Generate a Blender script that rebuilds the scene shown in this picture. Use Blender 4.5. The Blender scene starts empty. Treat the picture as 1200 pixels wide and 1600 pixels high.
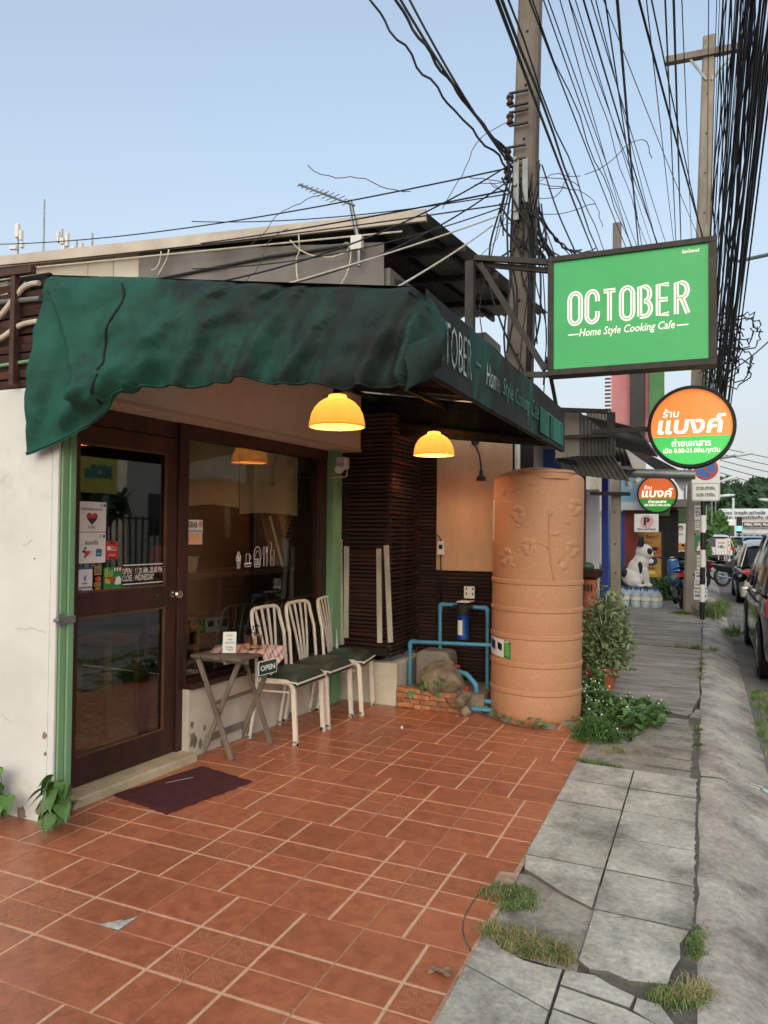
import bpy, bmesh, math, random
from mathutils import Vector, Matrix
random.seed(7)
SC = bpy.context.scene
COL = SC.collection
R = math.radians
# ---------------------------------------------------------------- camera
CAM = Vector((3.164, -3.012, 1.432))
AR = Vector((0.9216934, 0.38782687, 0.00846131)); AU = Vector((0.00195177, -0.02644806, 0.99964828)); AW = Vector((-0.38791425, 0.92135271, 0.02513395))
FPX = 1188.6
cd = bpy.data.cameras.new('camera'); cam = bpy.data.objects.new('camera', cd); COL.objects.link(cam)
cd.sensor_fit = 'VERTICAL'; cd.sensor_height = 36; cd.lens = FPX / 1600 * 36; cd.clip_start = .05; cd.clip_end = 1000
cam.matrix_world = Matrix(((AR.x, AU.x, -AW.x, CAM.x), (AR.y, AU.y, -AW.y, CAM.y), (AR.z, AU.z, -AW.z, CAM.z), (0, 0, 0, 1)))
SC.camera = cam
# ---------------------------------------------------------------- sky, sun, exposure
SUN_EL, SUN_AZ = 20.0, 165.0         # degrees; azimuth clockwise from +Y
W = bpy.data.worlds.new('World'); SC.world = W; W.use_nodes = True
wn = W.node_tree; bg = wn.nodes['Background']
sky = wn.nodes.new('ShaderNodeTexSky'); sky.sky_type = 'NISHITA'; sky.sun_disc = False
sky.sun_elevation = R(SUN_EL); sky.sun_rotation = R(SUN_AZ); sky.air_density = 1.0; sky.dust_density = 2.0; sky.ozone_density = 1.2
# evening haze: the clear sky pales evenly towards the horizon, the same on every side
wt = wn.nodes.new('ShaderNodeTexCoord'); wsx = wn.nodes.new('ShaderNodeSeparateXYZ'); wn.links.new(wt.outputs['Generated'], wsx.inputs[0])
wmr = wn.nodes.new('ShaderNodeMapRange'); wmr.interpolation_type = 'SMOOTHSTEP'; wmr.inputs[1].default_value = -.05; wmr.inputs[2].default_value = .60; wmr.inputs[3].default_value = .95; wmr.inputs[4].default_value = .42
wn.links.new(wsx.outputs[2], wmr.inputs[0])
wmx = wn.nodes.new('ShaderNodeMixRGB'); wn.links.new(wmr.outputs[0], wmx.inputs[0]); wtn = wn.nodes.new('ShaderNodeMixRGB'); wtn.blend_type = 'MULTIPLY'; wtn.inputs[0].default_value = 1; wtn.inputs[2].default_value = (.92, 1.03, .98, 1); wn.links.new(sky.outputs[0], wtn.inputs[1]); wn.links.new(wtn.outputs[0], wmx.inputs[1]); wmx.inputs[2].default_value = (1.95, 1.90, 1.94, 1)
wn.links.new(wmx.outputs[0], bg.inputs[0]); bg.inputs[1].default_value = 0.132
sl = bpy.data.lights.new('sun', 'SUN'); sl.energy = .85; sl.angle = R(85); sl.color = (1, .89, .77)
so = bpy.data.objects.new('sun', sl); COL.objects.link(so)
sd = Vector((math.sin(R(SUN_AZ)) * math.cos(R(SUN_EL)), math.cos(R(SUN_AZ)) * math.cos(R(SUN_EL)), math.sin(R(SUN_EL))))
so.rotation_euler = (-sd).to_track_quat('-Z', 'Y').to_euler()
SC.view_settings.view_transform = 'Standard'; SC.view_settings.look = 'None'; SC.view_settings.exposure = 1.32; SC.view_settings.gamma = 1
SC.view_settings.use_curve_mapping = False
# ---------------------------------------------------------------- helpers: points
def ray(x, y): return AW + AR * ((x - 600) / FPX) - AU * ((y - 800) / FPX)
def atY(x, y, Y): d = ray(x, y); return CAM + d * ((Y - CAM.y) / d.y)
def atX(x, y, X): d = ray(x, y); return CAM + d * ((X - CAM.x) / d.x)
def atD(x, y, D): return CAM + ray(x, y) * D
SX = -.0211
def fz(X): return SX * max(-2, min(X, 3.25))
def atF(x, y):
    d = ray(x, y); t = (SX * CAM.x - CAM.z) / (d.z - SX * d.x); return CAM + d * t
FA = .0641; FD = Vector((math.sin(FA), math.cos(FA), 0)); FN = Vector((math.cos(FA), -math.sin(FA), 0))
def fp(s, d, z): v = FD * s + FN * d; return Vector((v.x, v.y, z))
def rnd(a, b): return random.uniform(a, b)
# ---------------------------------------------------------------- materials
def srgb(h):
    h = h.lstrip('#'); c = [int(h[i:i + 2], 16) / 255 for i in (0, 2, 4)]
    return tuple((x / 12.92 if x <= .04045 else ((x + .055) / 1.055) ** 2.4) for x in c)
MATS = {}
def mat(name, c, c2=None, sc=6, rough=.6, metal=0, bump=0, bsc=None, amt=.5, stretch=None, spec=.5, emit=None, es=0, rnd_amt=0, detail=6, wear=None, wsc=8, wth=.62, wsoft=.04, world=False, lo=.35, hi=.65, speck=0):
    """procedural principled material: two-tone noise, optional wear colour, per-object brightness change, bump"""
    m = bpy.data.materials.new(name); m.use_nodes = True; nt = m.node_tree; N = nt.nodes; L = nt.links
    b = N['Principled BSDF']; b.inputs['Roughness'].default_value = rough; b.inputs['Metallic'].default_value = metal
    b.inputs['Specular IOR Level'].default_value = spec
    c = srgb(c) if isinstance(c, str) else c
    MATS[name] = m
    if c2 is None: c2 = tuple(x * .82 for x in c)
    elif isinstance(c2, str): c2 = srgb(c2)
    if world:
        g = N.new('ShaderNodeNewGeometry'); vec = g.outputs['Position']
    else:
        tc = N.new('ShaderNodeTexCoord'); vec = tc.outputs['Object']
        if rnd_amt:
            oi = N.new('ShaderNodeObjectInfo'); ad = N.new('ShaderNodeVectorMath'); ad.operation = 'MULTIPLY_ADD'
            cb = N.new('ShaderNodeCombineXYZ')
            for i in range(3): L.new(oi.outputs['Random'], cb.inputs[i])
            L.new(cb.outputs[0], ad.inputs[0]); ad.inputs[1].default_value = (37, 23, 11); L.new(vec, ad.inputs[2]); vec = ad.outputs[0]
    if stretch:
        mp = N.new('ShaderNodeMapping'); mp.inputs['Scale'].default_value = stretch; L.new(vec, mp.inputs['Vector']); vec = mp.outputs[0]
    def noise(s, d=detail, r=.6):
        n = N.new('ShaderNodeTexNoise'); n.inputs['Scale'].default_value = s; n.inputs['Detail'].default_value = d; n.inputs['Roughness'].default_value = r
        L.new(vec, n.inputs['Vector']); return n.outputs['Fac']
    def ramp(fac, a, bb, ca, cb_):
        r = N.new('ShaderNodeValToRGB'); r.color_ramp.elements[0].position = a; r.color_ramp.elements[1].position = bb
        r.color_ramp.elements[0].color = (*ca, 1); r.color_ramp.elements[1].color = (*cb_, 1); L.new(fac, r.inputs[0]); return r.outputs[0]
    col = ramp(noise(sc), lo, hi, c2, c)
    if wear:
        wc = srgb(wear) if isinstance(wear, str) else wear
        mx = N.new('ShaderNodeMixRGB'); L.new(ramp(noise(wsc, 8, .7), wth, wth + wsoft, (0, 0, 0), (1, 1, 1)), mx.inputs[0])
        L.new(col, mx.inputs[1]); mx.inputs[2].default_value = (*wc, 1); col = mx.outputs[0]
    if speck:
        sm_ = N.new('ShaderNodeMixRGB'); sm_.blend_type = 'MULTIPLY'; sm_.inputs[0].default_value = 1; L.new(col, sm_.inputs[1]); L.new(ramp(noise(sc * 13, 3, .7), .3, .72, (1 - speck,) * 3, (1 + speck * .5,) * 3), sm_.inputs[2]); col = sm_.outputs[0]
    if rnd_amt:
        oi2 = N.new('ShaderNodeObjectInfo'); mr = N.new('ShaderNodeMapRange'); L.new(oi2.outputs['Random'], mr.inputs[0])
        mr.inputs[3].default_value = 1 - rnd_amt; mr.inputs[4].default_value = 1 + rnd_amt
        hs = N.new('ShaderNodeHueSaturation'); L.new(mr.outputs[0], hs.inputs['Value']); L.new(col, hs.inputs['Color']); col = hs.outputs[0]
    L.new(col, b.inputs['Base Color'])
    if rough < .9:
        rr = N.new('ShaderNodeMapRange'); L.new(noise(sc * 1.7, 4), rr.inputs[0]); rr.inputs[3].default_value = max(.02, rough * .75); rr.inputs[4].default_value = min(1, rough * 1.25)
        L.new(rr.outputs[0], b.inputs['Roughness'])
    if bump:
        bp = N.new('ShaderNodeBump'); bp.inputs['Strength'].default_value = bump; bp.inputs['Distance'].default_value = .01
        L.new(noise(bsc or sc * 4, 6, .65), bp.inputs['Height']); L.new(bp.outputs[0], b.inputs['Normal'])
    if es:
        b.inputs['Emission Color'].default_value = (*(srgb(emit) if isinstance(emit, str) else emit), 1); b.inputs['Emission Strength'].default_value = es
    return m
def glass_mat(name, tint=(.93, .95, .94), rough=.02, refl=1.0):
    m = bpy.data.materials.new(name); m.use_nodes = True; nt = m.node_tree; N = nt.nodes; L = nt.links
    N.remove(N['Principled BSDF']); out = N['Material Output']
    t = N.new('ShaderNodeBsdfTransparent'); t.inputs[0].default_value = (*tint, 1); g = N.new('ShaderNodeBsdfGlossy'); g.inputs['Roughness'].default_value = rough
    f = N.new('ShaderNodeFresnel'); f.inputs[0].default_value = 1.5; mu = N.new('ShaderNodeMath'); mu.operation = 'MULTIPLY'; mu.inputs[1].default_value = refl; mu.use_clamp = True
    tc = N.new('ShaderNodeTexCoord'); no = N.new('ShaderNodeTexNoise'); no.inputs['Scale'].default_value = 1.3; L.new(tc.outputs['Object'], no.inputs['Vector'])
    bp = N.new('ShaderNodeBump'); bp.inputs['Strength'].default_value = .04; bp.inputs['Distance'].default_value = .02; L.new(no.outputs[0], bp.inputs['Height']); L.new(bp.outputs[0], g.inputs['Normal'])
    mx = N.new('ShaderNodeMixShader'); L.new(f.outputs[0], mu.inputs[0]); L.new(mu.outputs[0], mx.inputs[0]); L.new(t.outputs[0], mx.inputs[1]); L.new(g.outputs[0], mx.inputs[2]); L.new(mx.outputs[0], out.inputs[0])
    MATS[name] = m; return m
# ---------------------------------------------------------------- helpers: meshes
ORG = {}
class MB:
    def __init__(s): s.v = []; s.f = []; s.m = []; s.cur = 0
    def mt(s, i): s.cur = i; return s
    def add(s, vs, fs):
        o = len(s.v); s.v += [Vector(v) for v in vs]
        for f in fs: s.f.append([o + i for i in f]); s.m.append(s.cur)
        return s
    def quad(s, a, b, c, d): return s.add([a, b, c, d], [(0, 1, 2, 3)])
    def hexa(s, p): return s.add(p, [(0, 3, 2, 1), (4, 5, 6, 7), (0, 1, 5, 4), (1, 2, 6, 5), (2, 3, 7, 6), (3, 0, 4, 7)])
    def box(s, a, b):
        x0, y0, z0 = a; x1, y1, z1 = b
        return s.hexa([(x0, y0, z0), (x1, y0, z0), (x1, y1, z0), (x0, y1, z0), (x0, y0, z1), (x1, y0, z1), (x1, y1, z1), (x0, y1, z1)])
    def obox(s, c, ax, ay, az):       # centre and three half-axis vectors
        c = Vector(c); ax = Vector(ax); ay = Vector(ay); az = Vector(az)
        return s.hexa([c - ax - ay - az, c + ax - ay - az, c + ax + ay - az, c - ax + ay - az, c - ax - ay + az, c + ax - ay + az, c + ax + ay + az, c - ax + ay + az])
    def fbox(s, s0, s1, d0, d1, z0, z1):   # box in shop-front coordinates
        return s.hexa([fp(s0, d0, z0), fp(s0, d1, z0), fp(s1, d1, z0), fp(s1, d0, z0), fp(s0, d0, z1), fp(s0, d1, z1), fp(s1, d1, z1), fp(s1, d0, z1)])
    def bar(s, p, q, w, h=None, up=(0, 0, 1)):
        p = Vector(p); q = Vector(q); h = h or w; d = (q - p); l = d.length; d.normalize(); u = Vector(up)
        if abs(d.dot(u)) > .95: u = Vector((0, 1, 0)) if abs(d.y) < .9 else Vector((1, 0, 0))
        x = d.cross(u).normalized(); y = x.cross(d)
        return s.obox((p + q) / 2, x * w / 2, y * h / 2, d * l / 2)
    def tube(s, pts, r, n=8, cap=True, rs=None):
        pts = [Vector(p) for p in pts]; o = len(s.v); k = len(pts); pu = None
        for i, p in enumerate(pts):
            d = (pts[min(i + 1, k - 1)] - pts[max(i - 1, 0)])
            d = d.normalized() if d.length > 1e-9 else Vector((0, 0, 1))
            if pu is None:
                pu = Vector((0, 0, 1)) if abs(d.z) < .9 else Vector((1, 0, 0))
            x = d.cross(pu)
            if x.length < 1e-4: x = d.cross(Vector((.3, .8, .1)))
            x.normalize(); y = x.cross(d).normalized(); pu = y
            rr = rs[i] if rs else r
            for j in range(n):
                a = 2 * math.pi * j / n; s.v.append(p + x * (rr * math.cos(a)) + y * (rr * math.sin(a)))
        for i in range(k - 1):
            for j in range(n):
                s.f.append([o + i * n + j, o + i * n + (j + 1) % n, o + (i + 1) * n + (j + 1) % n, o + (i + 1) * n + j]); s.m.append(s.cur)
        if cap:
            s.f.append([o + j for j in range(n)][::-1]); s.m.append(s.cur); s.f.append([o + (k - 1) * n + j for j in range(n)]); s.m.append(s.cur)
        return s
    def lathe(s, prof, c=(0, 0, 0), n=32, axis=None, cap=False, wob=None):
        c = Vector(c); o = len(s.v); k = len(prof)
        if axis is None: X, Y, Z = Vector((1, 0, 0)), Vector((0, 1, 0)), Vector((0, 0, 1))
        else:
            Z = Vector(axis).normalized(); X = Z.orthogonal().normalized(); Y = Z.cross(X)
        for r, z in prof:
            for j in range(n):
                a = 2 * math.pi * j / n; rr = r * (wob(a, z) if wob else 1); s.v.append(c + X * rr * math.cos(a) + Y * rr * math.sin(a) + Z * z)
        for i in range(k - 1):
            for j in range(n):
                s.f.append([o + i * n + j, o + i * n + (j + 1) % n, o + (i + 1) * n + (j + 1) % n, o + (i + 1) * n + j]); s.m.append(s.cur)
        if cap:
            s.f.append([o + j for j in range(n)][::-1]); s.m.append(s.cur); s.f.append([o + (k - 1) * n + j for j in range(n)]); s.m.append(s.cur)
        return s
    def ball(s, c, rx, ry=None, rz=None, n=16, k=9, rot=None, fn=None):
        ry = ry or rx; rz = rz or rx; c = Vector(c); o = len(s.v)
        for i in range(k + 1):
            t = math.pi * i / k
            for j in range(n):
                a = 2 * math.pi * j / n; d = Vector((math.sin(t) * math.cos(a), math.sin(t) * math.sin(a), math.cos(t))); f = fn(d) if fn else 1
                p = Vector((d.x * rx * f, d.y * ry * f, d.z * rz * f))
                if rot is not None: p = rot @ p
                s.v.append(c + p)
        for i in range(k):
            for j in range(n):
                s.f.append([o + i * n + j, o + (i + 1) * n + j, o + (i + 1) * n + (j + 1) % n, o + i * n + (j + 1) % n]); s.m.append(s.cur)
        return s
    def grid(s, fn, nu, nv):
        o = len(s.v)
        for i in range(nu + 1):
            for j in range(nv + 1): s.v.append(Vector(fn(i / nu, j / nv)))
        for i in range(nu):
            for j in range(nv):
                a = o + i * (nv + 1) + j; s.f.append([a, a + nv + 1, a + nv + 2, a + 1]); s.m.append(s.cur)
        return s
    def prism(s, poly, o, x, y, th):       # flat polygon in plane (o,x,y), thickness along -normal
        o = Vector(o); x = Vector(x); y = Vector(y); nn = x.cross(y).normalized() * th; k = len(poly)
        s.add([o + x * a + y * b for a, b in poly] + [o + x * a + y * b - nn for a, b in poly], [tuple(range(k)), tuple(range(2 * k - 1, k - 1, -1))] + [(i, i + k, (i + 1) % k + k, (i + 1) % k) for i in range(k)])
        return s
    def stroke(s, pts, w, o, x, y, closed=False):   # a drawn line of width w lying in plane (o,x,y)
        P = [Vector((a, b)) for a, b in pts]; k = len(P); o = Vector(o); x = Vector(x); y = Vector(y); Lh = []
        for i in range(k):
            a = P[(i - 1) % k] if (closed or i) else P[i]; b = P[(i + 1) % k] if (closed or i < k - 1) else P[i]
            t = (b - a); t = t.normalized() if t.length > 1e-9 else Vector((1, 0)); n = Vector((-t.y, t.x)) * w / 2; Lh.append((P[i] + n, P[i] - n))
        for i in range(k if closed else k - 1):
            a, b = Lh[i], Lh[(i + 1) % k]
            s.add([o + x * q.x + y * q.y for q in (a[1], b[1], b[0], a[0])], [(0, 1, 2, 3)])
        return s
    def text(s, body, o, x, y, w=None, h=None, size=.1, bold=0, shear=0, align='L', gap=1, outline=0):
        c = bpy.data.curves.new('t', 'FONT'); c.body = body; c.size = 1; c.resolution_u = 2; c.offset = bold; c.shear = shear; c.space_character = gap
        ob = bpy.data.objects.new('t', c); COL.objects.link(ob); bpy.context.view_layer.update()
        me = bpy.data.meshes.new_from_object(ob.evaluated_get(bpy.context.evaluated_depsgraph_get()))
        vs = [v.co.copy() for v in me.vertices]; fs = [tuple(p.vertices) for p in me.polygons]
        bpy.data.objects.remove(ob); bpy.data.curves.remove(c); bpy.data.meshes.remove(me)
        if not vs: return s
        x0 = min(v.x for v in vs); x1 = max(v.x for v in vs); y0 = min(v.y for v in vs); y1 = max(v.y for v in vs)
        kx = w / (x1 - x0) if w else (h / (y1 - y0) if h else size); ky = h / (y1 - y0) if h else kx
        ox = -x0 if align == 'L' else -(x0 + x1) / 2
        o = Vector(o); x = Vector(x); y = Vector(y)
        s.add([o + x * ((v.x + ox) * kx) + y * ((v.y - y0) * ky) for v in vs], fs); return s
    def build(s, name, mats, parent=None, smooth=False, label=None, cat=None, group=None, kind=None, loc=None, bevel=0):
        me = bpy.data.meshes.new(name); off = Vector((0, 0, 0))
        if parent is not None: off = ORG[parent.name]
        elif loc is not None: off = Vector(loc)
        me.from_pydata([v - off for v in s.v], [], s.f)
        for m in (mats if isinstance(mats, (list, tuple)) else [mats]): me.materials.append(MATS[m] if isinstance(m, str) else m)
        me.polygons.foreach_set('material_index', s.m)
        if smooth:
            me.polygons.foreach_set('use_smooth', [True] * len(me.polygons))
        me.update()
        o = bpy.data.objects.new(name, me); COL.objects.link(o)
        if parent is not None: o.parent = parent; ORG[o.name] = off
        else: o.location = off; ORG[o.name] = off
        if smooth == 'auto':
            try: me.set_sharp_from_angle(angle=R(35))
            except Exception: pass
        if bevel:
            md = o.modifiers.new('bevel', 'BEVEL'); md.width = bevel; md.segments = 2; md.limit_method = 'ANGLE'; md.angle_limit = R(40)
        tag(o, label, cat, group, kind); return o
def tag(o, label=None, cat=None, group=None, kind=None):
    for k, v in (('label', label), ('category', cat), ('group', group), ('kind', kind)):
        if v: o[k] = v
    return o
def thing(name, label, cat, loc=(0, 0, 0), group=None):
    o = bpy.data.objects.new(name, None); COL.objects.link(o); o.location = loc; o.empty_display_size = .1
    ORG[o.name] = Vector(loc); return tag(o, label, cat, group)
def copy_tree(o, parent=None, loc=None, rotz=None):
    c = o.copy(); COL.objects.link(c); c.parent = parent; ORG[c.name] = ORG.get(o.name, Vector())
    if loc is not None: c.location = loc
    if rotz is not None: c.rotation_euler = (0, 0, rotz)
    for ch in list(o.children): copy_tree(ch, c)
    return c
def lerp(a, b, t): return a + (b - a) * t
def interp(tab, x):
    if x <= tab[0][0]: return tab[0][1]
    for (a, b), (c, d) in zip(tab, tab[1:]):
        if x <= c: t = (x - a) / (c - a); return b + (d - b) * t
    return tab[-1][1]
def arc(cx, cy, r, a0, a1, n=10, ry=None):
    return [(cx + r * math.cos(R(a0 + (a1 - a0) * i / n)), cy + (ry or r) * math.sin(R(a0 + (a1 - a0) * i / n))) for i in range(n + 1)]
X3 = Vector((1, 0, 0)); Y3 = Vector((0, 1, 0)); Z3 = Vector((0, 0, 1))
def bend(pts, r=.03, n=5):      # round the corners of a polyline
    pts = [Vector(p) for p in pts]; out = [pts[0]]
    for a, b, c in zip(pts, pts[1:], pts[2:]):
        u = (a - b).normalized(); v = (c - b).normalized(); p = b + u * r; q = b + v * r
        for i in range(n + 1):
            t = i / n; out.append(p * (1 - t) ** 2 + b * 2 * t * (1 - t) + q * t * t)
    return out + [pts[-1]]
# ---------------------------------------------------------------- materials used
mat('tile', '#b9704f', '#a05c41', 17, .34, bump=.12, bsc=40, rnd_amt=.1, wear='#c4896a', wsc=26, wth=.58, wsoft=.25, speck=.16, world=False)
mat('tile_orn', '#b56c4b', '#9d5a3d', 20, .45, bump=.1, rnd_amt=.08)
mat('tile_orn_line', '#c28a6c', '#ad7556', 30, .45)
mat('tile_grout', '#deb796', '#c99f7d', 30, .6, bump=.1)
mat('joint', '#c6a58c', '#9c7f69', 25, .9, bump=.4)
mat('slab', '#d2ccbe', '#b3ad9f', 3.5, .9, bump=.35, bsc=40, rnd_amt=.06, wear='#66645b', wsc=2.6, wth=.46, wsoft=.26, world=True, speck=.3)
mat('slab2', '#aca496', '#8d8678', 3, .92, bump=.35, bsc=40, rnd_amt=.05, wear='#6a655c', wsc=4, wth=.5, wsoft=.2, world=True, speck=.3)
mat('conc_walk', '#b3ab9f', '#928a7e', 1.2, .9, bump=.4, bsc=24, wear='#6f6961', wsc=2.2, wth=.45, wsoft=.25, world=True, stretch=(.7, 2.6, 1), speck=.25)
mat('kerb', '#cdc5b7', '#aca397', 2.8, .92, bump=.3, bsc=70, wear='#6d625a', wsc=2.4, wth=.46, wsoft=.25, world=True, speck=.3)
mat('mortar_dark', '#6b675d', '#4d4a42', 20, .95, bump=.3)
mat('cement_white', '#d6d2c8', '#a9a59b', 40, .9, bump=.8)
mat('joint_dark', '#6f6b61', '#524f47', 20, .95, bump=.3)
mat('asphalt', '#8d8880', '#716c66', 1.5, .92, bump=.5, bsc=60, world=True)
mat('earth', '#8a7358', '#5d4c3a', 9, .95, bump=.5, world=True)
mat('white_wall', '#d8d8d4', '#c9c8c3', 2.0, .75, bump=.16, bsc=14, wear='#b0aba0', wsc=1.4, wth=.55, wsoft=.2, world=True)
mat('white_old', '#d8d0c0', '#bdb3a1', 3, .8, bump=.25, bsc=20, wear='#8f8575', wsc=3.2, wth=.66, world=True)
mat('cream_wall', '#c8a987', '#b8997a', 2.5, .8, bump=.12, bsc=20, wear='#a58a6c', wsc=2.0, wth=.66, world=True, stretch=(1.5, 1, .35))
mat('header_cream', '#ddd2c3', '#cfc3b3', 2, .7, bump=.08, world=True)
mat('green_paint', '#7fa981', '#6f9a72', 3, .55, bump=.15, bsc=18, wear='#4f6f54', wsc=11, wth=.69, world=True, stretch=(1, 1, .4))
mat('dark_wood', '#43241a', '#2d1711', 7, .5, bump=.2, stretch=(1, 1, .25), wear='#5f4030', wsc=9, wth=.68, world=True)
mat('slat_wood', '#50322a', '#37221b', 6, .65, bump=.25, rnd_amt=.22, stretch=(.3, .3, 2))
mat('plank_white', '#c9c2b6', '#a59d90', 8, .8, bump=.3, wear='#6d6358', wsc=16, wth=.64, stretch=(1, 1, .3))
mat('stone_step', '#cbbd9f', '#a99a7c', 6, .8, bump=.35, wear='#6f634d', wsc=8, wth=.62, world=True)
mat('mat_red', '#5a2226', '#43181c', 60, .98, bump=.8, bsc=300)
mat('steel_white', '#ebe1d4', '#ddd1c2', 10, .45, bump=.1, wear='#241d1a', wsc=22, wth=.655, world=True)
mat('vinyl', '#3d483a', '#333e33', 5, .42, bump=.12, bsc=60)
mat('table_wood', '#8f8375', '#6b6055', 8, .8, bump=.3, stretch=(1, 1, .3), world=True)
mat('table_top', '#7a6e64', '#54493f', 7, .75, bump=.3, stretch=(1, .3, 1), world=True)
mat('black_metal', '#2c2a28', '#1f1d1c', 8, .5, bump=.1, wear='#4a3d30', wsc=9, wth=.66, world=True)
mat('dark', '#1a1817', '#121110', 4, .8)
mat('black_rubber', '#1c1c1d', '#141415', 10, .7)
mat('cable', '#17181c', '#101114', 10, .55)
mat('cable_white', '#d3cabb', '#b9ae9e', 10, .5)
mat('pole', '#857b71', '#695f56', 3.5, .9, bump=.5, bsc=20, wear='#544a42', wsc=4, wth=.62, world=True, stretch=(1, 1, .35))
mat('pole2', '#9a9184', '#7f766a', 3.5, .9, bump=.5, bsc=20, wear='#5d544a', wsc=4, wth=.64, world=True, stretch=(1, 1, .35))
mat('ceramic', '#4a2c24', '#3a2019', 10, .35)
mat('pvc_blue', '#4f97b8', '#427f9e', 8, .4, bump=.05, wear='#6f98a5', wsc=14, wth=.68)
mat('filter_blue', '#1c4aa0', '#163c88', 6, .3)
mat('red_plastic', '#c8402c', '#b03522', 6, .4)
mat('grey_plastic', '#8a8176', '#776f65', 3, .6)
mat('white_plastic', '#e6e2da', '#d8d4cb', 6, .4)
mat('paper', '#ece8e0', '#ded9cf', 5, .7)
mat('ink', '#26231f', '#1d1b18', 8, .7)
mat('rock', '#94866f', '#665a4a', 9, .92, bump=1.0, bsc=26, wear='#4c4338', wsc=12, wth=.56, wsoft=.12, world=True)
mat('brick', '#bf8259', '#9a6243', 16, .9, bump=.9, rnd_amt=.3, wear='#a89580', wsc=14, wth=.58, wsoft=.1)
mat('mortar', '#8e7f70', '#6f6357', 14, .95, bump=.5)
mat('tank', '#c4926f', '#b58260', 110, .58, bump=.08, bsc=160, lo=.38, hi=.62, spec=.35)
mat('steel', '#c9c7c2', '#b0aeaa', 6, .25, metal=1)
mat('galv', '#8f9290', '#74777a', 3, .5, metal=.6, bump=.1)
mat('corrug', '#77736d', '#5b5751', 2.5, .6, metal=.2, wear='#5a4333', wsc=3, wth=.66, world=True)
mat('sign_dark', '#3a332d', '#29241f', 5, .65, bump=.2, wear='#7a6a45', wsc=10, wth=.7, world=True)
mat('house_beige', '#cfc4b6', '#bfb3a5', 1.5, .8, bump=.1, world=True)
mat('house_tarp', '#807a76', '#6c6663', 1.5, .75, bump=.15, world=True)
mat('trim_beige', '#c9bcae', '#b5a799', 2, .7, world=True)
mat('leaf', '#5c7f3c', '#38582a', 5, .5, rnd_amt=.15, world=True)
mat('leaf2', '#67864b', '#466537', 6, .45, rnd_amt=.15, world=True)
mat('leaf_grey', '#8d9a6c', '#5d6b48', 8, .6, world=True)
mat('leaf_dark', '#3d5c33', '#22391f', 1.0, .65, world=True)
mat('grass', '#6f8a48', '#48612f', 9, .7, world=True)
mat('grass_dry', '#a89a6a', '#8a7c50', 9, .8, world=True)
mat('bark', '#6b5a48', '#4a3d30', 8, .9, bump=.5, world=True)
mat('flower', '#eceadf', '#dcd9c8', 5, .6)
mat('terracotta', '#b8694a', '#9c5439', 8, .75, bump=.2)
mat('soil', '#4a3a2c', '#33281e', 20, .95, bump=.5)
glass_mat('glass', (.88, .9, .89), .015, .3)
glass_mat('glass_window', (.85, .87, .86), .015, .17)
glass_mat('glass_far', (.5, .52, .53), .05, 1.2)

def canvas_mat():      # green canvas, blackened by mildew in ragged patches that grow along its length
    m = bpy.data.materials.new('canvas'); m.use_nodes = True; N = m.node_tree.nodes; L = m.node_tree.links; b = N['Principled BSDF']; b.inputs['Roughness'].default_value = .8
    tc = N.new('ShaderNodeNewGeometry'); mp = N.new('ShaderNodeMapping'); mp.inputs['Scale'].default_value = (1.6, 1, 1.1); mp.inputs['Rotation'].default_value = (0, .5, 0); L.new(tc.outputs['Position'], mp.inputs[0])
    n1 = N.new('ShaderNodeTexNoise'); n1.inputs['Scale'].default_value = 2.1; n1.inputs['Detail'].default_value = 7; n1.inputs['Roughness'].default_value = .68; L.new(mp.outputs[0], n1.inputs['Vector'])
    n2 = N.new('ShaderNodeTexNoise'); n2.inputs['Scale'].default_value = 5; n2.inputs['Detail'].default_value = 6; L.new(tc.outputs['Position'], n2.inputs['Vector'])
    sp = N.new('ShaderNodeSeparateXYZ'); L.new(tc.outputs['Position'], sp.inputs[0]); mr = N.new('ShaderNodeMapRange'); mr.inputs[1].default_value = .35; mr.inputs[2].default_value = 1.7; mr.inputs[3].default_value = -.16; mr.inputs[4].default_value = .17; L.new(sp.outputs[0], mr.inputs[0])
    ad = N.new('ShaderNodeMath'); L.new(n1.outputs[0], ad.inputs[0]); L.new(mr.outputs[0], ad.inputs[1])
    r = N.new('ShaderNodeValToRGB'); r.color_ramp.elements[0].position = .42; r.color_ramp.elements[1].position = .66; L.new(ad.outputs[0], r.inputs[0])
    g = N.new('ShaderNodeValToRGB'); g.color_ramp.elements[0].position = .35; g.color_ramp.elements[1].position = .7; g.color_ramp.elements[0].color = (*srgb('#093f34'), 1); g.color_ramp.elements[1].color = (*srgb('#105645'), 1); L.new(n2.outputs[0], g.inputs[0])
    d = N.new('ShaderNodeValToRGB'); d.color_ramp.elements[0].position = .4; d.color_ramp.elements[1].position = .75; d.color_ramp.elements[0].color = (*srgb('#101816'), 1); d.color_ramp.elements[1].color = (*srgb('#12332b'), 1); L.new(n2.outputs[0], d.inputs[0])
    mx = N.new('ShaderNodeMixRGB'); L.new(r.outputs[0], mx.inputs[0]); L.new(g.outputs[0], mx.inputs[1]); L.new(d.outputs[0], mx.inputs[2]); L.new(mx.outputs[0], b.inputs['Base Color'])
    n3 = N.new('ShaderNodeTexNoise'); n3.inputs['Scale'].default_value = 26; n3.inputs['Detail'].default_value = 5; L.new(tc.outputs['Position'], n3.inputs['Vector']); bp = N.new('ShaderNodeBump'); bp.inputs['Strength'].default_value = .25; bp.inputs['Distance'].default_value = .02; L.new(n3.outputs[0], bp.inputs['Height']); L.new(bp.outputs[0], b.inputs['Normal']); MATS['canvas'] = m
canvas_mat()
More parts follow.
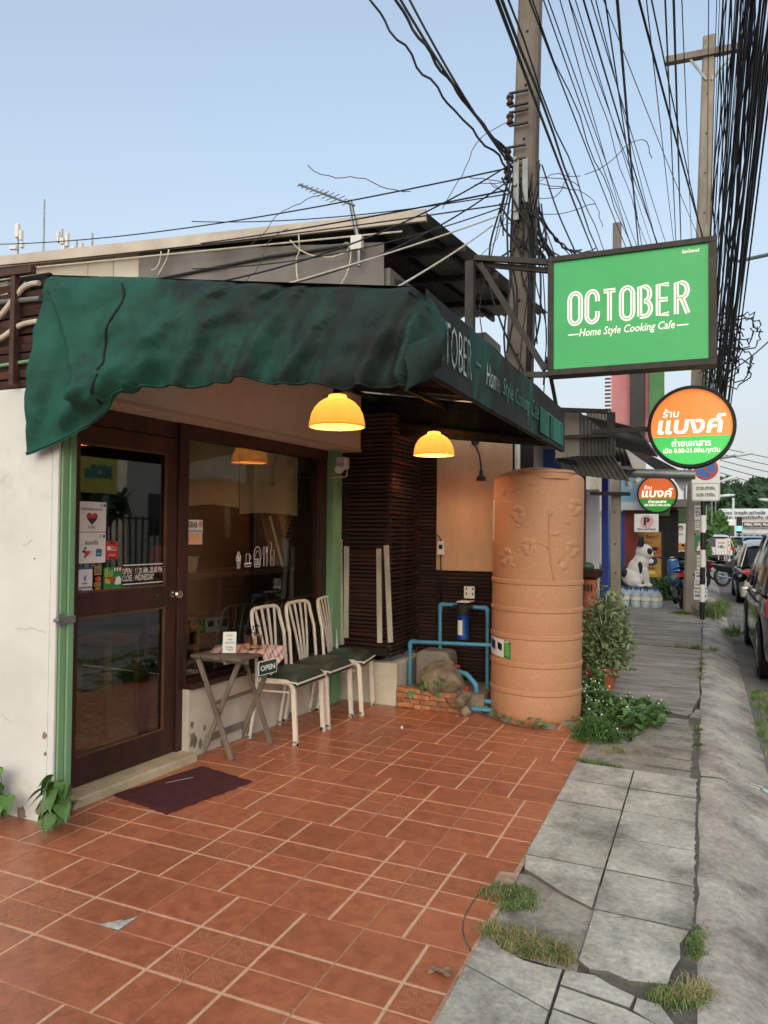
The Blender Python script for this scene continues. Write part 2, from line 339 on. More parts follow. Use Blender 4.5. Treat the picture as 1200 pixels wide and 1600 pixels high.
# ================================================================ SETTING: ground, road, pavement, patio
MB().quad((-300, -300, -.42), (300, -300, -.42), (300, 300, -.42), (-300, 300, -.42)).build('ground', 'earth', kind='structure')
MB().grid(lambda u, v: (lerp(3.5, 11.2, u), -25 + 95 * v, -.215 - .02 * math.sin(u * 3.1)), 8, 40).build('road', 'asphalt', kind='structure')
m = MB()
for y in range(-20, 66, 6): m.box((7.3, y, -.228), (7.42, y + 3, -.2225 + .004))
MB().box((-40, 66, -.4), (60, 84, -.2)).build('cross_road', 'asphalt', kind='structure')
# ---- patio of square patterned tiles
T = .4; TA = .375
patio = MB().grid(lambda u, v: (lerp(-1.7, 2.418, u), lerp(-3.6, 3.3, v), fz(lerp(-1.7, 2.418, u)) - .0045), 20, 4).build('patio_floor', 'joint', kind='structure')
def ornament(m, c, h):          # embossed four-leaf pattern outlined on the small square
    for q in range(4):
        for sgn in (-1, 1):
            pts = []
            for (a, b) in ((.10, .04), (.16, .20), (.30, .30), (.24, .46), (.34, .62), (.50, .74), (.62, .70), (.72, .80), (.82, .70), (.78, .52), (.84, .36), (.70, .26), (.50, .22), (.34, .10), (.20, .06)):
                x, y = a * h, b * h * .95
                if sgn < 0: x, y = y, x
                ca, sa = math.cos(q * math.pi / 2), math.sin(q * math.pi / 2)
                pts.append((x * ca - y * sa, x * sa + y * ca))
            m.stroke(pts, .0028, (c[0], c[1], .0009), X3, Y3, closed=True)
def tile_mesh(cut=None):
    g = .0026; h = T / 2; e = .0060; m = MB(); a = -h + TA * T
    m.mt(1).quad((-h + g, -h + g, -.0016), (h - g, -h + g, -.0016), (h - g, h - g, -.0016), (-h + g, h - g, -.0016))
    m.quad((-h + g, -h + g, -.012), (-h + g, -h + g, -.0016), (h - g, -h + g, -.0016), (h - g, -h + g, -.012))
    m.quad((h - g, -h + g, -.012), (h - g, -h + g, -.0016), (h - g, h - g, -.0016), (h - g, h - g, -.012))
    m.quad((h - g, h - g, -.012), (h - g, h - g, -.0016), (-h + g, h - g, -.0016), (-h + g, h - g, -.012))
    m.quad((-h + g, h - g, -.012), (-h + g, h - g, -.0016), (-h + g, -h + g, -.0016), (-h + g, -h + g, -.012))
    def pad(x0, y0, x1, y1, mi):
        m.mt(mi); b = .0018; n = 7
        def ring(d, z):       # hand-cut looking, slightly wavy edge
            rs = random.Random(int((x0 + 3) * 991 + (y0 + 3) * 773)); P = []
            for (ax, ay, bx, by) in ((x0 + d, y0 + d, x1 - d, y0 + d), (x1 - d, y0 + d, x1 - d, y1 - d), (x1 - d, y1 - d, x0 + d, y1 - d), (x0 + d, y1 - d, x0 + d, y0 + d)):
                for i in range(n):
                    t = i / n; j = rs.uniform(-.0007, .0007) if i else 0
                    P.append((ax + (bx - ax) * t + (j if ax == bx else 0), ay + (by - ay) * t + (j if ay == by else 0), z))
            return P
        A = ring(0, -.0016); B = ring(b, .0004); k = 4 * n
        m.add(A + B, [tuple(range(k, 2 * k))] + [(i, (i + 1) % k, (i + 1) % k + k, i + k) for i in range(k)])
    L0, L1 = -h + g, h - g
    pad(L0, L0, a - e, a - e, 2); pad(a + e, L0, L1, a - e, 0); pad(L0, a + e, a - e, L1, 0); pad(a + e, a + e, L1, L1, 0)
    oc = (L0 + a - e) / 2; m.mt(3); ornament(m, (oc, oc), (a - e - L0) / 2)
    me = bpy.data.meshes.new('tile'); me.from_pydata(m.v, [], m.f)
    for k in ('tile', 'tile_grout', 'tile_orn', 'tile_orn_line'): me.materials.append(MATS[k])
    me.polygons.foreach_set('material_index', m.m); me.update(); return me
TM = tile_mesh()
def put_tile(i, k):
    for di in (0, 1):
        for dk in (0, 1):
            vi, vk = i + di, k + dk
            if (vk % 4 == 0 and vi % 2 == 1) or (vk % 4 == 2 and vi % 2 == 0): spin = {(0, 0): 0, (1, 0): 1, (1, 1): 2, (0, 1): 3}[(di, dk)]
    x, y = (i + .5) * T, (k + .5) * T
    me = TM; cuts = None
    rot = Matrix.Rotation(spin * math.pi / 2, 4, 'Z')
    if (i, k) in ((5, 0), (2, -2), (5, -1)):
        me = TM.copy(); bm = bmesh.new(); bm.from_mesh(me); bm.transform(rot); rot = Matrix()
        def cut(co, no, kill=None):
            bmesh.ops.bisect_plane(bm, geom=bm.verts[:] + bm.edges[:] + bm.faces[:], plane_co=co, plane_no=no, clear_outer=bool(kill))
        if (i, k) == (5, 0):
            cut((2.335 - x, 0, 0), (1, 0, 0)); cut((0, .075 - y, 0), (0, 1, 0)); cut((0, .31 - y, 0), (0, 1, 0))
            bmesh.ops.delete(bm, geom=[f for f in bm.faces if f.calc_center_median().x > 2.335 - x and .075 - y < f.calc_center_median().y < .31 - y], context='FACES')
        elif (i, k) == (2, -2):
            cut((1.105 - x, -.8 - y, 0), (.11, -.09, 0), True)
        else:
            cut((2.375 - x, -.05 - y, 0), (1, .18, 0)); cut((0, -.2 - y, 0), (0, 1, 0))
            bmesh.ops.delete(bm, geom=[f for f in bm.faces if f.calc_center_median().x + .18 * (f.calc_center_median().y + .05 + y - .0) > 2.385 - x and f.calc_center_median().y < -.2 - y and f.calc_center_median().y > -.34 - y], context='FACES')
        bm.to_mesh(me); bm.free()
    o = bpy.data.objects.new('tile', me); COL.objects.link(o); o.parent = patio
    o.matrix_local = Matrix.Translation((x, y, fz(x) + rnd(-.0008, .0008))) @ Matrix.Rotation(.0211 + rnd(-.002, .002), 4, 'Y') @ Matrix.Rotation(rnd(-.002, .002), 4, 'X') @ rot
for i in range(-4, 6):
    for k in range(-9, 8):
        if i < 0 and k >= 0: continue
        if i < 2 and k >= 7: continue
        put_tile(i, k)
MB().add([(1.10, -.8, -.0255), (1.118, -.772, -.0245), (1.135, -.765, -.0255), (1.158, -.735, -.0245), (1.17, -.738, -.0255), (1.196, -.69, -.0255), (1.199, -.80, -.0255), (1.168, -.765, -.0228)], [(7, 1, 0), (7, 2, 1), (7, 3, 2), (7, 4, 3), (7, 5, 4), (7, 6, 5), (7, 0, 6)]).build('cement_fill', 'cement_white', patio)
# curved saw cut across the tiles near the broken edge
pts = [atF(600 + x * .25, 1200 + y * .25) for x, y in ((640, 755), (590, 795), (550, 850), (515, 905), (497, 960), (492, 1020), (505, 1075), (545, 1148))]
m = MB()
for a, b in zip(pts, pts[1:]):
    d = (b - a).normalized(); n = Vector((-d.y, d.x, 0)) * .0035; u = Vector((0, 0, .0022)); m.quad(a + n + u, a - n + u, b - n + u, b + n + u)
m.build('saw_cut', 'mortar_dark', patio)
# ---- paving slabs of the footway
def jag(x0, y0, x1, y1, j=.006, n=6, jr=None):
    P = []
    for side, (ax, ay, bx, by) in enumerate(((x0, y0, x1, y0), (x1, y0, x1, y1), (x1, y1, x0, y1), (x0, y1, x0, y0))):
        for i in range(n):
            t = i / n; q = (jr if (jr and side == 1) else j) * (1 if i else .5); P.append((ax + (bx - ax) * t + rnd(-q, q), ay + (by - ay) * t + rnd(-q, q)))
    return P
def slab(parent, poly, h, name='paving_slab', mt='slab', th=.05, tilt=0):
    cx = sum(p[0] for p in poly) / len(poly); cy = sum(p[1] for p in poly) / len(poly); k = len(poly); m = MB()
    T0 = [(cx + (x - cx) * .988, cy + (y - cy) * .988, fz(x) + h + tilt * (y - cy)) for x, y in poly]; T1 = [(x, y, fz(x) + h - .0022 + tilt * (y - cy)) for x, y in poly]; T2 = [(x, y, fz(x) - th) for x, y in poly]
    m.add(T0 + T1 + T2, [tuple(range(k))]); o_ = len(m.v) - 3 * k; m.mt(1)
    for q in ([(i + k, (i + 1) % k + k, (i + 1) % k, i) for i in range(k)] + [(i + 2 * k, (i + 1) % k + 2 * k, (i + 1) % k + k, i + k) for i in range(k)]): m.f.append([o_ + z_ for z_ in q]); m.m.append(1)
    return m.build(name, [mt, 'joint_dark'], parent, smooth=False)
pave = MB().grid(lambda u, v: (lerp(1.5, 3.14, u) if v > .2 else lerp(2.405, 3.14, u), lerp(-4, 3.75, min(1, v * 1.0)) if v < .99 else 3.8, fz(lerp(2.4, 3.14, u)) - .011), 6, 60).build('pavement', 'joint_dark', kind='structure')
rows = [2.045, 1.68, 1.29, .9, .51, .125, -.31]
for a, b in zip(rows[1:], rows):
    if a < -.2:
        slab(pave, [(2.757, -.27), (2.80, -.31), (2.86, -.295), (2.93, -.32), (3.0, -.30), (3.05, -.285), (3.06, -.2), (3.085, -.1), (3.08, .0), (3.11, .115), (2.95, .12), (2.76, .121)], .004)
    else:
        slab(pave, jag(2.403, a + .0025, 2.7535, b - .0025, .0015), rnd(0, .005)) if a > .0 and not (a < .2) else slab(pave, [(2.43, .36), (2.403, .505), (2.752, .506), (2.752, .13), (2.70, .16), (2.63, .2), (2.56, .26)] if a > .1 and a < .2 else jag(2.403, a, 2.752, b, .002), rnd(0, .004))
        slab(pave, jag(2.7575, a + .0025, 3.122, b - .0025, .0015, 16, .006), rnd(0, .005))
slab(pave, [(2.50, -.12), (2.62, -.13), (2.73, -.02), (2.72, .08), (2.66, .14), (2.55, .16), (2.48, .05)], -.012, mt='slab2')
rows = [-.345, -.59, -.83, -1.2, -1.57, -1.94, -2.31, -2.7, -3.1]
for n, (b, a) in enumerate(zip(rows, rows[1:])):
    slab(pave, ([(2.41, a + .004), (2.716, a + .004), (2.716, -.593), (2.41, -.468)] if n == 1 else jag(2.41, a + .004, 2.716, b - .004, .003)) if n else [(2.41, -.255), (2.44, -.25), (2.50, -.31), (2.58, -.345), (2.66, -.35), (2.715, -.34), (2.716, -.585), (2.41, -.46)], rnd(-.004, .004))
    if n == 0:
        slab(pave, [(2.724, -.345), (2.82, -.33), (2.88, -.365), (2.955, -.395), (2.945, -.462), (2.722, -.432)], .0); slab(pave, [(2.722, -.438), (2.93, -.469), (3.02, -.505), (3.085, -.55), (3.09, -.618), (2.722, -.562)], -.003)
        slab(pave, [(2.962, -.395), (3.03, -.40), (3.08, -.49), (3.075, -.536), (2.955, -.468)], -.002); slab(pave, [(2.722, -.568), (3.09, -.624), (3.10, -.83), (2.722, -.83)], -.004)
    else: slab(pave, jag(2.722, a + .004, 3.11, b - .004, .003, 14, .008), rnd(-.004, .004))
for (a, b) in ((2.06, 2.22), (2.23, 2.46), (2.47, 2.71), (2.72, 3.03), (3.04, 3.48)):
    slab(pave, jag(2.765, a, 3.085, b - .012, .003, 6, .01), rnd(-.012, -.004), mt='slab2')
    if b < 2.5: slab(pave, jag(2.46 + (.1 if b > 2.3 else 0), a, 2.755, b - .012, .004), -.012, mt='slab2')
slab(pave, jag(2.80, 3.49, 3.05, 3.66, .015), -.01, mt='conc_walk')
# cracked concrete further along
walk = MB().quad((-.4, 3.3, -.11), (3.14, 3.3, -.11), (3.14, 46, -.11), (-.4, 46, -.11)).build('walkway', 'mortar_dark', kind='structure')
yr = [3.72, 5.1, 7.72, 10.72, 13.2, 16.5, 20.5, 26, 34, 45]
for n, (a, b) in enumerate(zip(yr, yr[1:])):
    if n == 0:
        slab(walk, [(1.3, 3.6), (2.3, 3.75), (2.55, 3.86), (2.80, 3.9), (2.92, 3.78), (3.03, 3.72), (3.07, 3.82), (3.08, 4.1), (3.13, 4.6), (3.12, 5.1), (2.5, 5.06), (1.3, 5.1)], .008, 'concrete_slab', 'conc_walk', .1)
        slab(walk, [(3.05, 3.70), (3.13, 3.73), (3.14, 4.0), (3.10, 4.05)], .004, 'concrete_slab', 'conc_walk', .1)
    else: slab(walk, jag(-.3 if n > 3 else .9, a + .006, 3.13, b - .006, .012, 14, .02), rnd(-.004, .012), 'concrete_slab', 'conc_walk', .1)
kerb = MB().quad((3.1, -8, -.3), (3.6, -8, -.3), (3.6, 60, -.3), (3.1, 60, -.3)).build('kerb', 'mortar_dark', kind='structure')
ky = [-6, -3.2, -.6, 2.18, 4.2, 7.62, 10.85, 13.4, 17, 22, 30, 44, 60]
prof = [(3.128, -.12), (3.132, -.072), (3.15, -.066), (3.20, -.064), (3.25, -.067), (3.27, -.073), (3.42, -.135), (3.56, -.205), (3.575, -.23)]
for n, (a, b) in enumerate(zip(ky, ky[1:])):
    dz = rnd(-.006, .006); dx = rnd(-.006, .006); k = max(4, min(24, int((b - a) / .15)))
    jl = [rnd(-.008, .008) for _ in range(k + 1)]; jr = [rnd(-.006, .006) for _ in range(k + 1)]
    def fk(u, v, a=a, b=b, dz=dz, dx=dx, jl=jl, jr=jr, k=k):
        i = int(round(v * (len(prof) - 1))); q = int(round(u * k)); x, z = prof[i]; e = .012 if q in (0, k) else 0
        return (x + dx + (jl[q] if i < 2 else 0) + (jr[q] * (i - 4) / 4 if i > 5 else 0), lerp(a + .004, b - .004, u) + (0.0 if i < 3 else (.05 * math.sin(n * 7) * (i - 3) / 5)), z + dz - e + rnd(-.0004, .0004))
    MB().grid(fk, k, len(prof) - 1).build('kerb_segment', 'kerb', kerb, smooth='auto')
# ================================================================ CAFE BUILDING
cafe = thing('cafe_building', 'low cream walled cafe shop front with dark wood door and wide window', 'building', (0.1, 1.5, 0))
m = MB()      # side wall towards the camera
m.box((-1.9, -.2, -.05), (.205, -.15, 2.14)); m.build('side_wall', 'white_wall', cafe, bevel=.012); MB().box((-1.9, -.148, -.05), (.02, -.02, 2.14)).build('side_wall_core', 'white_wall', cafe)
MB().box((.209, -.203, -.05), (.249, -.185, 2.02)).build('wall_edge', 'white_wall', cafe, bevel=.005)
m = MB(); m.fbox(.945, 2.69, -.03, .12, -.05, .425); m.build('window_wall', 'white_old', cafe, bevel=.006)
mat('crack', '#7a746a', '#5f5a52', 9, .9)
rs = random.Random(21)
for (x0, z0, n_, d0) in ((-.02, .93, 16, (1, .02)), (.02, 1.35, 6, (.8, .2)), (-.1, .5, 7, (.7, -.3)), (-.25, 1.7, 8, (.9, .3))):    # hairline cracks in the render
    P = [(x0, z0)]
    for k in range(n_): P.append((P[-1][0] + .014 * d0[0], P[-1][1] + .014 * d0[1] + rs.uniform(-.007, .007)))
    MB().stroke([p for p in P if p[0] < .2], .0014, (0, -.2012, 0), X3, Z3).build('crack', 'crack', cafe)
def flake(cx, cz, r, seed): rs = random.Random(seed); return [(cx + r * rs.uniform(.5, 1.1) * math.cos(a), cz + r * 1.3 * rs.uniform(.5, 1.1) * math.sin(a)) for a in [i * .45 for i in range(14)]]
for k, (x, z, r) in enumerate(((.19, .42, .016), (.195, .33, .010), (.17, .05, .03), (.05, .02, .035), (-.12, .01, .04), (.1, 1.28, .006))): MB().prism(flake(x, z, r, k), (0, -.2008, 0), X3, Z3, .0006).build('bare_patch', 'mortar', cafe)
for k, (s_, z, r) in enumerate(((1.0, .10, .045), (1.07, .06, .03), (1.11, .15, .02), (.985, .2, .02), (1.16, .09, .022), (1.3, .02, .03), (1.6, .015, .04), (2.1, .02, .03))): MB().prism(flake(0, 0, r, k + 30), fp(s_, .1208, z), FD, Z3, .0006).build('bare_patch', 'mortar', cafe)
# header box above the door and window
m = MB(); m.fbox(-.12, 2.925, -.12, .27, 2.105, 2.62); m.build('header', 'header_cream', cafe, bevel=.012)
MB().fbox(-.12, 2.93, .262, .2735, 2.105, 2.128).build('header_trim', 'trim_beige', cafe)
MB().fbox(.0, .95, .0, .2, -.02, .045).build('threshold', 'stone_step', cafe, bevel=.008)
# room behind the glass
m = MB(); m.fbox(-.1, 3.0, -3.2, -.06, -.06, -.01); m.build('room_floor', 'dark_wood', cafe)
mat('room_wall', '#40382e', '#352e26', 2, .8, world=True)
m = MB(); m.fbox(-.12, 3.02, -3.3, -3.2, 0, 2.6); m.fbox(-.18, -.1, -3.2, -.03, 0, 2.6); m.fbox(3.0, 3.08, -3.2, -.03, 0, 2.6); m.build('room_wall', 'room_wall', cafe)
m = MB(); m.fbox(-.2, 3.1, -3.3, -.12, 2.6, 2.7); m.build('flat_roof', 'trim_beige', cafe)
# green steel posts
def green_post(pts_box, nm):
    m = MB(); m.box(*pts_box); return m.build(nm, 'green_paint', cafe, bevel=.004)
m = MB(); m.box((.21, -.182, -.02), (.257, -.142, 2.06)); m.box((.15, -.139, -.02), (.265, -.10, 2.06)); m.box((.03, -.096, -.02), (.115, .04, 2.06)); m.build('door_post', 'green_paint', cafe, bevel=.004)
m = MB(); m.box((.262, -.185, .965), (.275, -.10, 1.0)); m.box((.262, -.2, .955), (.268, -.17, 1.015)); m.tube([(.25, -.21, .985), (.285, -.21, .985)], .009, 8); m.build('latch_bracket', 'galv', cafe)
m = MB(); m.fbox(2.70, 2.775, .02, .135, -.02, 2.105); m.fbox(2.80, 2.875, .05, .115, -.02, 2.105); m.build('window_post', 'green_paint', cafe, bevel=.004)
# door
door = thing('door', None, None, fp(.12, .05, 0)); door.parent = cafe; door.location = Vector(fp(.12, .05, 0)) - ORG[cafe.name]
def part(m, nm, mt, par, **k): return m.build(nm, mt, par, **k)
DD0, DD1 = .02, .06; DL, DR = .075, .89
m = MB(); m.fbox(DL, DL + .055, DD0, DD1, .05, 2.0); m.fbox(DR - .095, DR, DD0, DD1, .05, 2.0); m.fbox(DL + .055, DR - .095, DD0, DD1, .05, .205); m.fbox(DL + .055, DR - .095, DD0, DD1, .955, 1.085); m.fbox(DL + .055, DR - .095, DD0, DD1, 1.9, 2.0)
m.build('door_frame', 'dark_wood', door, bevel=.004)
m = MB(); m.fbox(DL + .05, DR - .09, .037, .041, 1.08, 1.905); m.build('glass_pane', 'glass', door); m = MB(); m.fbox(DL + .05, DR - .09, .037, .041, .2, .96); m.build('glass_pane', 'glass', door)
m = MB()
for (z0, z1) in ((.205, .955), (1.085, 1.9)):
    m.fbox(DR - .105, DR - .095, .045, .058, z0, z1); m.fbox(DL + .055, DR - .105, .045, .058, z0, z0 + .01); m.fbox(DL + .055, DR - .105, .045, .058, z1 - .01, z1)
mat('bead', '#6b4a32', '#573a27', 8, .5); m.build('glazing_bead', 'bead', door)
m = MB(); c = fp(.855, .06, 1.03); m.lathe([(.004, .0), (.022, .0), (.022, .006), (.01, .012), (.01, .03), (.026, .038), (.03, .052), (.024, .064), (.004, .066)], c, 20, FN); m.build('handle', 'steel', door, smooth='auto')
m = MB(); m.lathe([(.001, .003), (.011, .003), (.011, 0)], fp(.725, .06, 1.03), 14, FN); m.build('lock', 'bead', door)
m = MB(); m.fbox(-.02, .07, -.02, .05, .045, 2.105); m.fbox(.893, .955, -.02, .075, -.01, 2.105); m.fbox(.07, .893, -.02, .05, 2.005, 2.105); m.build('frame', 'dark_wood', door, bevel=.004)
# stickers on the door glass: one mesh each (backing and print together)
mat('pr_white', '#e9e8e6', '#dedcd8', 6, .5); mat('pr_red', '#c63a35', '#b8322e', 6, .5); mat('pr_blue', '#2f6fae', '#2862a0', 6, .5); mat('pr_navy', '#23304f', '#1c2845', 6, .5)
mat('pr_green', '#2f8a4c', '#277a42', 6, .5); mat('pr_yellow', '#d8c85a', '#c8b84c', 6, .5); mat('pr_grey', '#77777a', '#69696c', 6, .5); mat('pr_orange', '#d9803a', '#c77232', 6, .5); mat('pr_pink', '#e6b0ae', '#d9a2a0', 6, .5); mat('pr_black', '#1d1b1b', '#161515', 6, .5); mat('pr_lime', '#9bc45a', '#8cb54c', 6, .5); mat('pr_teal', '#3f8f8a', '#36827d', 6, .5)
PR = ['pr_white', 'pr_red', 'pr_blue', 'pr_navy', 'pr_green', 'pr_yellow', 'pr_grey', 'pr_orange', 'pr_pink', 'pr_black', 'pr_lime', 'pr_teal']
WHT, RED, BLU, NAV, GRN, YEL, GRY, ORA, PNK, BLK, LIM, TEA = range(12)
class Sheet:     # flat print on a plane: coordinates in metres from lower left corner
    def __init__(s, o, x, y, w, h, base=WHT, th=.002, r=.004, lift=.0008):
        s.m = MB(); s.x = Vector(x).normalized(); s.y = Vector(y).normalized(); s.n = s.x.cross(s.y); s.o = Vector(o); s.w, s.h = w, h; s.lf = lift; s.k = 1
        if base is not None:
            s.m.mt(base); P = arc(w - r, r, r, -90, 0, 3) + arc(w - r, h - r, r, 0, 90, 3) + arc(r, h - r, r, 90, 180, 3) + arc(r, r, r, 180, 270, 3); s.m.prism(P, s.o, s.x, s.y, th)
    def at(s): s.k += 1; return s.o + s.n * (s.lf * (1 + .35 * (s.k % 5)))
    def t(s, body, x, y, w=None, h=None, c=BLK, bold=.01, size=.02, shear=0, align='L', gap=1): s.m.mt(c).text(body, s.at() + s.x * x + s.y * y, s.x, s.y, w, h, size, bold, shear, align, gap); return s
    def r(s, x, y, w, h, c, rad=0):
        o = s.at(); s.m.mt(c)
        P = [(x, y), (x + w, y), (x + w, y + h), (x, y + h)] if not rad else arc(x + w - rad, y + rad, rad, -90, 0, 3) + arc(x + w - rad, y + h - rad, rad, 0, 90, 3) + arc(x + rad, y + h - rad, rad, 90, 180, 3) + arc(x + rad, y + rad, rad, 180, 270, 3)
        s.m.add([o + s.x * a + s.y * b for a, b in P], [tuple(range(len(P)))]); return s
    def p(s, pts, c): o = s.at(); s.m.mt(c).add([o + s.x * a + s.y * b for a, b in pts], [tuple(range(len(pts)))]); return s
    def c(s, x, y, rad, c, ry=None): return s.p(arc(x, y, rad, 0, 350, 20, ry), c)
    def l(s, pts, w, c, closed=False): s.m.mt(c).stroke(pts, w, s.at(), s.x, s.y, closed); return s
    def b(s, name, parent=None, **k): return s.m.build(name, PR, parent, **k)
def dsheet(s0, z0, w, h, base=WHT, d=.0425): return Sheet(fp(s0, d, z0), FD, Z3, w, h, base)
def heart(cx, cy, r): return [(cx + r * .062 * 16 * math.sin(t) ** 3, cy + r * .062 * (13 * math.cos(t) - 5 * math.cos(2 * t) - 2 * math.cos(3 * t) - math.cos(4 * t))) for t in [i * 2 * math.pi / 28 for i in range(28)]]
s = dsheet(.128, 1.415, .20, .165); s.t('ร้านนี้ร่วมโครงการเราชนะ', .1, .118, .15, .016, BLK, .012, align='C').p(heart(.1, .075, .04), RED).p([q for q in heart(.1, .075, .04) if q[1] < .078], NAV).p(heart(.1, .077, .030), WHT).t('เราชนะ', .1, .018, .05, .014, BLK, .01, align='C').c(.165, .147, .009, GRY).c(.165, .147, .006, WHT).c(.187, .147, .009, BLU); s.b('sticker', door, label='white heart emblem poster at the top of the door stickers')
s = dsheet(.128, 1.243, .20, .168); s.t('คนละครึ่ง', .1, .1, .09, .028, BLK, .012, align='C').p(heart(.068, .055, .02), RED).r(.035, .058, .02, .012, NAV).r(.05, .03, .012, .014, NAV).r(.05, .075, .014, .012, NAV).l(heart(.1, .055, .012), .0015, NAV, True).r(.13, .035, .042, .042, BLU, .006).t('เป๋าตัง', .151, .046, .03, .01, WHT, .01, align='C').c(.165, .147, .009, GRY).c(.165, .147, .006, WHT).c(.187, .147, .009, BLU); s.b('sticker', door, label='white poster with dark half cross and red heart')
s = dsheet(.332, 1.258, .088, .104, RED); s.r(.026, .09, .036, .008, BLK, .003).r(.006, .052, .026, .024, WHT, .003).t('Thai', .036, .066, .03, .009, WHT).t('Food', .036, .05, .042, .013, WHT, .02).t('สวัสดี', .044, .02, .05, .01, WHT, align='C').r(.02, .006, .048, .006, BLK); s.b('sticker', door, label='red tag shaped sticker')
s = dsheet(.128, 1.065, .11, .155); s.r(0, .145, .11, .01, BLU).p([(.04, .118), (.052, .108), (.056, .09), (.066, .1), (.07, .118), (.06, .108), (.056, .104), (.05, .108)], BLU).p([(.048, .1), (.056, .078), (.066, .09), (.058, .1)], BLU).c(.056, .068, .022, GRY, .004).r(0, .042, .11, .008, GRY).r(.004, .014, .034, .022, BLU).t('promptpay', .042, .022, .06, .01, NAV, .008).t('shop', .03, .004, .04, .007, NAV); s.b('sticker', door, label='white sticker with a blue bird mark')
s = Sheet(fp(.245, .0425, 1.07), FD, Z3, .07, .155, None); s.r(.005, .105, .05, .05, ORA).r(.011, .111, .038, .038, GRY).c(.024, .083, .014, RED).c(.038, .083, .014, ORA).r(.006, .042, .048, .022, YEL).r(.008, .045, .044, .016, NAV).t('VISA', .03, .047, .036, .012, YEL, .01, align='C').r(.012, .004, .036, .032, ORA).t('JCB', .03, .012, .026, .014, NAV, .01, align='C'); s.b('sticker', door, label='column of small payment card stickers')
s = dsheet(.318, 1.062, .135, .152, GRN); s.t('อิ่ม', .035, .098, .06, .055, LIM, .05, align='C').t('คุ้ม', .05, .062, .06, .05, RED, .05, align='C').t('กิน', .028, .06, .036, .03, YEL, .05, align='C').r(.075, .13, .06, .018, WHT).r(.085, .13, .01, .018, RED).r(.105, .13, .01, .018, RED).r(.125, .13, .01, .018, RED).p([(.08, .06), (.09, .05), (.125, .055), (.13, .08), (.115, .1), (.09, .095)], WHT).r(.012, .022, .11, .013, LIM).r(.04, .022, .02, .013, RED).t('order online', .067, .008, .08, .007, WHT, align='C'); s.b('sticker', door, label='green food sticker with lime and red lettering')
s = Sheet(fp(.455, .0425, 1.04), FD, Z3, .36, .2, None); w = .325
s.r(.005, .178, w, .006, WHT).t('OPEN : 11.30 AM.-20.00 PM.', 0, .128, w + .005, .036, WHT, .012).t('CLOSE : WEDNESDAY', 0, .088, .255, .036, WHT, .012).r(.005, .068, w, .006, WHT).r(0, .018, .03, .038, WHT, .004).t('f', .012, .02, .014, .034, BLK, .04).r(.036, .018, .03, .038, WHT, .004).l(arc(.051, .036, .009, 0, 350, 14), .0025, BLK, True).r(.058, .046, .005, .005, BLK).t('OCTOBER COFFEE & HOME COOKING CAFE', .074, .028, .255, .018, WHT, .01)
s.b('lettering', door, label='white opening hours lettering on the door glass')
# window
win = thing('window', None, None, fp(1.8, .08, .45)); win.parent = cafe; win.location = Vector(fp(1.8, .08, .45)) - ORG[cafe.name]
m = MB(); m.fbox(.955, 2.70, -.02, .075, 2.02, 2.105); m.fbox(.957, .985, -.02, .07, .46, 2.02); m.fbox(2.60, 2.70, -.02, .07, .46, 2.02); m.fbox(.985, 2.6, -.02, .06, .46, .48); m.fbox(2.585, 2.6, 0, .055, .48, 2.02); m.build('frame', 'dark_wood', win, bevel=.003)
m = MB(); m.fbox(.95, 2.72, -.03, .15, .426, .462); m.build('sill', 'dark_wood', win, bevel=.004)
m = MB(); m.fbox(.98, 2.59, .038, .042, .475, 2.025); m.build('glass_pane', 'glass_window', win)
o0 = fp(1.50, .0435, 1.16); s = Sheet(o0, FD, Z3, .6, .15, None); lw = .006
# row of white line icons: cupcake, cup, burger, spoon, fork, iced glass
s.l([(.02, .055), (.012, .062), (.012, .075), (.022, .082), (.018, .092), (.028, .1), (.03, .112), (.04, .118), (.044, .108), (.05, .1), (.056, .09), (.064, .08), (.062, .066), (.056, .055)], .009, WHT, True).l([(.02, .05), (.026, .002), (.052, .002), (.058, .05)], lw, WHT).l([(.032, .048), (.034, .006)], .005, WHT).l([(.046, .048), (.044, .006)], .005, WHT).p([(.03, .06), (.05, .06), (.052, .075), (.034, .1), (.026, .08)], WHT)
s.l([(.125, .04), (.125, .1), (.165, .1), (.165, .04)], lw, WHT).l(arc(.168, .075, .014, -80, 80, 6), lw, WHT).l([(.105, .028), (.19, .03), (.178, .012), (.118, .01), (.105, .028)], lw, WHT).l([(.108, .034), (.19, .036)], .005, WHT)
s.l([(.22, .06)] + arc(.262, .09, .042, 180, 0, 10, .06) + [(.304, .06)], lw, WHT).l(arc(.262, .075, .024, 180, 0, 8, .045), .004, WHT)
for q in (.06, .046, .032, .02): s.l([(.22, q), (.304, q)], lw, WHT)
s.l([(.222, .02), (.232, .004), (.292, .004), (.302, .02)], lw, WHT)
s.l(arc(.342, .12, .013, 90, 440, 12, .028), .005, WHT, True).l([(.339, .092), (.338, .004), (.346, .004), (.345, .092)], .004, WHT)
s.p([(.37, .15), (.392, .15), (.39, .112), (.384, .1), (.378, .1), (.371, .112)], WHT).l([(.379, .1), (.378, .004), (.386, .004), (.384, .1)], .004, WHT).l([(.377, .15), (.378, .118)], .002, BLK).l([(.385, .15), (.384, .118)], .002, BLK)
s.l([(.425, .12), (.43, .004), (.468, .004), (.474, .12)], lw, WHT, True).l([(.44, .12), (.438, .17), (.42, .185)], .006, WHT).l([(.445, .04), (.45, .06), (.442, .075), (.452, .085)], .004, WHT)
s.b('window_icons', win, label='white line drawings of food and drinks on the glass')
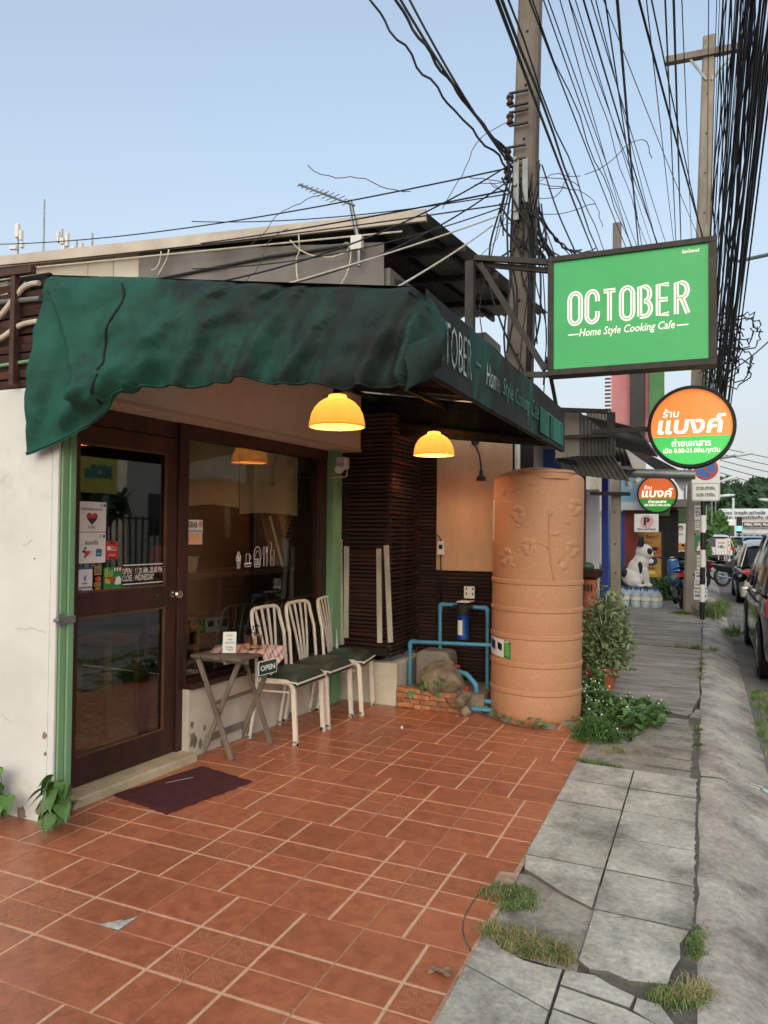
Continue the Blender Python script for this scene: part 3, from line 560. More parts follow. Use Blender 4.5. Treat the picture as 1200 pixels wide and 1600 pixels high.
s = Sheet(fp(1.0, .0435, 1.335), FD, Z3, .15, .16, PNK); s.r(.0, .075, .15, .085, WHT).t('GRAB', .012, .108, .085, .04, BLK, .03).t('กรุณาแจ้งหมายเลข', .01, .072, .13, .03, BLK, .012).t('ORDER', .03, .02, .11, .036, YEL, .03).t('No', .004, .022, .02, .022, RED, .02).c(.128, .132, .022, PNK)
s.b('notice', win, label='pink hand lettered delivery notice taped to the window')
# half curtain behind the glass (two panels, slightly uneven)
mat('linen', '#b8b08a', '#a59d78', 4, .9, bump=.1, bsc=60)
for (a, b, zb) in ((1.10, 1.65, 1.585), (1.655, 2.43, 1.545)):
    m = MB(); m.grid(lambda u, v: fp(lerp(a, b, u), -.05 + .012 * math.sin(u * 14 + a) * v, lerp(2.05, zb + .02 * math.sin(u * 3), v)), 30, 8); m.build('curtain', 'linen', win, smooth=True)
# ---------------------------------------------------------------- inside the shop (seen through the glass)
def counter():
    t = thing('window_counter', 'dark wooden counter shelf along the inside of the window', 'counter', fp(1.8, -.3, 0))
    MB().fbox(.98, 2.6, -.42, -.06, 1.10, 1.135).build('top', 'dark_wood', t)
    for s in (1.05, 1.8, 2.55): MB().fbox(s, s + .05, -.4, -.35, 0, 1.1).build('leg', 'dark_wood', t)
counter()
mat('stool_wood', '#9c6f3c', '#835a2e', 6, .5)
for k, (s0, lb) in enumerate(((1.12, 'light wooden stool inside, left below the window counter'), (1.75, 'light wooden stool inside, right below the window counter'))):
    t = thing('stool', lb, 'stool', fp(s0, -.75, 0), 'stools at the window counter')
    MB().fbox(s0 - .17, s0 + .17, -.92, -.58, .64, .68).build('seat', 'stool_wood', t)
    for a, b in ((-.15, -.9), (.12, -.9), (-.15, -.63), (.12, -.63)): MB().fbox(s0 + a, s0 + a + .03, b, b + .03, 0, .64).build('leg', 'stool_wood', t)
    MB().fbox(s0 - .15, s0 + .15, -.89, -.875, .25, .28).build('stretcher', 'stool_wood', t)
t = thing('dried_grass', 'bunch of dried golden grass standing in a tin vase behind the window', 'dried flowers', fp(2.47, -.2, 1.135))
m = MB(); m.lathe([(.035, 0), (.04, .01), (.04, .22), (.044, .23), (.038, .23), (.036, .2)], fp(2.47, -.2, 1.135), 18); m.build('vase', 'galv', t, smooth='auto')
mat('straw', '#a0703a', '#7d5228', 10, .8); m = MB()
for i in range(90):
    a = rnd(0, 6.28); r = rnd(0, .13); p0 = Vector(fp(2.47, -.2, 1.34)); p2 = p0 + Vector((r * math.cos(a), r * math.sin(a), rnd(.3, .48))); p1 = (p0 + p2) / 2 - Vector((0, 0, 0)) + Vector((-r * .2 * math.cos(a), -r * .2 * math.sin(a), 0)); m.tube([p0, p1, p2], .003, 3, False, rs=[.0015, .003, .0055])
m.build('stems', 'straw', t)
t = thing('framed_board', 'long wooden framed board leaning behind the window', 'board', fp(2.3, -.3, 1.135))
a, b = Vector(fp(2.26, -.12, 1.14)), Vector(fp(2.42, -.36, 1.55)); MB().bar(a, b, .13, .012, FN).build('panel', 'bead', t); MB().bar(a + FD * .07, b + FD * .07, .012, .02, FN).build('edge', 'plank_white', t)
mat('shade_in', '#d9a95a', '#c9984c', 6, .5, emit=(1, .5, .12), es=.3)
def inside_lamp(s0, d0, z0, lb):
    t = thing('ceiling_lamp', lb, 'lamp', fp(s0, d0, z0), 'lamps hanging inside the shop')
    m = MB(); m.lathe([(.03, .16), (.05, .15), (.11, .12), (.15, .06), (.165, 0)], fp(s0, d0, z0), 28); m.build('lamp_shade', 'shade_in', t, smooth=True)
    MB().tube([fp(s0, d0, z0 + .16), fp(s0, d0, 2.6)], .006, 6).build('cord', 'cable', t)
    l = bpy.data.lights.new('bulb', 'POINT'); l.energy = 1.3; l.color = (1, .62, .28); l.shadow_soft_size = .05; lo = bpy.data.objects.new('bulb', l); COL.objects.link(lo); lo.parent = t; lo.location = (0, 0, .03)
_p = atD(303, 724, 5.6); inside_lamp(_p.dot(FD), _p.dot(FN), _p.z, 'amber domed lamp glowing inside behind the left of the window')
m = MB(); m.fbox(1.05, 1.2, -.3, -.28, 1.14, 1.32); o = m.build('menu_stand', 'pr_red', label='small red picture menu standing on the counter behind the window', cat='menu', loc=fp(1.12, -.29, 1.14))
m = MB(); m.lathe([(.05, 0), (.062, .05), (.068, .1), (.072, .105), (.06, .1), (.05, .02)], fp(1.36, -.25, 1.135), 20); m.build('bowl', 'linen', smooth='auto', label='pale pot standing on the window counter', cat='pot', loc=fp(1.36, -.25, 1.135))
m = MB(); m.fbox(.3, 1.2, -3.19, -3.14, .9, 1.9); m.build('picture_board', 'pr_grey', label='dim framed board hanging on the back wall inside', cat='board', loc=fp(.7, -3.2, .9))
# ---------------------------------------------------------------- slatted screens beside the window
def slats(t, p, q, z0, z1, step, h, th, n, skip=None):   # horizontal boards from p to q, one object each, sharing a mesh
    p = Vector(p); q = Vector(q); m = MB(); d = (q - p); L = d.length; d.normalize(); nn = Vector((d.y, -d.x, 0))
    m.obox(Vector((0, 0, 0)), d * L / 2, nn * th / 2, Vector((0, 0, h / 2)) + nn * .006)
    me = bpy.data.meshes.new('slat'); me.from_pydata(m.v, [], m.f); me.materials.append(MATS['slat_wood']); z = z0
    while z < z1:
        if not (skip and skip(z)):
            o = bpy.data.objects.new('slat', me); COL.objects.link(o); o.parent = t; c = (p + q) / 2 + Vector((rnd(-.003, .003), rnd(-.004, .004), z)); o.location = c - ORG[t.name]; o.rotation_euler = (rnd(-.02, .02), rnd(-.006, .006), rnd(-.006, .006))
        z += step
t = thing('slat_screen', 'dark brown horizontal slat box boarding the corner beside the window', 'slat screen', (.6, 3, .35))
slats(t, (.26, 2.93, 0), (.735, 2.90, 0), .40, 2.45, .036, .022, .02, 0)
slats(t, (.745, 2.89, 0), (.755, 3.50, 0), .40, 2.45, .036, .022, .02, 0)
for x, y in ((.30, 2.95), (.70, 2.94), (.72, 3.2), (.72, 3.48)): MB().box((x - .02, y - .005, .36), (x + .02, y + .03, 2.5)).build('batten', 'slat_wood', t)
MB().box((.735, 3.505, .05), (.762, 3.562, 2.5)).build('batten', 'slat_wood', t); MB().box((.215, 2.905, .36), (.262, 2.99, 2.5)).build('batten', 'slat_wood', t)  # added filler posts, closing the gaps where sky light leaked past the slats
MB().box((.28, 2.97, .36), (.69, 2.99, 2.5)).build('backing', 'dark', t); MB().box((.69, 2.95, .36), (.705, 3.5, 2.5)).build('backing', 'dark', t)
t = thing('slat_wall', 'dark brown slats covering the lower wall behind the water pipes', 'slat screen', (1.2, 3.55, 0))
slats(t, (.755, 3.535, 0), (.925, 3.535, 0), .10, 2.5, .034, .021, .02, 0); slats(t, (.93, 3.535, 0), (1.75, 3.535, 0), .10, 1.075, .034, .021, .02, 0)
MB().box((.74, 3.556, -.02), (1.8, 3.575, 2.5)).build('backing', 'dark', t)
w = thing('cream_wall', 'cream plaster panel wall behind the tall water tank', 'wall', (1.3, 3.6, 0))
MB().box((.928, 3.522, 1.082), (1.62, 3.552, 2.40)).build('panel', 'cream_wall', w, bevel=.006)
MB().box((.74, 3.58, -.05), (1.66, 3.68, 2.62)).build('wall', 'cream_wall', w)
MB().tube([(1.66, 3.56, 1.0), (1.66, 3.56, 2.45)], .026, 10).build('rain_pipe', 'white_plastic', w, smooth='auto')
m = MB(); m.box((.24, 2.90, -.05), (.80, 3.0, .33)); m.box((.70, 3.0, -.05), (.797, 3.52, .325)); m.build('plinth', 'white_old', label='rough cream concrete plinth under the slat screen', cat='plinth', loc=(.5, 2.95, 0), bevel=.012)
# gate of slats with pale uprights leaning on the screen
t = thing('slat_gate', 'old slatted gate panel with four worn white uprights beside the window', 'gate', (.5, 2.87, .45))
for (a, b) in (((.277, 2.87, 1.36), (.307, 2.865, .46)), ((.345, 2.865, 1.30), (.352, 2.86, .52)), ((.648, 2.86, 1.285), (.668, 2.85, .50)), ((.715, 2.858, 1.315), (.765, 2.85, .51))):
    MB().bar(a, b, .044, .018, (0, 1, 0)).build('upright', 'plank_white', t, bevel=.003)
slats(t, (.33, 2.885, 0), (.69, 2.88, 0), .56, 1.27, .033, .022, .012, 0)
m = MB(); m.box((.30, 2.82, .40), (.74, 2.895, .455)); m.build('dark_board', 'dark', t)
# ---------------------------------------------------------------- left: brown louvre screen above the white wall, conduits
t = thing('louvre_screen', 'brown slat louvre on top of the white wall at the left', 'slat screen', (-.5, -.2, 2.14))
slats(t, (-1.9, -.19, 0), (.14, -.19, 0), 2.16, 2.68, .045, .034, .012, 0)
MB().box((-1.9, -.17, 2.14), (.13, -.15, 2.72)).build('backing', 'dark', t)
m = MB(); m.bar((-1.0, -.24, 2.735), (.10, -.24, 2.715), .035); m.build('top_rail', 'slat_wood', t); MB().bar((-.03, -.235, 2.15), (-.03, -.235, 2.72), .03).build('batten', 'slat_wood', t)
for k, (pts, mt, lb) in enumerate((([(-.5, -.225, 2.44), (-.15, -.225, 2.5), (.0, -.225, 2.63), (.04, -.225, 2.655), (.12, -.225, 2.65)], 'cable_white', 'beige plastic conduit bending upward over the brown louvre'), ([(-.5, -.225, 2.34), (-.14, -.225, 2.39), (.0, -.225, 2.455), (.12, -.225, 2.46)], 'cable_white', 'beige plastic conduit curving low across the brown louvre'), ([(-.5, -.215, 2.245), (.12, -.215, 2.27)], 'green_paint', 'thin pale green pipe crossing the brown louvre'), ([(-.5, -.215, 2.60), (.12, -.215, 2.575)], 'galv', 'grey metal pipe below the louvre top rail'))):
    m = MB(); m.tube(bend(pts, .05), .0135 if k != 2 else .009, 8); m.build('conduit', mt, smooth='auto', label=lb, cat='pipe', loc=pts[0])
# ================================================================ AWNING
aw = thing('awning', 'long green canvas awning box with faded white lettering over the patio', 'awning', (1.1, 1.4, 2.1))
AX, AY0, AY1 = 2.15, -.2, 3.05
mat('fascia', '#175a4a', '#0f352d', 3, .85, bump=.3, bsc=60, wear='#191c1b', wsc=2.2, wth=.40, wsoft=.1, world=True, stretch=(1, 1.0, .45))
m = MB(); m.grid(lambda u, v: (AX + .012 * math.sin(u * 17) * v * .5, lerp(AY0, AY1, u), lerp(2.395, 2.065, v)), 40, 6); m.grid(lambda u, v: (AX - .03, lerp(AY0, AY1, u), lerp(2.39, 2.07, v)), 4, 1); m.quad((AX - .03, AY0, 2.067), (AX, AY0, 2.067), (AX, AY1, 2.067), (AX - .03, AY1, 2.067)); m.quad((AX - .03, AY1, 2.067), (AX, AY1, 2.067), (AX, AY1, 2.394), (AX - .03, AY1, 2.39))
m.build('fascia', 'fascia', aw)
m = MB(); m.grid(lambda u, v: (lerp(.12, AX, u), lerp(AY0, AY1, v), lerp(2.70, 2.40, u) - .015 * math.sin(v * 9.4) ** 2), 12, 24); m.build('canopy', 'fascia', aw, smooth=True)
m = MB(); m.quad((.3, AY1 - .004, 2.3), (AX, AY1 - .004, 2.1), (AX, AY1 - .004, 2.39), (.3, AY1 - .004, 2.66)); m.build('end_cloth', 'fascia', aw)
for y in (-.15, .65, 1.45, 2.25, 3.0): MB().bar((.28, y, 2.62), (AX - .05, y, 2.355), .03, .05).build('rafter', 'black_metal', aw)
for x in (.6, 1.2, 1.8): MB().bar((x, AY0 + .05, 2.64 - (x - .28) * .146 - .05), (x, AY1 - .05, 2.64 - (x - .28) * .146 - .05), .03, .03).build('purlin', 'black_metal', aw)
MB().bar((AX - .05, AY0, 2.10), (AX - .05, AY1, 2.10), .03, .03).build('edge_rail', 'black_metal', aw)
MB().bar((.75, 3.0, 2.34), (AX - .04, 3.0, 2.12), .03, .04).build('edge_rail', 'black_metal', aw)
mat('letter_old', '#bfc6bd', '#55706a', 9, .8, lo=.42, hi=.55, world=True)
mat('letter_faded', '#4e8a7c', '#245a4e', 7, .8, lo=.4, hi=.6, world=True)
def ftext(b, y, z, w, h, mt, bold=.0, shear=0): m = MB(); m.text(b, (AX + .0105, y, z), Y3, Z3, w, h, bold=bold, shear=shear); m.build('lettering', mt, aw)
m = MB(); m.text('OCTOBER', (AX + .0105, -.18, 2.14), Y3, Z3, .60, .185, bold=-.012); m.text('OCTOBER', (AX + .0108, -.165, 2.152), Y3, Z3, .57, .165, bold=-.03); m.build('lettering', 'letter_old', aw)
ftext('—', .50, 2.235, .09, .012, 'letter_old'); ftext('Home', .68, 2.17, .27, .115, 'letter_old', -.005, .2); ftext('Style', 1.02, 2.15, .24, .125, 'letter_faded', 0, .2); ftext('Cooking', 1.32, 2.15, .38, .125, 'letter_faded', 0, .2); ftext('Cafe', 1.77, 2.17, .22, .115, 'letter_faded', .005, .2)
m = MB(); m.box((AX + .009, 2.05, 2.262), (AX + .011, 2.92, 2.272)); m.build('lettering', 'letter_faded', aw)
mat('streak', '#2f8a76', '#1c5347', 14, .85, stretch=(1, 1, .15), lo=.45, hi=.6, world=True)
m = MB()
for y0, y1 in ((2.04, 2.36), (2.42, 2.92)):
    m.box((AX + .0085, y0, 2.10), (AX + .010, y1, 2.262))
m.build('faded_patch', 'streak', aw)
# loose green cloth thrown over the near side of the awning
top = [(62, 432), (200, 434), (300, 440), (400, 447), (480, 449), (560, 451), (640, 456), (664, 470), (690, 520)]
bot = [(40, 712), (95, 692), (140, 668), (165, 645), (187, 620), (240, 606), (300, 607), (360, 600), (400, 595), (440, 606), (480, 598), (540, 613), (600, 607), (640, 608), (668, 598), (692, 570)]
def cl_top(u): x = lerp(62, 690, u); return x, interp(top, x)
def cl_bot(u): x = lerp(40, 692, u); return x, interp(bot, x)
creases = [((95, 470), (135, 620), .07, 16), ((175, 620), (330, 470), .05, 22), ((225, 600), (400, 470), .045, 26), ((290, 600), (335, 520), .04, 14), ((400, 590), (455, 470), .05, 18), ((455, 600), (500, 520), .05, 16), ((585, 600), (640, 470), .07, 20), ((640, 590), (660, 500), .06, 14), ((70, 640), (100, 520), .03, 14), ((120, 660), (170, 600), .04, 12), ((520, 610), (580, 520), .03, 20), ((240, 600), (262, 545), .03, 12), ((350, 600), (372, 545), .03, 12)]
def cloth(u, v):
    xt, yt = cl_top(u); xb, yb = cl_bot(u); x = lerp(xt, xb, v); y = lerp(yt, yb, v); dep = 0
    for (a, b, amp, wd) in creases:
        ax, ay = a; bx, by = b; dx, dy = bx - ax, by - ay; L2 = dx * dx + dy * dy; t = max(0, min(1, ((x - ax) * dx + (y - ay) * dy) / L2)); q = ((x - ax - t * dx) * dy - (y - ay - t * dy) * dx) / math.sqrt(L2)
        r = math.hypot(x - ax - t * dx, y - ay - t * dy); sg = 1 if q >= 0 else -1; wd *= 1.35; g = math.exp(-(r / wd) ** 2)
        dep += 1.8 * amp * g * (.5 + .8 * math.tanh(sg * r / wd * 2.2)) * (1 - .5 * t)
    dep += .05 * math.sin(v * 2.6) + .03 * v + .012 * math.sin(u * 31 + v * 4) * v
    from mathutils import noise as _n
    dep += .030 * _n.noise(Vector((x * .018, y * .03 + x * .012, 1.7))) + .008 * _n.noise(Vector((x * .05, y * .06 + x * .04, 4.2))) + .002 * _n.noise(Vector((x * .13, y * .12, 9)))
    Y = -.27 + .02 * math.sin(u * 3)
    if u > .93: Y += (u - .93) * 1.2
    p = atY(x, y, Y); p.y -= dep * .9 - .04; return p
m = MB(); m.grid(cloth, 150, 44)
# top edge turned over the frame, lower hem doubled back
m.grid(lambda u, v: cloth(u, 0) + Vector((0, .10 * v, .03 * math.sin(v * 3.1))), 150, 4)
m.grid(lambda u, v: cloth(u, 1) + Vector((0, .05 * v, .07 * v + .015 * math.sin(v * 3))), 150, 4)
def flap(u, v):      # tucked corner end seen from below
    a = atY(lerp(632, 690, u), lerp(612, 572, u), -.33); return a + Vector((.02 * math.sin(v * 4), -.05 * math.sin(v * 3.1) * (.4 + u), lerp(.0, .17, v) * (1 - .25 * u)))
m.grid(flap, 14, 8)
gc_ = thing('green_cloth', 'loose green canvas sheet draped over the near end of the awning', 'canvas sheet', (1, -.3, 2.1)); m.build('sheet', 'canvas', gc_, smooth=True)
m = MB(); m.tube([cloth(.195 + .012 * math.sin(i * .5), .03 + i * .045) - Y3 * .004 for i in range(21)], .007, 6, rs=[.004 + .004 * abs(math.sin(i * .9)) for i in range(21)]); m.build('seam', 'dark', gc_, smooth=True)
m = MB(); m.tube([cloth(i / 150, .985) - Y3 * .003 for i in range(151)], .0045, 5); m.build('hem', 'canvas', gc_, smooth=True)
# ridge tiles peeping over the cloth
for x in (306, 348):
    c = atY(x, 446, .0); m = MB(); m.lathe([(.05, 0), (.055, .01), (.055, .3)], c - Vector((0, 0, .03)), 14, Vector((.3, 1, 0)), True); m.build('ridge_tile', 'galv', smooth='auto', label='grey round ridge tile peeping over the awning cloth, %s one' % ('left' if x < 320 else 'right'), cat='roof tile', loc=c)
# ================================================================ pendant lamps under the awning
def shade_mat():
    m = bpy.data.materials.new('amber_shade'); m.use_nodes = True; N = m.node_tree.nodes; L = m.node_tree.links; b = N['Principled BSDF']
    b.inputs['Base Color'].default_value = (.8, .36, .07, 1); b.inputs['Roughness'].default_value = .25; b.inputs['Emission Color'].default_value = (1, .36, .045, 1); b.inputs['Emission Strength'].default_value = .22
    tr = N.new('ShaderNodeBsdfTranslucent'); tr.inputs[0].default_value = (1, .46, .10, 1); mx = N.new('ShaderNodeMixShader'); mx.inputs[0].default_value = .10
    L.new(b.outputs[0], mx.inputs[1]); L.new(tr.outputs[0], mx.inputs[2]); L.new(mx.outputs[0], N['Material Output'].inputs[0]); MATS['amber_shade'] = m
shade_mat(); mat('bulb_glow', '#fff2d0', '#fff2d0', 5, .4, emit=(1, .75, .35), es=8)
for (c, ztop, lb) in ((Vector((1.16, 1.02, 2.045)), 2.53, 'amber ribbed pendant lamp hanging nearest, in front of the cream header'), (Vector((1.14, 2.83, 2.05)), 2.53, 'amber ribbed pendant lamp hanging farther back by the slat screen')):
    t = thing('pendant_lamp', lb, 'lamp', c, 'pendant lamps under the awning'); t['label'] = lb
    m = MB(); pr_ = [(.033, .196), (.05, .192), (.055, .186), (.055, .172), (.075, .166), (.105, .146), (.13, .118), (.148, .085), (.158, .05), (.162, .02), (.164, 0), (.160, 0)]
    m.lathe(pr_, c, 176, wob=lambda a, z: 1 + (.016 * math.sin(a * 44) if z < .165 else 0)); m.build('lamp_shade', 'amber_shade', t, smooth=True)
    MB().lathe([(.165, .0), (.1665, .004), (.1655, .009), (.163, .009)], c, 64).build('rim', 'amber_shade', t, smooth=True)
    MB().ball(c + Vector((0, 0, .165)), .022, .022, .024, 14, 8).build('bulb', 'bulb_glow', t, smooth=True)
    m = MB(); m.lathe([(.004, .26), (.02, .255), (.028, .21), (.033, .195)], c, 18); m.tube([c + Vector((0, 0, .25)), Vector((c.x, c.y, ztop))], .004, 6); m.build('cord', 'black_metal', t, smooth='auto')
    l = bpy.data.lights.new('lamp_light', 'POINT'); l.energy = 3.6; l.color = (1, .82, .62); l.shadow_soft_size = .035; lo = bpy.data.objects.new('lamp_light', l); COL.objects.link(lo); lo.parent = t; lo.location = (0, 0, .10)
# ================================================================ FURNITURE ON THE PATIO
m = MB()
A = [Vector((.222, .235, 0)), Vector((.655, .150, 0)), Vector((.775, .765, 0)), Vector((.348, .86, 0))]
def matf(u, v):
    p = lerp(lerp(A[0], A[1], u), lerp(A[3], A[2], u), v); e = .004 * math.sin(v * 40 + u * 9); edge = min(u, 1 - u, v, 1 - v)
    return (p.x + (e if u in (0, 1) else 0), p.y + (.003 * math.sin(u * 50) if v in (0, 1) else 0), fz(p.x) + (.011 if edge > .0 else .002) + .0015 * math.sin(u * 23 + v * 11) + (.012 * max(0, 1 - math.hypot(u - 1, v - .5) * 6)))
m.grid(matf, 30, 40); m.build('doormat', 'mat_red', smooth=True, label='dark maroon doormat lying on the tiles before the door', cat='doormat', loc=(.5, .5, 0))
mm = MB(); p0 = atF(258, 1228); p1 = atF(302, 1219); mm.tube([p0 + Z3 * .0165, (p0 + p1) / 2 + Vector((.0, .0, .017)), p1 + Z3 * .0165], .0012, 4); mm.build('twig', 'cable_white', label='thin pale twig lying on the maroon doormat', cat='twig', loc=p0)
# folding table
tb = thing('folding_table', 'small weathered wooden folding table beside the white chairs', 'table', (.3, 1.3, 0))
ZT = .632
m = MB(); y0 = 1.02
for k in range(5):
    MB().box((.128 + k * .077, 1.02 + .004 * (k % 2), ZT - .022), (.128 + k * .077 + .073, 1.565 + .005 * (k % 3), ZT + .0015 * (k % 2))).build('plank', 'table_top', tb, bevel=.004)
for y in (1.08, 1.50): MB().box((.13, y, ZT - .045), (.51, y + .03, ZT - .0225)).build('batten', 'table_wood', tb)
for (a, b) in (((.16, 1.062, ZT - .03), (.432, 1.05, fz(.43))), ((.455, 1.092, ZT - .03), (.185, 1.092, fz(.2))), ((.175, 1.53, ZT - .03), (.482, 1.44, fz(.48))), ((.47, 1.49, ZT - .03), (.20, 1.50, fz(.2)))):
    MB().bar(a, b, .032, .018, (0, 1, 0)).build('leg', 'table_wood', tb, bevel=.003)
MB().bar((.22, 1.09, .09), (.225, 1.50, .09), .018, .04).build('stretcher', 'table_wood', tb); MB().bar((.30, 1.07, .33), (.30, 1.50, .33), .016, .02).build('stretcher', 'table_wood', tb)
MB().bar((.37, 1.05, .595), (.42, 1.53, .595), .018, .03).build('stretcher', 'table_wood', tb)
# gingham cloth
def gingham():
    m = bpy.data.materials.new('gingham'); m.use_nodes = True; N = m.node_tree.nodes; L = m.node_tree.links; b = N['Principled BSDF']; b.inputs['Roughness'].default_value = .9
    uv = N.new('ShaderNodeTexCoord'); sp = N.new('ShaderNodeSeparateXYZ'); L.new(uv.outputs['UV'], sp.inputs[0]); prev = None
    for i in (0, 1):
        mu = N.new('ShaderNodeMath'); mu.operation = 'MULTIPLY'; mu.inputs[1].default_value = 9; L.new(sp.outputs[i], mu.inputs[0]); fr = N.new('ShaderNodeMath'); fr.operation = 'FRACT'; L.new(mu.outputs[0], fr.inputs[0])
        lt = N.new('ShaderNodeMath'); lt.operation = 'LESS_THAN'; lt.inputs[1].default_value = .4 if i else .33; L.new(fr.outputs[0], lt.inputs[0]); ml = N.new('ShaderNodeMath'); ml.operation = 'MULTIPLY'; ml.inputs[1].default_value = .5; L.new(lt.outputs[0], ml.inputs[0])
        if prev is None: prev = ml
        else: ad = N.new('ShaderNodeMath'); L.new(prev.outputs[0], ad.inputs[0]); L.new(ml.outputs[0], ad.inputs[1]); prev = ad
    r = N.new('ShaderNodeValToRGB'); r.color_ramp.elements[0].color = (.80, .74, .68, 1); r.color_ramp.elements[1].color = (.48, .07, .07, 1); L.new(prev.outputs[0], r.inputs[0]); L.new(r.outputs[0], b.inputs['Base Color']); MATS['gingham'] = m
gingham()
m = MB(); n = 26; C0 = Vector((.20, 1.13)); ex = Vector((.62, .33)).normalized(); ey = Vector((-.33, .62)).normalized(); UVS = []
def gc(u, v):
    p = C0 + ex * u * .52 + ey * (v * .36 - .05); x, y = p; z = ZT + .004 + .002 * math.sin(u * 19 + v * 13); ov = x - .516; ov2 = y - 1.572
    if ov > 0: z -= ov * .97; x = .516 + ov * .12 + .006 * math.sin(v * 14)
    if ov2 > 0: z -= ov2 * .95; y = 1.572 + ov2 * .15
    return (x, y, z)
m.grid(gc, n, n); o = m.build('gingham_cloth', 'gingham', smooth=True, label='red and white checked cloth draped over the table corner', cat='cloth', loc=(.4, 1.3, ZT))
uvl = o.data.uv_layers.new(name='UVMap')
for lp in o.data.loops: i = lp.vertex_index; uvl.data[lp.index].uv = ((i // (n + 1)) / n, (i % (n + 1)) / n)
# soap dispenser on the cloth
bx, by, bz = .40, 1.33, ZT + .007
t = thing('soap_bottle', 'clear square soap bottle with a steel pump on the checked cloth', 'bottle', (bx, by, bz)); glass_mat('soap', (.93, .80, .70), .05, 1.2)
m = MB(); P = [(a * .036 + math.cos(R(g)) * .01, b * .036 + math.sin(R(g)) * .01) for a, b, gs in ((1, -1, (-90, -45, 0)), (1, 1, (0, 45, 90)), (-1, 1, (90, 135, 180)), (-1, -1, (180, 225, 270))) for g in gs]; m.prism(P, (bx, by, bz + .095), X3, Y3, .095); m.build('bottle_body', 'soap', t, bevel=.004)
MB().lathe([(.0, .128), (.008, .128), (.01, .115), (.02, .112), (.02, .095)], (bx, by, bz), 18).build('collar', 'steel', t, smooth='auto')
MB().tube([(bx, by, bz + .12), (bx, by, bz + .152), (bx + .02, by + .03, bz + .156), (bx + .024, by + .036, bz + .146)], .0045, 8).build('pump', 'black_rubber', t, smooth=True)
# card stand on table
o0 = Vector((.30, 1.125, ZT + .006)); ax = Vector((.75, .40, 0)).normalized(); ay = Vector((-.10, .20, 1)).normalized()
s = Sheet(o0, ax, ay, .085, .135, WHT, .003, .004); s.t('กดปุ่ม', .042, .105, .04, .014, BLK, .008, align='C').t('ล้างมือ', .045, .08, .03, .014, BLK, .008, align='C').t('ก่อนเข้าร้าน', .045, .06, .06, .014, BLK, .008, align='C').l([(.02, .045), (.03, .02), (.045, .015), (.06, .03), (.05, .04), (.03, .035)], .003, BLK).l(arc(.055, .025, .013, 0, 350, 12), .003, GRY, True)
s.b('notice_card', label='small white hand washing notice card standing on the table', cat='card', loc=o0)
# OPEN sign hanging on the table edge
c = atX(404, 1057, .545); ax = Vector((.30, .93, .06)).normalized(); ay = Vector((0, -.06, 1)).normalized()
s = Sheet(c, ax, ay, .155, .092, WHT, .005, .008); s.r(.005, .005, .145, .082, GRN, .005); s.r(.0065, .0065, .142, .079, BLK, .005); s.t('OPEN', .0775, .027, .122, .036, WHT, .03, align='C')
mat('open_green', '#17402c', '#123524', 6, .5); o = s.m.build('open_sign', [('open_green' if q == 'pr_black' else q) for q in PR], label='dark green OPEN sign with white border hanging at the table corner', cat='sign', loc=c)
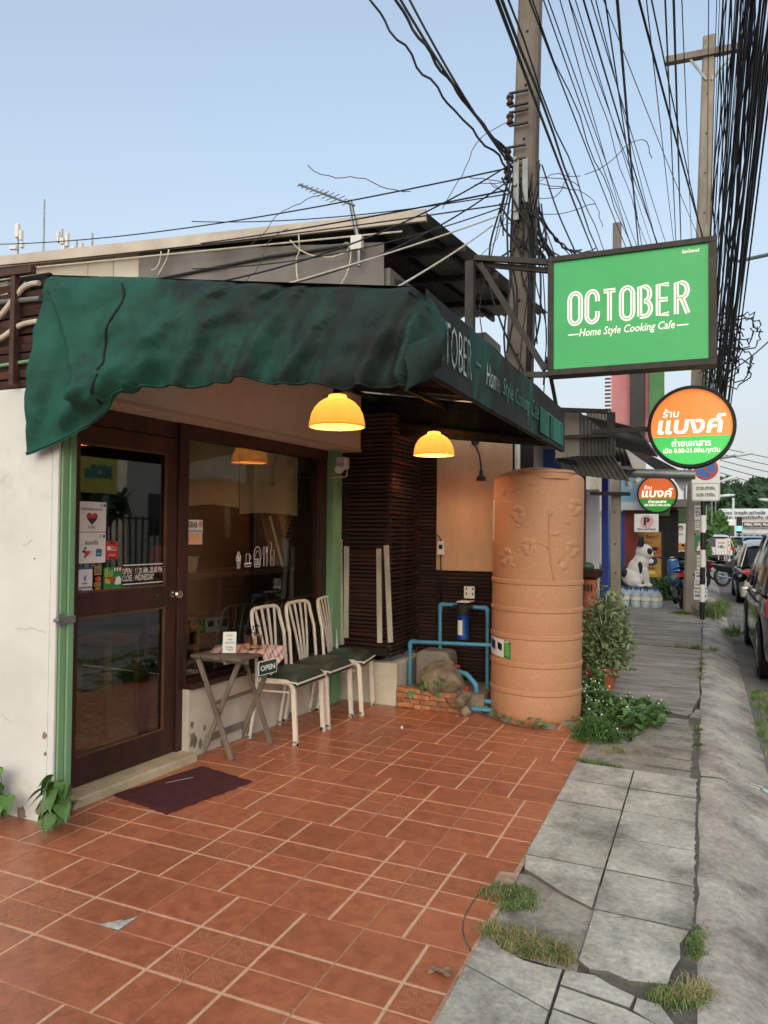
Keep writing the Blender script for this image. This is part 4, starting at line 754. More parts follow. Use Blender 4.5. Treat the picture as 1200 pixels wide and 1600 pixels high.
# ---- white steel chairs with green vinyl seats
def make_chair(name, lb, X0, X1, ya, yb, rot=0):
    t = thing(name, lb, 'chair', ((X0 + X1) / 2, (ya + yb) / 2, 0), 'white steel chairs along the window'); W = yb - ya; zs = .405
    def cp(a, b, z): return Vector((lerp(X0, X1, a), lerp(ya, yb, b), z))
    for b in (.03, .97):
        y = lerp(ya, yb, b); pts = bend([(X0 + .03, y, zs - .005), (X1 + .0, y, zs + .002), (X1 + .025, y, fz(X1))], .07, 7)
        m = MB()
        for p, q in zip(pts, pts[1:]): m.bar(p, q + (q - p) * .06, .018 if abs((q - p).normalized().x) < 2 else .03, .032, (0, 0, 1) if abs((q - p).normalized().z) < .75 else (1, 0, 0))
        m.build('front_leg', 'steel_white', t)
        m = MB(); m.bar((X1 + .0245, y, fz(X1) - .001), (X1 + .0255, y, fz(X1) + .03), .025, .038, (1, 0, 0)); m.build('foot', 'leg_foot', t)
        m = MB(); m.tube(bend([(X0 - .02, y, fz(X0)), (X0 + .03, y, .30), (X0 + .035, y, .42), (X0 + .01, lerp(y, (ya + yb) / 2, .02), .70)], .08), .0125, 8); m.build('rear_leg', 'steel_white', t, smooth='auto')
        m = MB(); m.tube([(X0 - .021, y, fz(X0) - .001), (X0 - .018, y, fz(X0) + .03)], .016, 10); m.build('foot', 'leg_foot', t, smooth='auto')
    m = MB(); pts = [(X0 + .01, lerp(ya, yb, .03), .68), (X0 - .02, lerp(ya, yb, .06), .80)]
    for i in range(9):
        an = math.pi - i * math.pi / 8; cx = .5 + .44 * (1 if math.cos(an) > 0 else -1) * abs(math.cos(an)) ** .35; pts.append((X0 - .02 - .018 * math.sin(an), lerp(ya, yb, cx), .80 + .082 * abs(math.sin(an)) ** .6))
    pts += [(X0 - .02, lerp(ya, yb, .94), .80), (X0 + .01, lerp(ya, yb, .97), .68)]; m.tube(pts, .013, 8); m.build('back_frame', 'steel_white', t, smooth='auto')
    for k in range(4):
        f0 = .38 + k * .085; f1 = .20 + k * .20; m = MB(); P = []
        for i in range(7):
            u = i / 6; P.append((X0 + .03 - .065 * u ** 1.3, lerp(ya, yb, lerp(f0, f1, u)), lerp(.44, .872, u)))
        for p, q in zip(P, P[1:]): m.bar(p, q, .026, .006, (1, 0, 0))
        m.build('back_slat', 'steel_white', t)
    m = MB(); m.tube([cp(.08, .03, .385), cp(.08, .97, .385)], .008, 6); m.tube([cp(1.0, .03, .375), cp(1.0, .97, .375)], .008, 6); m.tube([cp(.05, .03, .33), cp(.9, .03, .335)], .006, 6); m.tube([cp(.05, .97, .33), cp(.9, .97, .335)], .006, 6); m.build('seat_rail', 'steel_white', t, smooth='auto')
    m = MB(); n = 14
    def seat(u, v, zt=True):
        x = lerp(X0 + .02, X1 + .035, u); wv = 1.0 - .10 * (1 - u) ** 2; y = lerp(ya, yb, .5 + (v - .5) * 1.0 * wv); e = (1 - (2 * u - 1) ** 6) * (1 - (2 * v - 1) ** 6); z = .402 + .058 * max(0, e) ** .42 + .012 * math.sin(math.pi * v) * math.sin(math.pi * u)
        if u > .8: z -= .03 * ((u - .8) / .2) ** 2
        return (x, y, z)
    m.grid(seat, 18, 18); m.grid(lambda u, v: (lerp(X0 + .02, X1 + .035, 1 - u), lerp(ya, yb, .5 + (v - .5) * (1 - .1 * u * u)), .398), 2, 2); m.build('seat', 'vinyl', t, smooth=True)
    m = MB(); m.tube([seat(i / 12, 0)[:2] + (.405,) for i in range(13)], .006, 6); m.tube([seat(i / 12, 1)[:2] + (.405,) for i in range(13)], .006, 6); m.tube([(X1 + .037, lerp(ya, yb, i / 8), .398) for i in range(9)], .007, 6); m.build('seat_edge', 'steel_white', t, smooth='auto'); t.rotation_euler = (0, 0, R(rot))
mat('leg_foot', '#d9cfc2', '#c9beb0', 20, .5, wear='#17130f', wsc=30, wth=.5, world=True)
make_chair('white_chair', 'white steel chair with green seat nearest, right behind the folding table', .285, .605, 1.50, 1.925)
make_chair('white_chair', 'white steel chair with green seat, middle one of the three in the row', .29, .612, 1.965, 2.385)
make_chair('white_chair', 'white steel chair with green seat farthest, next to the green post', .312, .635, 2.405, 2.80, 10)
# ---- camera and small fittings
c = Vector(fp(2.66, .24, 1.93)); t = thing('security_camera', 'white security camera under the end of the header', 'camera', c)
m = MB(); m.obox(c + Vector((0, 0, .06)), X3 * .045, Y3 * .04, Z3 * .05); m.build('mount', 'white_plastic', t, bevel=.01)
m = MB(); m.lathe([(.0, -.07), (.03, -.07), (.036, -.06), (.036, .05), (.03, .06), (0, .06)], c + Vector((.01, -.05, .02)), 18, Vector((-.1, .9, .35))); m.build('camera_body', 'white_plastic', t, smooth='auto')
m = MB(); m.lathe([(.0, 0), (.024, 0)], c + Vector((.018, -.113, -.005)), 16, Vector((-.1, .9, .35))); m.build('lens', 'dark', t)
m = MB(); m.tube(bend([c + Vector((.03, .02, .02)), c + Vector((.03, .02, -.05)), c + Vector((-.1, .03, -.055)), c + Vector((-.16, .03, -.05))], .02), .006, 6); m.build('camera_cable', 'cable_white', t, smooth=True)
c = Vector((.98, 3.50, 1.286)); t = thing('socket_box', 'small white power socket box on the edge of the cream wall', 'socket', c)
MB().box((.945, 3.498, 1.225), (1.012, 3.521, 1.345)).build('box', 'white_plastic', t, bevel=.004); MB().box((.962, 3.494, 1.275), (.995, 3.499, 1.315)).build('switch', 'dark', t)
m = MB(); m.tube(bend([(.98, 3.5, 1.225), (.985, 3.49, 1.05), (.985, 3.49, .8)], .05), .005, 6); m.tube(bend([(.985, 3.5, 1.345), (.96, 3.49, 1.40), (.9, 3.48, 1.405)], .03), .005, 6); m.build('cord', 'cable', t, smooth=True)
c = Vector((1.29, 3.52, 2.235)); t = thing('gooseneck_lamp', 'black gooseneck spotlight drooping on the cream wall', 'lamp', c)
m = MB(); m.lathe([(.0, .0), (.035, 0), (.035, .012), (.012, .02)], c, 18, Vector((0, -1, 0))); m.build('rose', 'black_metal', t, smooth='auto')
m = MB(); m.tube([c + Vector((0, -.02, 0)), (1.31, 3.46, 2.19), (1.345, 3.45, 2.11), (1.362, 3.45, 2.02), (1.363, 3.45, 1.95)], .008, 8); m.build('arm', 'black_metal', t, smooth=True)
MB().lathe([(.012, .07), (.016, .05), (.018, .03), (.038, .01), (.042, -.02), (.036, -.02)], (1.363, 3.45, 1.90), 20).build('lamp_head', 'black_metal', t, smooth='auto')
# ================================================================ WATER TANK
TC = Vector((1.895, 3.2, -.045)); TR = .362
tk = thing('water_tank', 'tall speckled terracotta plastic water tank with embossed flowers', 'water tank', TC); lean = Vector((.012, 0, 1)).normalized()
prof = [(.0, .0), (.335, 0), (.35, .012), (TR, .05)]
for zc in (.235, .45, .665, .875, 1.09):
    prof += [(TR, zc - .03), (TR - .001, zc - .024), (TR + .007, zc - .015), (TR + .007, zc + .012), (TR - .002, zc + .02), (TR, zc + .03)]
prof += [(TR, 1.30), (TR, 1.6), (TR, 1.88), (TR - .004, 1.915), (TR - .02, 1.93), (TR - .05, 1.945), (.2, 1.985), (.1, 2.0), (0, 2.0)]
m = MB(); m.lathe(prof, TC, 72, lean); m.build('tank_body', 'tank', tk, smooth='auto')
m = MB(); lc = TC + Vector((.11, -.14, 1.925)); m.lathe([(.215, -.03), (.215, .018), (.225, .02), (.225, .034), (.21, .042), (.1, .05), (0, .05)], lc, 48, lean); m.build('lid', 'tank', tk, smooth='auto')
def tp(x, y, dr=.004):
    a = R(-78.5) + math.asin(max(-.99, min(.99, (x - 843) / 73.0))); z = 2.0 * (1137 - y) / 402 * .985; return TC + lean * z + Vector((math.cos(a), math.sin(a), 0)) * (TR + dr)
def zt(x, y): return 740 + x / 3.477, 700 + y / 3.477
def emb(pts, r=.0042):
    m = MB(); m.tube([tp(*zt(*p), dr=.001) for p in pts], r, 6); m.build('embossed_stem', 'tank', tk, smooth=True)
emb([(447, 745), (440, 700), (430, 640), (422, 560), (418, 480), (415, 400), (414, 345)], .0055); emb([(418, 565), (400, 545), (370, 530), (340, 528)]); emb([(465, 640), (480, 610), (505, 590)]); emb([(420, 500), (440, 490)]); emb([(160, 300), (200, 305), (235, 325), (250, 350)]); emb([(215, 250), (250, 235), (300, 215), (330, 205)]); emb([(160, 590), (190, 640), (220, 650)])
def petal(cx, cy, rx, ry, rot):
    m = MB(); P = []
    for i in range(16):
        a = i / 16 * 6.283; x = rx * math.cos(a); y = ry * math.sin(a); P.append((cx + x * math.cos(rot) - y * math.sin(rot), cy + x * math.sin(rot) + y * math.cos(rot)))
    vs = [tp(*zt(cx, cy), dr=.0045)] + [tp(*zt(cx + (px - cx) * .75, cy + (py - cy) * .75), dr=.0065) for px, py in P] + [tp(*zt(*p), dr=-.001) for p in P]
    m.add(vs, [(0, 1 + (i + 1) % 16, 1 + i) for i in range(16)] + [(1 + i, 1 + (i + 1) % 16, 17 + (i + 1) % 16, 17 + i) for i in range(16)]); m.build('embossed_petal', 'tank', tk, smooth=True)
for (cx, cy, k) in ((560, 330, 4), (545, 560, 4), (250, 370, 4), (310, 550, 4), (185, 610, 3)):
    for q in range(k + 1):
        a = q * 6.283 / (k + 1) + .4; petal(cx + 22 * math.cos(a), cy + 34 * math.sin(a), 20, 26, a)
for l in ((455, 478, 26, 14, -.2), (500, 655, 24, 26, .5), (330, 208, 30, 10, -.1), (170, 240, 12, 30, .1), (425, 360, 14, 24, 0), (245, 435, 16, 10, .4), (225, 655, 16, 10, .3), (255, 575, 12, 8, 0), (515, 415, 18, 10, .1)): petal(*l)
# product label curved round the tank
m = MB()
def lab(x0, x1, y0, y1, mi, dr): m.mt(mi); m.grid(lambda u, v: tp(lerp(x0, x1, u), lerp(y0, y1, v) + 3 * math.sin(u), dr), 10, 2)
lab(766, 793, 1006, 1034, WHT, .002); lab(793.2, 804, 1008, 1036, GRN, .0022)
lab(772, 779, 1010, 1024, NAV, .003); lab(783, 790, 1013, 1024, BLK, .003)
for q in range(7): lab(795, 802, 1014 + q * 2.7, 1015.2 + q * 2.7, LIM, .003)
a0 = tp(794.5, 1013); ax = (tp(803, 1013) - a0).normalized(); m.mt(WHT).text('DOS', a0 + Vector((0, -.004, 0)), ax, Z3, .04, .017, bold=.03); m.build('label', PR, tk)
m = MB(); m.grid(lambda u, v: tp(771 + u * 3, lerp(782, 850, v), .004), 2, 8); m.build('paper_strip', 'paper', tk)
m = MB(); 
for k, (x, y, r) in enumerate(((2.05, 2.83, .10), (2.2, 2.98, .09), (1.75, 2.88, .08), (1.62, 3.0, .07))): m.ball((x, y, fz(x) - .005), r, r * .6, .035, 10, 6, fn=lambda d: 1 + .1 * math.sin(d.x * 5 + d.y * 7))
m.build('base_rubble', 'mortar', tk)
# ================================================================ PIPES, FILTER, ROCKS, BRICKS
def pipe(pts, r, lb, nm='water_pipe', mt='pvc_blue', fits=True):
    t = thing(nm, lb, 'pipe', pts[0]); m = MB(); m.tube(bend(pts, r * 1.6), r, 12); m.build('tube', mt, t, smooth='auto')
    P = [Vector(p) for p in pts]
    if fits:
        for a, b, c in zip(P, P[1:], P[2:]):
            u = (a - b).normalized(); v = (c - b).normalized(); m = MB(); m.tube(bend([b + u * r * 3.4, b, b + v * r * 3.4], r * 1.6), r * 1.28, 12); m.build('elbow', mt, t, smooth='auto')
    return t
PY = 3.12
pipe([(.838, PY, .03), (.836, PY, .487), (1.60, PY + .02, .50)], .0165, 'blue water pipe rising by the grey pump cover then running level to the tank')
pipe([(1.045, 3.30, .20), (1.045, 3.30, .80), (1.20, 3.30, .80)], .0165, 'blue water pipe rising left of the filter housing')
pipe([(1.30, 3.30, .79), (1.468, 3.30, .785), (1.468, 3.30, .02)], .0165, 'blue water pipe going down right of the filter housing')
t = pipe([(1.10, 3.18, .29), (1.25, 3.14, .26), (1.34, 3.12, .25), (1.43, 3.1, .17), (1.43, 3.1, .06)], .017, 'blue pipe with a red valve bending down behind the big rock')
m = MB(); m.box((1.19, 3.125, .295), (1.275, 3.155, .315)); m.tube([(1.232, 3.14, .26), (1.232, 3.14, .30)], .008, 8); m.build('valve_handle', 'red_plastic', t, bevel=.003); MB().tube([(1.20, 3.15, .268), (1.27, 3.135, .257)], .026, 12).build('valve', 'pvc_blue', t, smooth='auto')
t = pipe([(1.33, 3.06, .10), (1.40, 3.04, .065), (1.62, 3.05, .05)], .02, 'short blue pipe running into the tank base'); MB().box((1.34, 3.05, .125), (1.375, 3.075, .16)).build('valve_handle', 'red_plastic', t, bevel=.003)
pipe([(1.42, 2.99, -.005), (1.60, 3.0, .0)], .019, 'stub of blue pipe lying low against the tank', fits=False)
fc = Vector((1.253, 3.30, .80)); t = thing('water_filter', 'blue cartridge water filter with black cap hung on the slat wall', 'water filter', (1.253, 3.3, .5))
m = MB(); m.lathe([(0, .015), (.05, .015), (.06, .0), (.064, -.03), (.066, -.06), (.06, -.085)], fc, 28); m.tube([fc + Vector((-.09, 0, -.012)), fc + Vector((.09, 0, -.012))], .024, 12); m.build('cap', 'black_rubber', t, smooth='auto')
m = MB(); m.lathe([(.057, -.075), (.057, -.10), (.05, -.11), (.051, -.25), (.055, -.27), (.05, -.29), (0, -.295)], fc, 28); m.build('housing', 'filter_blue', t, smooth='auto')
m = MB(); m.grid(lambda u, v: fc + Vector((.053 * math.sin(-.75 + u * .9), -.053 * math.cos(-.75 + u * .9), lerp(-.125, -.25, v))), 8, 2); m.build('label', 'paper', t)
m = MB(); m.box((1.222, 3.42, .85), (1.318, 3.43, .955)); m.box((1.20, 3.27, .825), (1.318, 3.43, .835)); m.build('bracket', 'white_plastic', t, bevel=.003)
m = MB()
for x in (1.24, 1.297):
    for z in (.88, .925): m.box((x, 3.416, z), (x + .01, 3.42, z + .02))
m.build('bracket_slot', 'dark', t)
m = MB(); m.prism([(-.155, 0), (.155, 0), (.155, .24), (.14, .285), (.1, .30), (-.1, .30), (-.14, .285), (-.155, .24)], (1.03, 3.14, .115), X3, Z3, .24); m.build('pump_cover', 'grey_plastic', label='grey plastic pump cover box behind the rocks', cat='cover', loc=(1.0, 3.15, .1), bevel=.025)
MB().box((.8, 3.0, -.03), (1.52, 3.52, .115)).build('concrete_plinth', 'mortar', label='low concrete base carrying the pump cover and rocks', cat='plinth', loc=(1.1, 3.2, 0))
def rock(c, rx, ry, rz, lb, seed, rot=0):
    rs = random.Random(seed); W = [(Vector((rs.uniform(-1, 1), rs.uniform(-1, 1), rs.uniform(-1, 1))).normalized(), rs.uniform(.55, .9)) for _ in range(11)]
    def fn(d):
        f = 1.0
        for n, k in W:
            q = d.dot(n)
            if q > .01: f = min(f, k / q if q > k else 1)
        return f * (1 + .03 * math.sin(d.x * 9 + d.y * 7 + seed))
    m = MB(); m.ball(c, rx, ry, rz, 28, 18, Matrix.Rotation(rot, 3, 'Z'), fn); m.build('rock', 'rock', smooth=True, label=lb, cat='rock', loc=c)
rock((1.19, 2.985, .215), .21, .15, .16, 'large brown boulder resting behind the low brick wall', 3, .2); rock((1.36, 2.92, .09), .085, .075, .085, 'smaller round rock at the end of the low brick wall', 8); rock((1.42, 2.86, .0), .05, .05, .05, 'small dark stone on the tiles beside the brick wall', 5)
bw = thing('brick_wall', 'low broken wall of thin orange bricks edging the pump corner', 'wall', (1.1, 2.9, 0)); MB().box((.815, 2.892, -.03), (1.34, 2.95, .125)).build('mortar', 'mortar', bw)
m = MB(); m.box((-.068, -.04, -.017), (.068, .04, .017)); bme = bpy.data.meshes.new('brick'); bme.from_pydata(m.v, [], m.f); bme.materials.append(MATS['brick'])
for row in range(4):
    z = .0 + row * .0405; xs = .885 + (.07 if row % 2 else 0)
    for k in range(4 if row < 3 else 3):
        x = xs - .0 + k * .147
        if x > 1.40 - row * .03: continue
        o = bpy.data.objects.new('brick', bme); COL.objects.link(o); o.parent = bw; o.location = Vector((x + rnd(-.006, .006), 2.915 + rnd(-.008, .006), z + fz(x) + .02 + rnd(-.003, .003))) - ORG[bw.name]; o.rotation_euler = (rnd(-.05, .05), rnd(-.04, .04), rnd(-.06, .06))
    if row % 2:
        o = bpy.data.objects.new('brick', bme); COL.objects.link(o); o.parent = bw; o.location = Vector((.85, 2.915, z + .005)) - ORG[bw.name]; o.scale = (.55, 1, 1)
# ================================================================ PLANTS
def leaf(m, b, d, L, wd, nrm=None, fold=.25, droop=.25, heart=False):
    b = Vector(b); d = Vector(d).normalized(); n = Vector(nrm) if nrm is not None else Vector((rnd(-.4, .4), rnd(-.4, .4), 1)); x = d.cross(n)
    if x.length < 1e-3: x = d.cross(Vector((1, .2, 0)))
    x.normalize(); n = x.cross(d).normalized()
    if heart: sh = [(-.10, .20, .46), (.04, .5, .5), (.3, .48, .45), (.58, .3, .3), (.8, .1, .1)]
    else: sh = [(.1, .22, .22), (.35, .5, .5), (.65, .42, .42), (.85, .2, .2)]
    vs = [b]; fs = []
    for (t, w_, _) in sh:
        c = b + d * (L * t) - n * (droop * L * max(0, t) ** 2); up = n * (fold * wd * w_)
        vs += [c - x * wd * w_ + up, c, c + x * wd * w_ + up]
    k = len(sh); tip = b + d * L - n * droop * L; vs.append(tip)
    fs += [(0, 2, 1), (0, 3, 2)]
    for i in range(k - 1):
        a = 1 + i * 3; fs += [(a, a + 1, a + 4, a + 3), (a + 1, a + 2, a + 5, a + 4)]
    a = 1 + (k - 1) * 3; fs += [(a, a + 1, len(vs) - 1), (a + 1, a + 2, len(vs) - 1)]; m.add(vs, fs)
def leafy(name, lb, cat, loc, specs, leafmat='leaf2', stemmat='leaf', heart=True, kind=None):
    """specs: list of (base, tip direction, length, width)"""
    t = thing(name, lb, cat, loc); m = MB(); sm = MB()
    for (b, d, L, w) in specs:
        leaf(m, b, d, L, w, heart=heart, nrm=None); sm.tube([Vector(loc), (Vector(loc) + Vector(b)) / 2 + Vector((0, 0, .03)), Vector(b)], .0025, 4, False)
    sm.build('stems', stemmat, t); m.build('leaves', leafmat, t, smooth=True); return t
def front_leaves(px, Y, n, lens):
    out = []
    for (x, y, L, w, ax, az) in px: p = atY(x, y, Y + rnd(-.04, .02)); out.append((p, Vector((ax, -.35, az)), L, w))
    return out
def wall_plant(lb, loc, cx, cy, w, h, n, Ls, seed):
    rs = random.Random(seed); sp = []
    for k in range(n):
        u = rs.uniform(-1, 1); v = rs.uniform(-1, 1) * math.sqrt(max(0, 1 - u * u * .6)); L = rs.uniform(*Ls) * (1 - .25 * abs(v)); p = atY(cx + u * w * .55, cy + v * h - 8, -.25 - rs.uniform(0, .07)); sp.append((p, Vector((u * .7 + rs.uniform(-.35, .35), -.45, -.75 + rs.uniform(-.25, .5))), L, L * .78))
    return leafy('pillar_plant', lb, 'plant', loc, sp, 'leaf')
wall_plant('young plant with pointed heart leaves growing at the foot of the green post', (.27, -.24, -.005), 84, 1250, 27, 32, 36, (.075, .125), 2)
wall_plant('broad leafed plant at the left edge against the white wall', (-.02, -.25, 0), -2, 1235, 22, 36, 13, (.09, .15), 5)
sp = []
for i in range(8): p = atY(rnd(642, 690), rnd(1058, 1082), 2.87); sp.append((p, Vector((rnd(-.8, .8), -.7, rnd(-1, -.1))), rnd(.06, .09), rnd(.045, .065)))
leafy('pothos', 'heart leafed creeper hanging over the left of the low brick wall', 'plant', (.95, 2.95, .13), sp)
sp = []
for i in range(44):
    u = i / 43; x = lerp(735, 852, u) + rnd(-6, 6); y = 1100 + 46 * math.sin(u * 1.5) * .8 + rnd(-12, 8); p = atF(x, min(y, 1142)); p.z += rnd(.01, .07); sp.append((p, Vector((rnd(-1, 1), -.9, rnd(-.4, .5))), rnd(.045, .075), rnd(.035, .055)))
t = thing('creeper', 'trailing green creeper winding along the foot of the water tank', 'plant', (1.6, 2.8, -.03)); m = MB()
for (b, d, L, w) in sp: leaf(m, b, d, L, w, heart=True)
m.build('leaves', 'leaf2', t, smooth=True); m = MB(); m.tube([atF(735, 1100) + Z3 * .02, atF(760, 1122) + Z3 * .02, atF(790, 1133) + Z3 * .015, atF(820, 1140) + Z3 * .015, atF(848, 1139) + Z3 * .02], .005, 6); m.tube([atY(665, 1070, 2.88), atY(690, 1080, 2.875), atY(700, 1100, 2.87), atY(725, 1115, 2.86)], .004, 5); m.build('vine', 'bark', t, smooth=True)
# potted grey-green bush
t = thing('potted_bush', 'bushy grey green crinkled shrub in a terracotta pot beside the tank', 'plant', (2.27, 4.45, -.05)); m = MB(); m.lathe([(.0, 0), (.10, 0), (.115, .06), (.12, .065), (.135, .13), (.14, .135), (.15, .19), (.16, .195), (.16, .225), (.14, .225), (.13, .18)], (2.27, 4.45, -.05), 30); m.build('pot', 'terracotta', t, smooth='auto')
MB().lathe([(0, .2), (.135, .2)], (2.27, 4.45, -.05), 20).build('soil', 'soil', t)
m = MB(); sm = MB(); rs = random.Random(4)
for i in range(95):
    a = rs.uniform(0, 6.28); el = rs.uniform(-.75, 1.45); rr = rs.uniform(.22, .36); d = Vector((math.cos(a) * math.cos(el), math.sin(a) * math.cos(el), math.sin(el) * 1.35)); p0 = Vector((2.27, 4.45, .18)); p2 = p0 + Vector((.03 + d.x * rr * .80, d.y * rr * .8, d.z * rr * 1.0 + .22)); p1 = (p0 + p2) / 2 + Vector((rs.uniform(-.05, .05), rs.uniform(-.05, .05), .03)); sm.tube([p0, p1, p2], .008, 5, rs=[.014, .010, .005])
    for k in range(24):
        u = rs.uniform(.25, 1.05); q = (p0 * (1 - u) + p2 * u) + Vector((rs.uniform(-.05, .05), rs.uniform(-.05, .05), rs.uniform(-.05, .05))); leaf(m, q, Vector((rs.uniform(-1, 1), rs.uniform(-1, 1), rs.uniform(-.3, 1))), rs.uniform(.04, .07), rs.uniform(.034, .055), fold=.5, droop=rs.uniform(-.6, .8))
sm.build('branches', 'leaf_grey', t, smooth=True); m.build('leaves', 'leaf_grey', t)
def herb(nm, lb, c, n, spread, h, lm='leaf2', hl=True, L=(.03, .06), fl=0, sq=1.0):
    t = thing(nm, lb, 'plant', c); m = MB(); sm = MB(); fm = MB()
    for i in range(n):
        a = rnd(0, 6.28); r = spread * math.sqrt(rnd(0, 1)); b = Vector(c) + Vector((r * math.cos(a) * sq, r * math.sin(a), 0)); hh = h * rnd(.4, 1) * (1 - .5 * r / spread); tip = b + Vector((rnd(-.06, .06), rnd(-.06, .06), hh)); sm.tube([b, (b + tip) / 2 + Vector((rnd(-.02, .02), rnd(-.02, .02), 0)), tip], .003, 4, False)
        for k in range(5):
            q = lerp(b, tip, rnd(.25, 1)); leaf(m, q, Vector((rnd(-1, 1), rnd(-1, 1), rnd(-.2, .7))), rnd(*L), rnd(*L) * .75, heart=hl)
        if fl and rnd(0, 1) < fl: fm.ball(tip + Vector((0, 0, .01)), .007, n=6, k=4)
    sm.build('stems', 'leaf', t); m.build('leaves', lm, t, smooth=True)
    if fm.v: fm.build('flowers', 'flower', t)
herb('weed_clump', 'leafy green creeper with rounded leaves spreading over the pavement slabs', (2.60, 3.25, -.055), 90, .33, .22, 'leaf2', True, (.05, .085), .1, .75)
herb('weed_clump', 'tall weeds with small white flowers growing close beside the tank', (2.36, 3.5, -.05), 110, .26, .30, 'leaf2', True, (.035, .06), .45, .6)
herb('weed_clump', 'fine bushy dark weed standing at the tile corner', (2.41, 2.66, -.05), 150, .16, .24, 'leaf', False, (.015, .03), .06, .8)
herb('weed_clump', 'climbing broad leafed vine in front of the potted shrub', (2.24, 4.05, -.04), 26, .12, .42, 'leaf2', True, (.05, .08), .2)
def grass(name, lb, poly_fn, n, h, mt='grass', w=.004, lean=.5, cat='grass'):
    """ragged grass: blades gathered in small clumps of different height, strays between, a few dead ones"""
    m = MB(); cl = [(poly_fn(), rnd(.35, 1.25), rnd(0, 6.28)) for _ in range(max(6, n // 45))]
    for i in range(n):
        (cx, cy), hs_, ca = random.choice(cl); sp_r = .012 + h * .25
        x, y = (cx + random.gauss(0, sp_r), cy + random.gauss(0, sp_r)) if rnd(0, 1) < .88 else poly_fn()
        z = fz(x) - .01; a = ca + random.gauss(0, 1.1); hh = h * hs_ * rnd(.35, 1.15); k = lean * rnd(.3, 1.4); dx, dy = math.cos(a) * hh * k, math.sin(a) * hh * k; ww = w * rnd(.6, 1.3); px, py = -math.sin(a) * ww / 2, math.cos(a) * ww / 2; dr = hh * (1 - .25 * min(1.5, k))
        m.mt(1 if rnd(0, 1) < .14 else 0).add([(x - px, y - py, z), (x + px, y + py, z), (x + dx * .4 + px * .8, y + dy * .4 + py * .8, z + hh * .62), (x + dx * .4 - px * .8, y + dy * .4 - py * .8, z + hh * .62), (x + dx, y + dy, z + dr)], [(0, 1, 2, 3), (3, 2, 4)])
    return m.build(name, [mt, 'grass_dry' if mt == 'grass' else 'grass'], label=lb, cat=cat, kind='stuff', loc=(x, y, z))
def ell(cx, cy, rx, ry, ang=0):
    def f():
        a = rnd(0, 6.28); r = math.sqrt(rnd(0, 1)); u, v = r * rx * math.cos(a), r * ry * math.sin(a); return cx + u * math.cos(ang) - v * math.sin(ang), cy + u * math.sin(ang) + v * math.cos(ang)
    return f
grass('grass_patch', 'green grass patch growing in the broken tile corner', ell(2.43, .09, .10, .10), 1700, .032, w=.0045, lean=1.1)
grass('grass_patch', 'long straw tipped grass strip between tiles and broken slab', ell(2.57, -.24, .17, .055, -.25), 1500, .046, 'grass_dry', .0028, 1.6); grass('grass_patch', 'low green grass mixed into the straw coloured strip', ell(2.54, -.225, .17, .06, -.25), 1700, .035, w=.004, lean=1.0)
grass('grass_tuft', 'spiky pale tuft of grass at the pavement edge', ell(3.12, -.29, .06, .05), 420, .042, 'grass_dry', .004, 1.8); grass('grass_tuft', 'green grass under the pale tuft at the pavement edge', ell(3.09, -.33, .10, .05, .4), 900, .028, w=.004, lean=1)
grass('grass_patch', 'short green grass strip at the kerb joint near the grey slab', ell(3.14, .06, .022, .12), 800, .022, w=.004, lean=1)
grass('grass_patch', 'mossy green strip across the end of the tile patio', ell(2.52, 2.10, .15, .025, -.15), 1100, .02, w=.004, lean=1.2); grass('grass_patch', 'dry grass scattered on the bare earth by the weeds', ell(2.62, 2.46, .12, .1), 400, .04, 'grass_dry', .003, 1.3)
grass('grass_patch', 'thin weeds in the kerb joint beside the far slabs', ell(3.125, 3.2, .02, .5), 500, .03, lean=1)
grass('grass_patch', 'weeds crossing the walkway joint', ell(3.05, 7.72, .25, .05), 500, .08, lean=1); grass('grass_patch', 'small weeds dotting the kerb joint further on', ell(3.14, 6.2, .03, .9), 500, .04, lean=1)
grass('grass_patch', 'grass growing around the foot of the striped post', ell(3.25, 12.4, .22, .6), 1600, .28, w=.012, lean=.8); grass('grass_patch', 'grass at the left foot of the wooden looking pole', ell(2.75, 12.1, .18, .2), 500, .10, w=.01, lean=1)
grass('grass_patch', 'grass strip in the gutter beside the near kerb', lambda: (rnd(3.55, 3.85) , rnd(2.3, 5.2)), 3000, .07, w=.005, lean=1); grass('grass_patch', 'grass clump in the gutter beside the far kerb', ell(3.55, 9.8, .1, .5), 700, .12, w=.008, lean=.9); grass('grass_patch', 'grass clump in the gutter ahead of the black car', ell(3.5, 14.5, .12, 1.2), 900, .12, w=.01, lean=.9)
m = MB(); m.quad((2.42, 2.05, -.062), (2.80, 2.05, -.066), (2.85, 3.75, -.064), (1.9, 3.75, -.058)); m.add([(1.9, 2.9, -.0585), (2.42, 2.3, -.06), (2.42, 2.9, -.06)], [(0, 1, 2)]); m.build('bare_earth', 'slab2', kind='structure')
herb('weed_clump', 'low spreading weeds over the slabs in front of the potted shrub', (2.66, 3.75, -.055), 60, .22, .14, 'leaf2', True, (.04, .07), .15)
herb('weed_clump', 'small creeping weed on the slab nearest the mossy strip', (2.58, 2.72, -.055), 40, .14, .09, 'leaf', True, (.025, .045), .05)
m = MB(); m.quad((2.33, -.30, -.064), (2.76, -.33, -.066), (2.76, .36, -.066), (2.33, .33, -.064)); m.build('earth_patch', 'slab2', kind='structure')
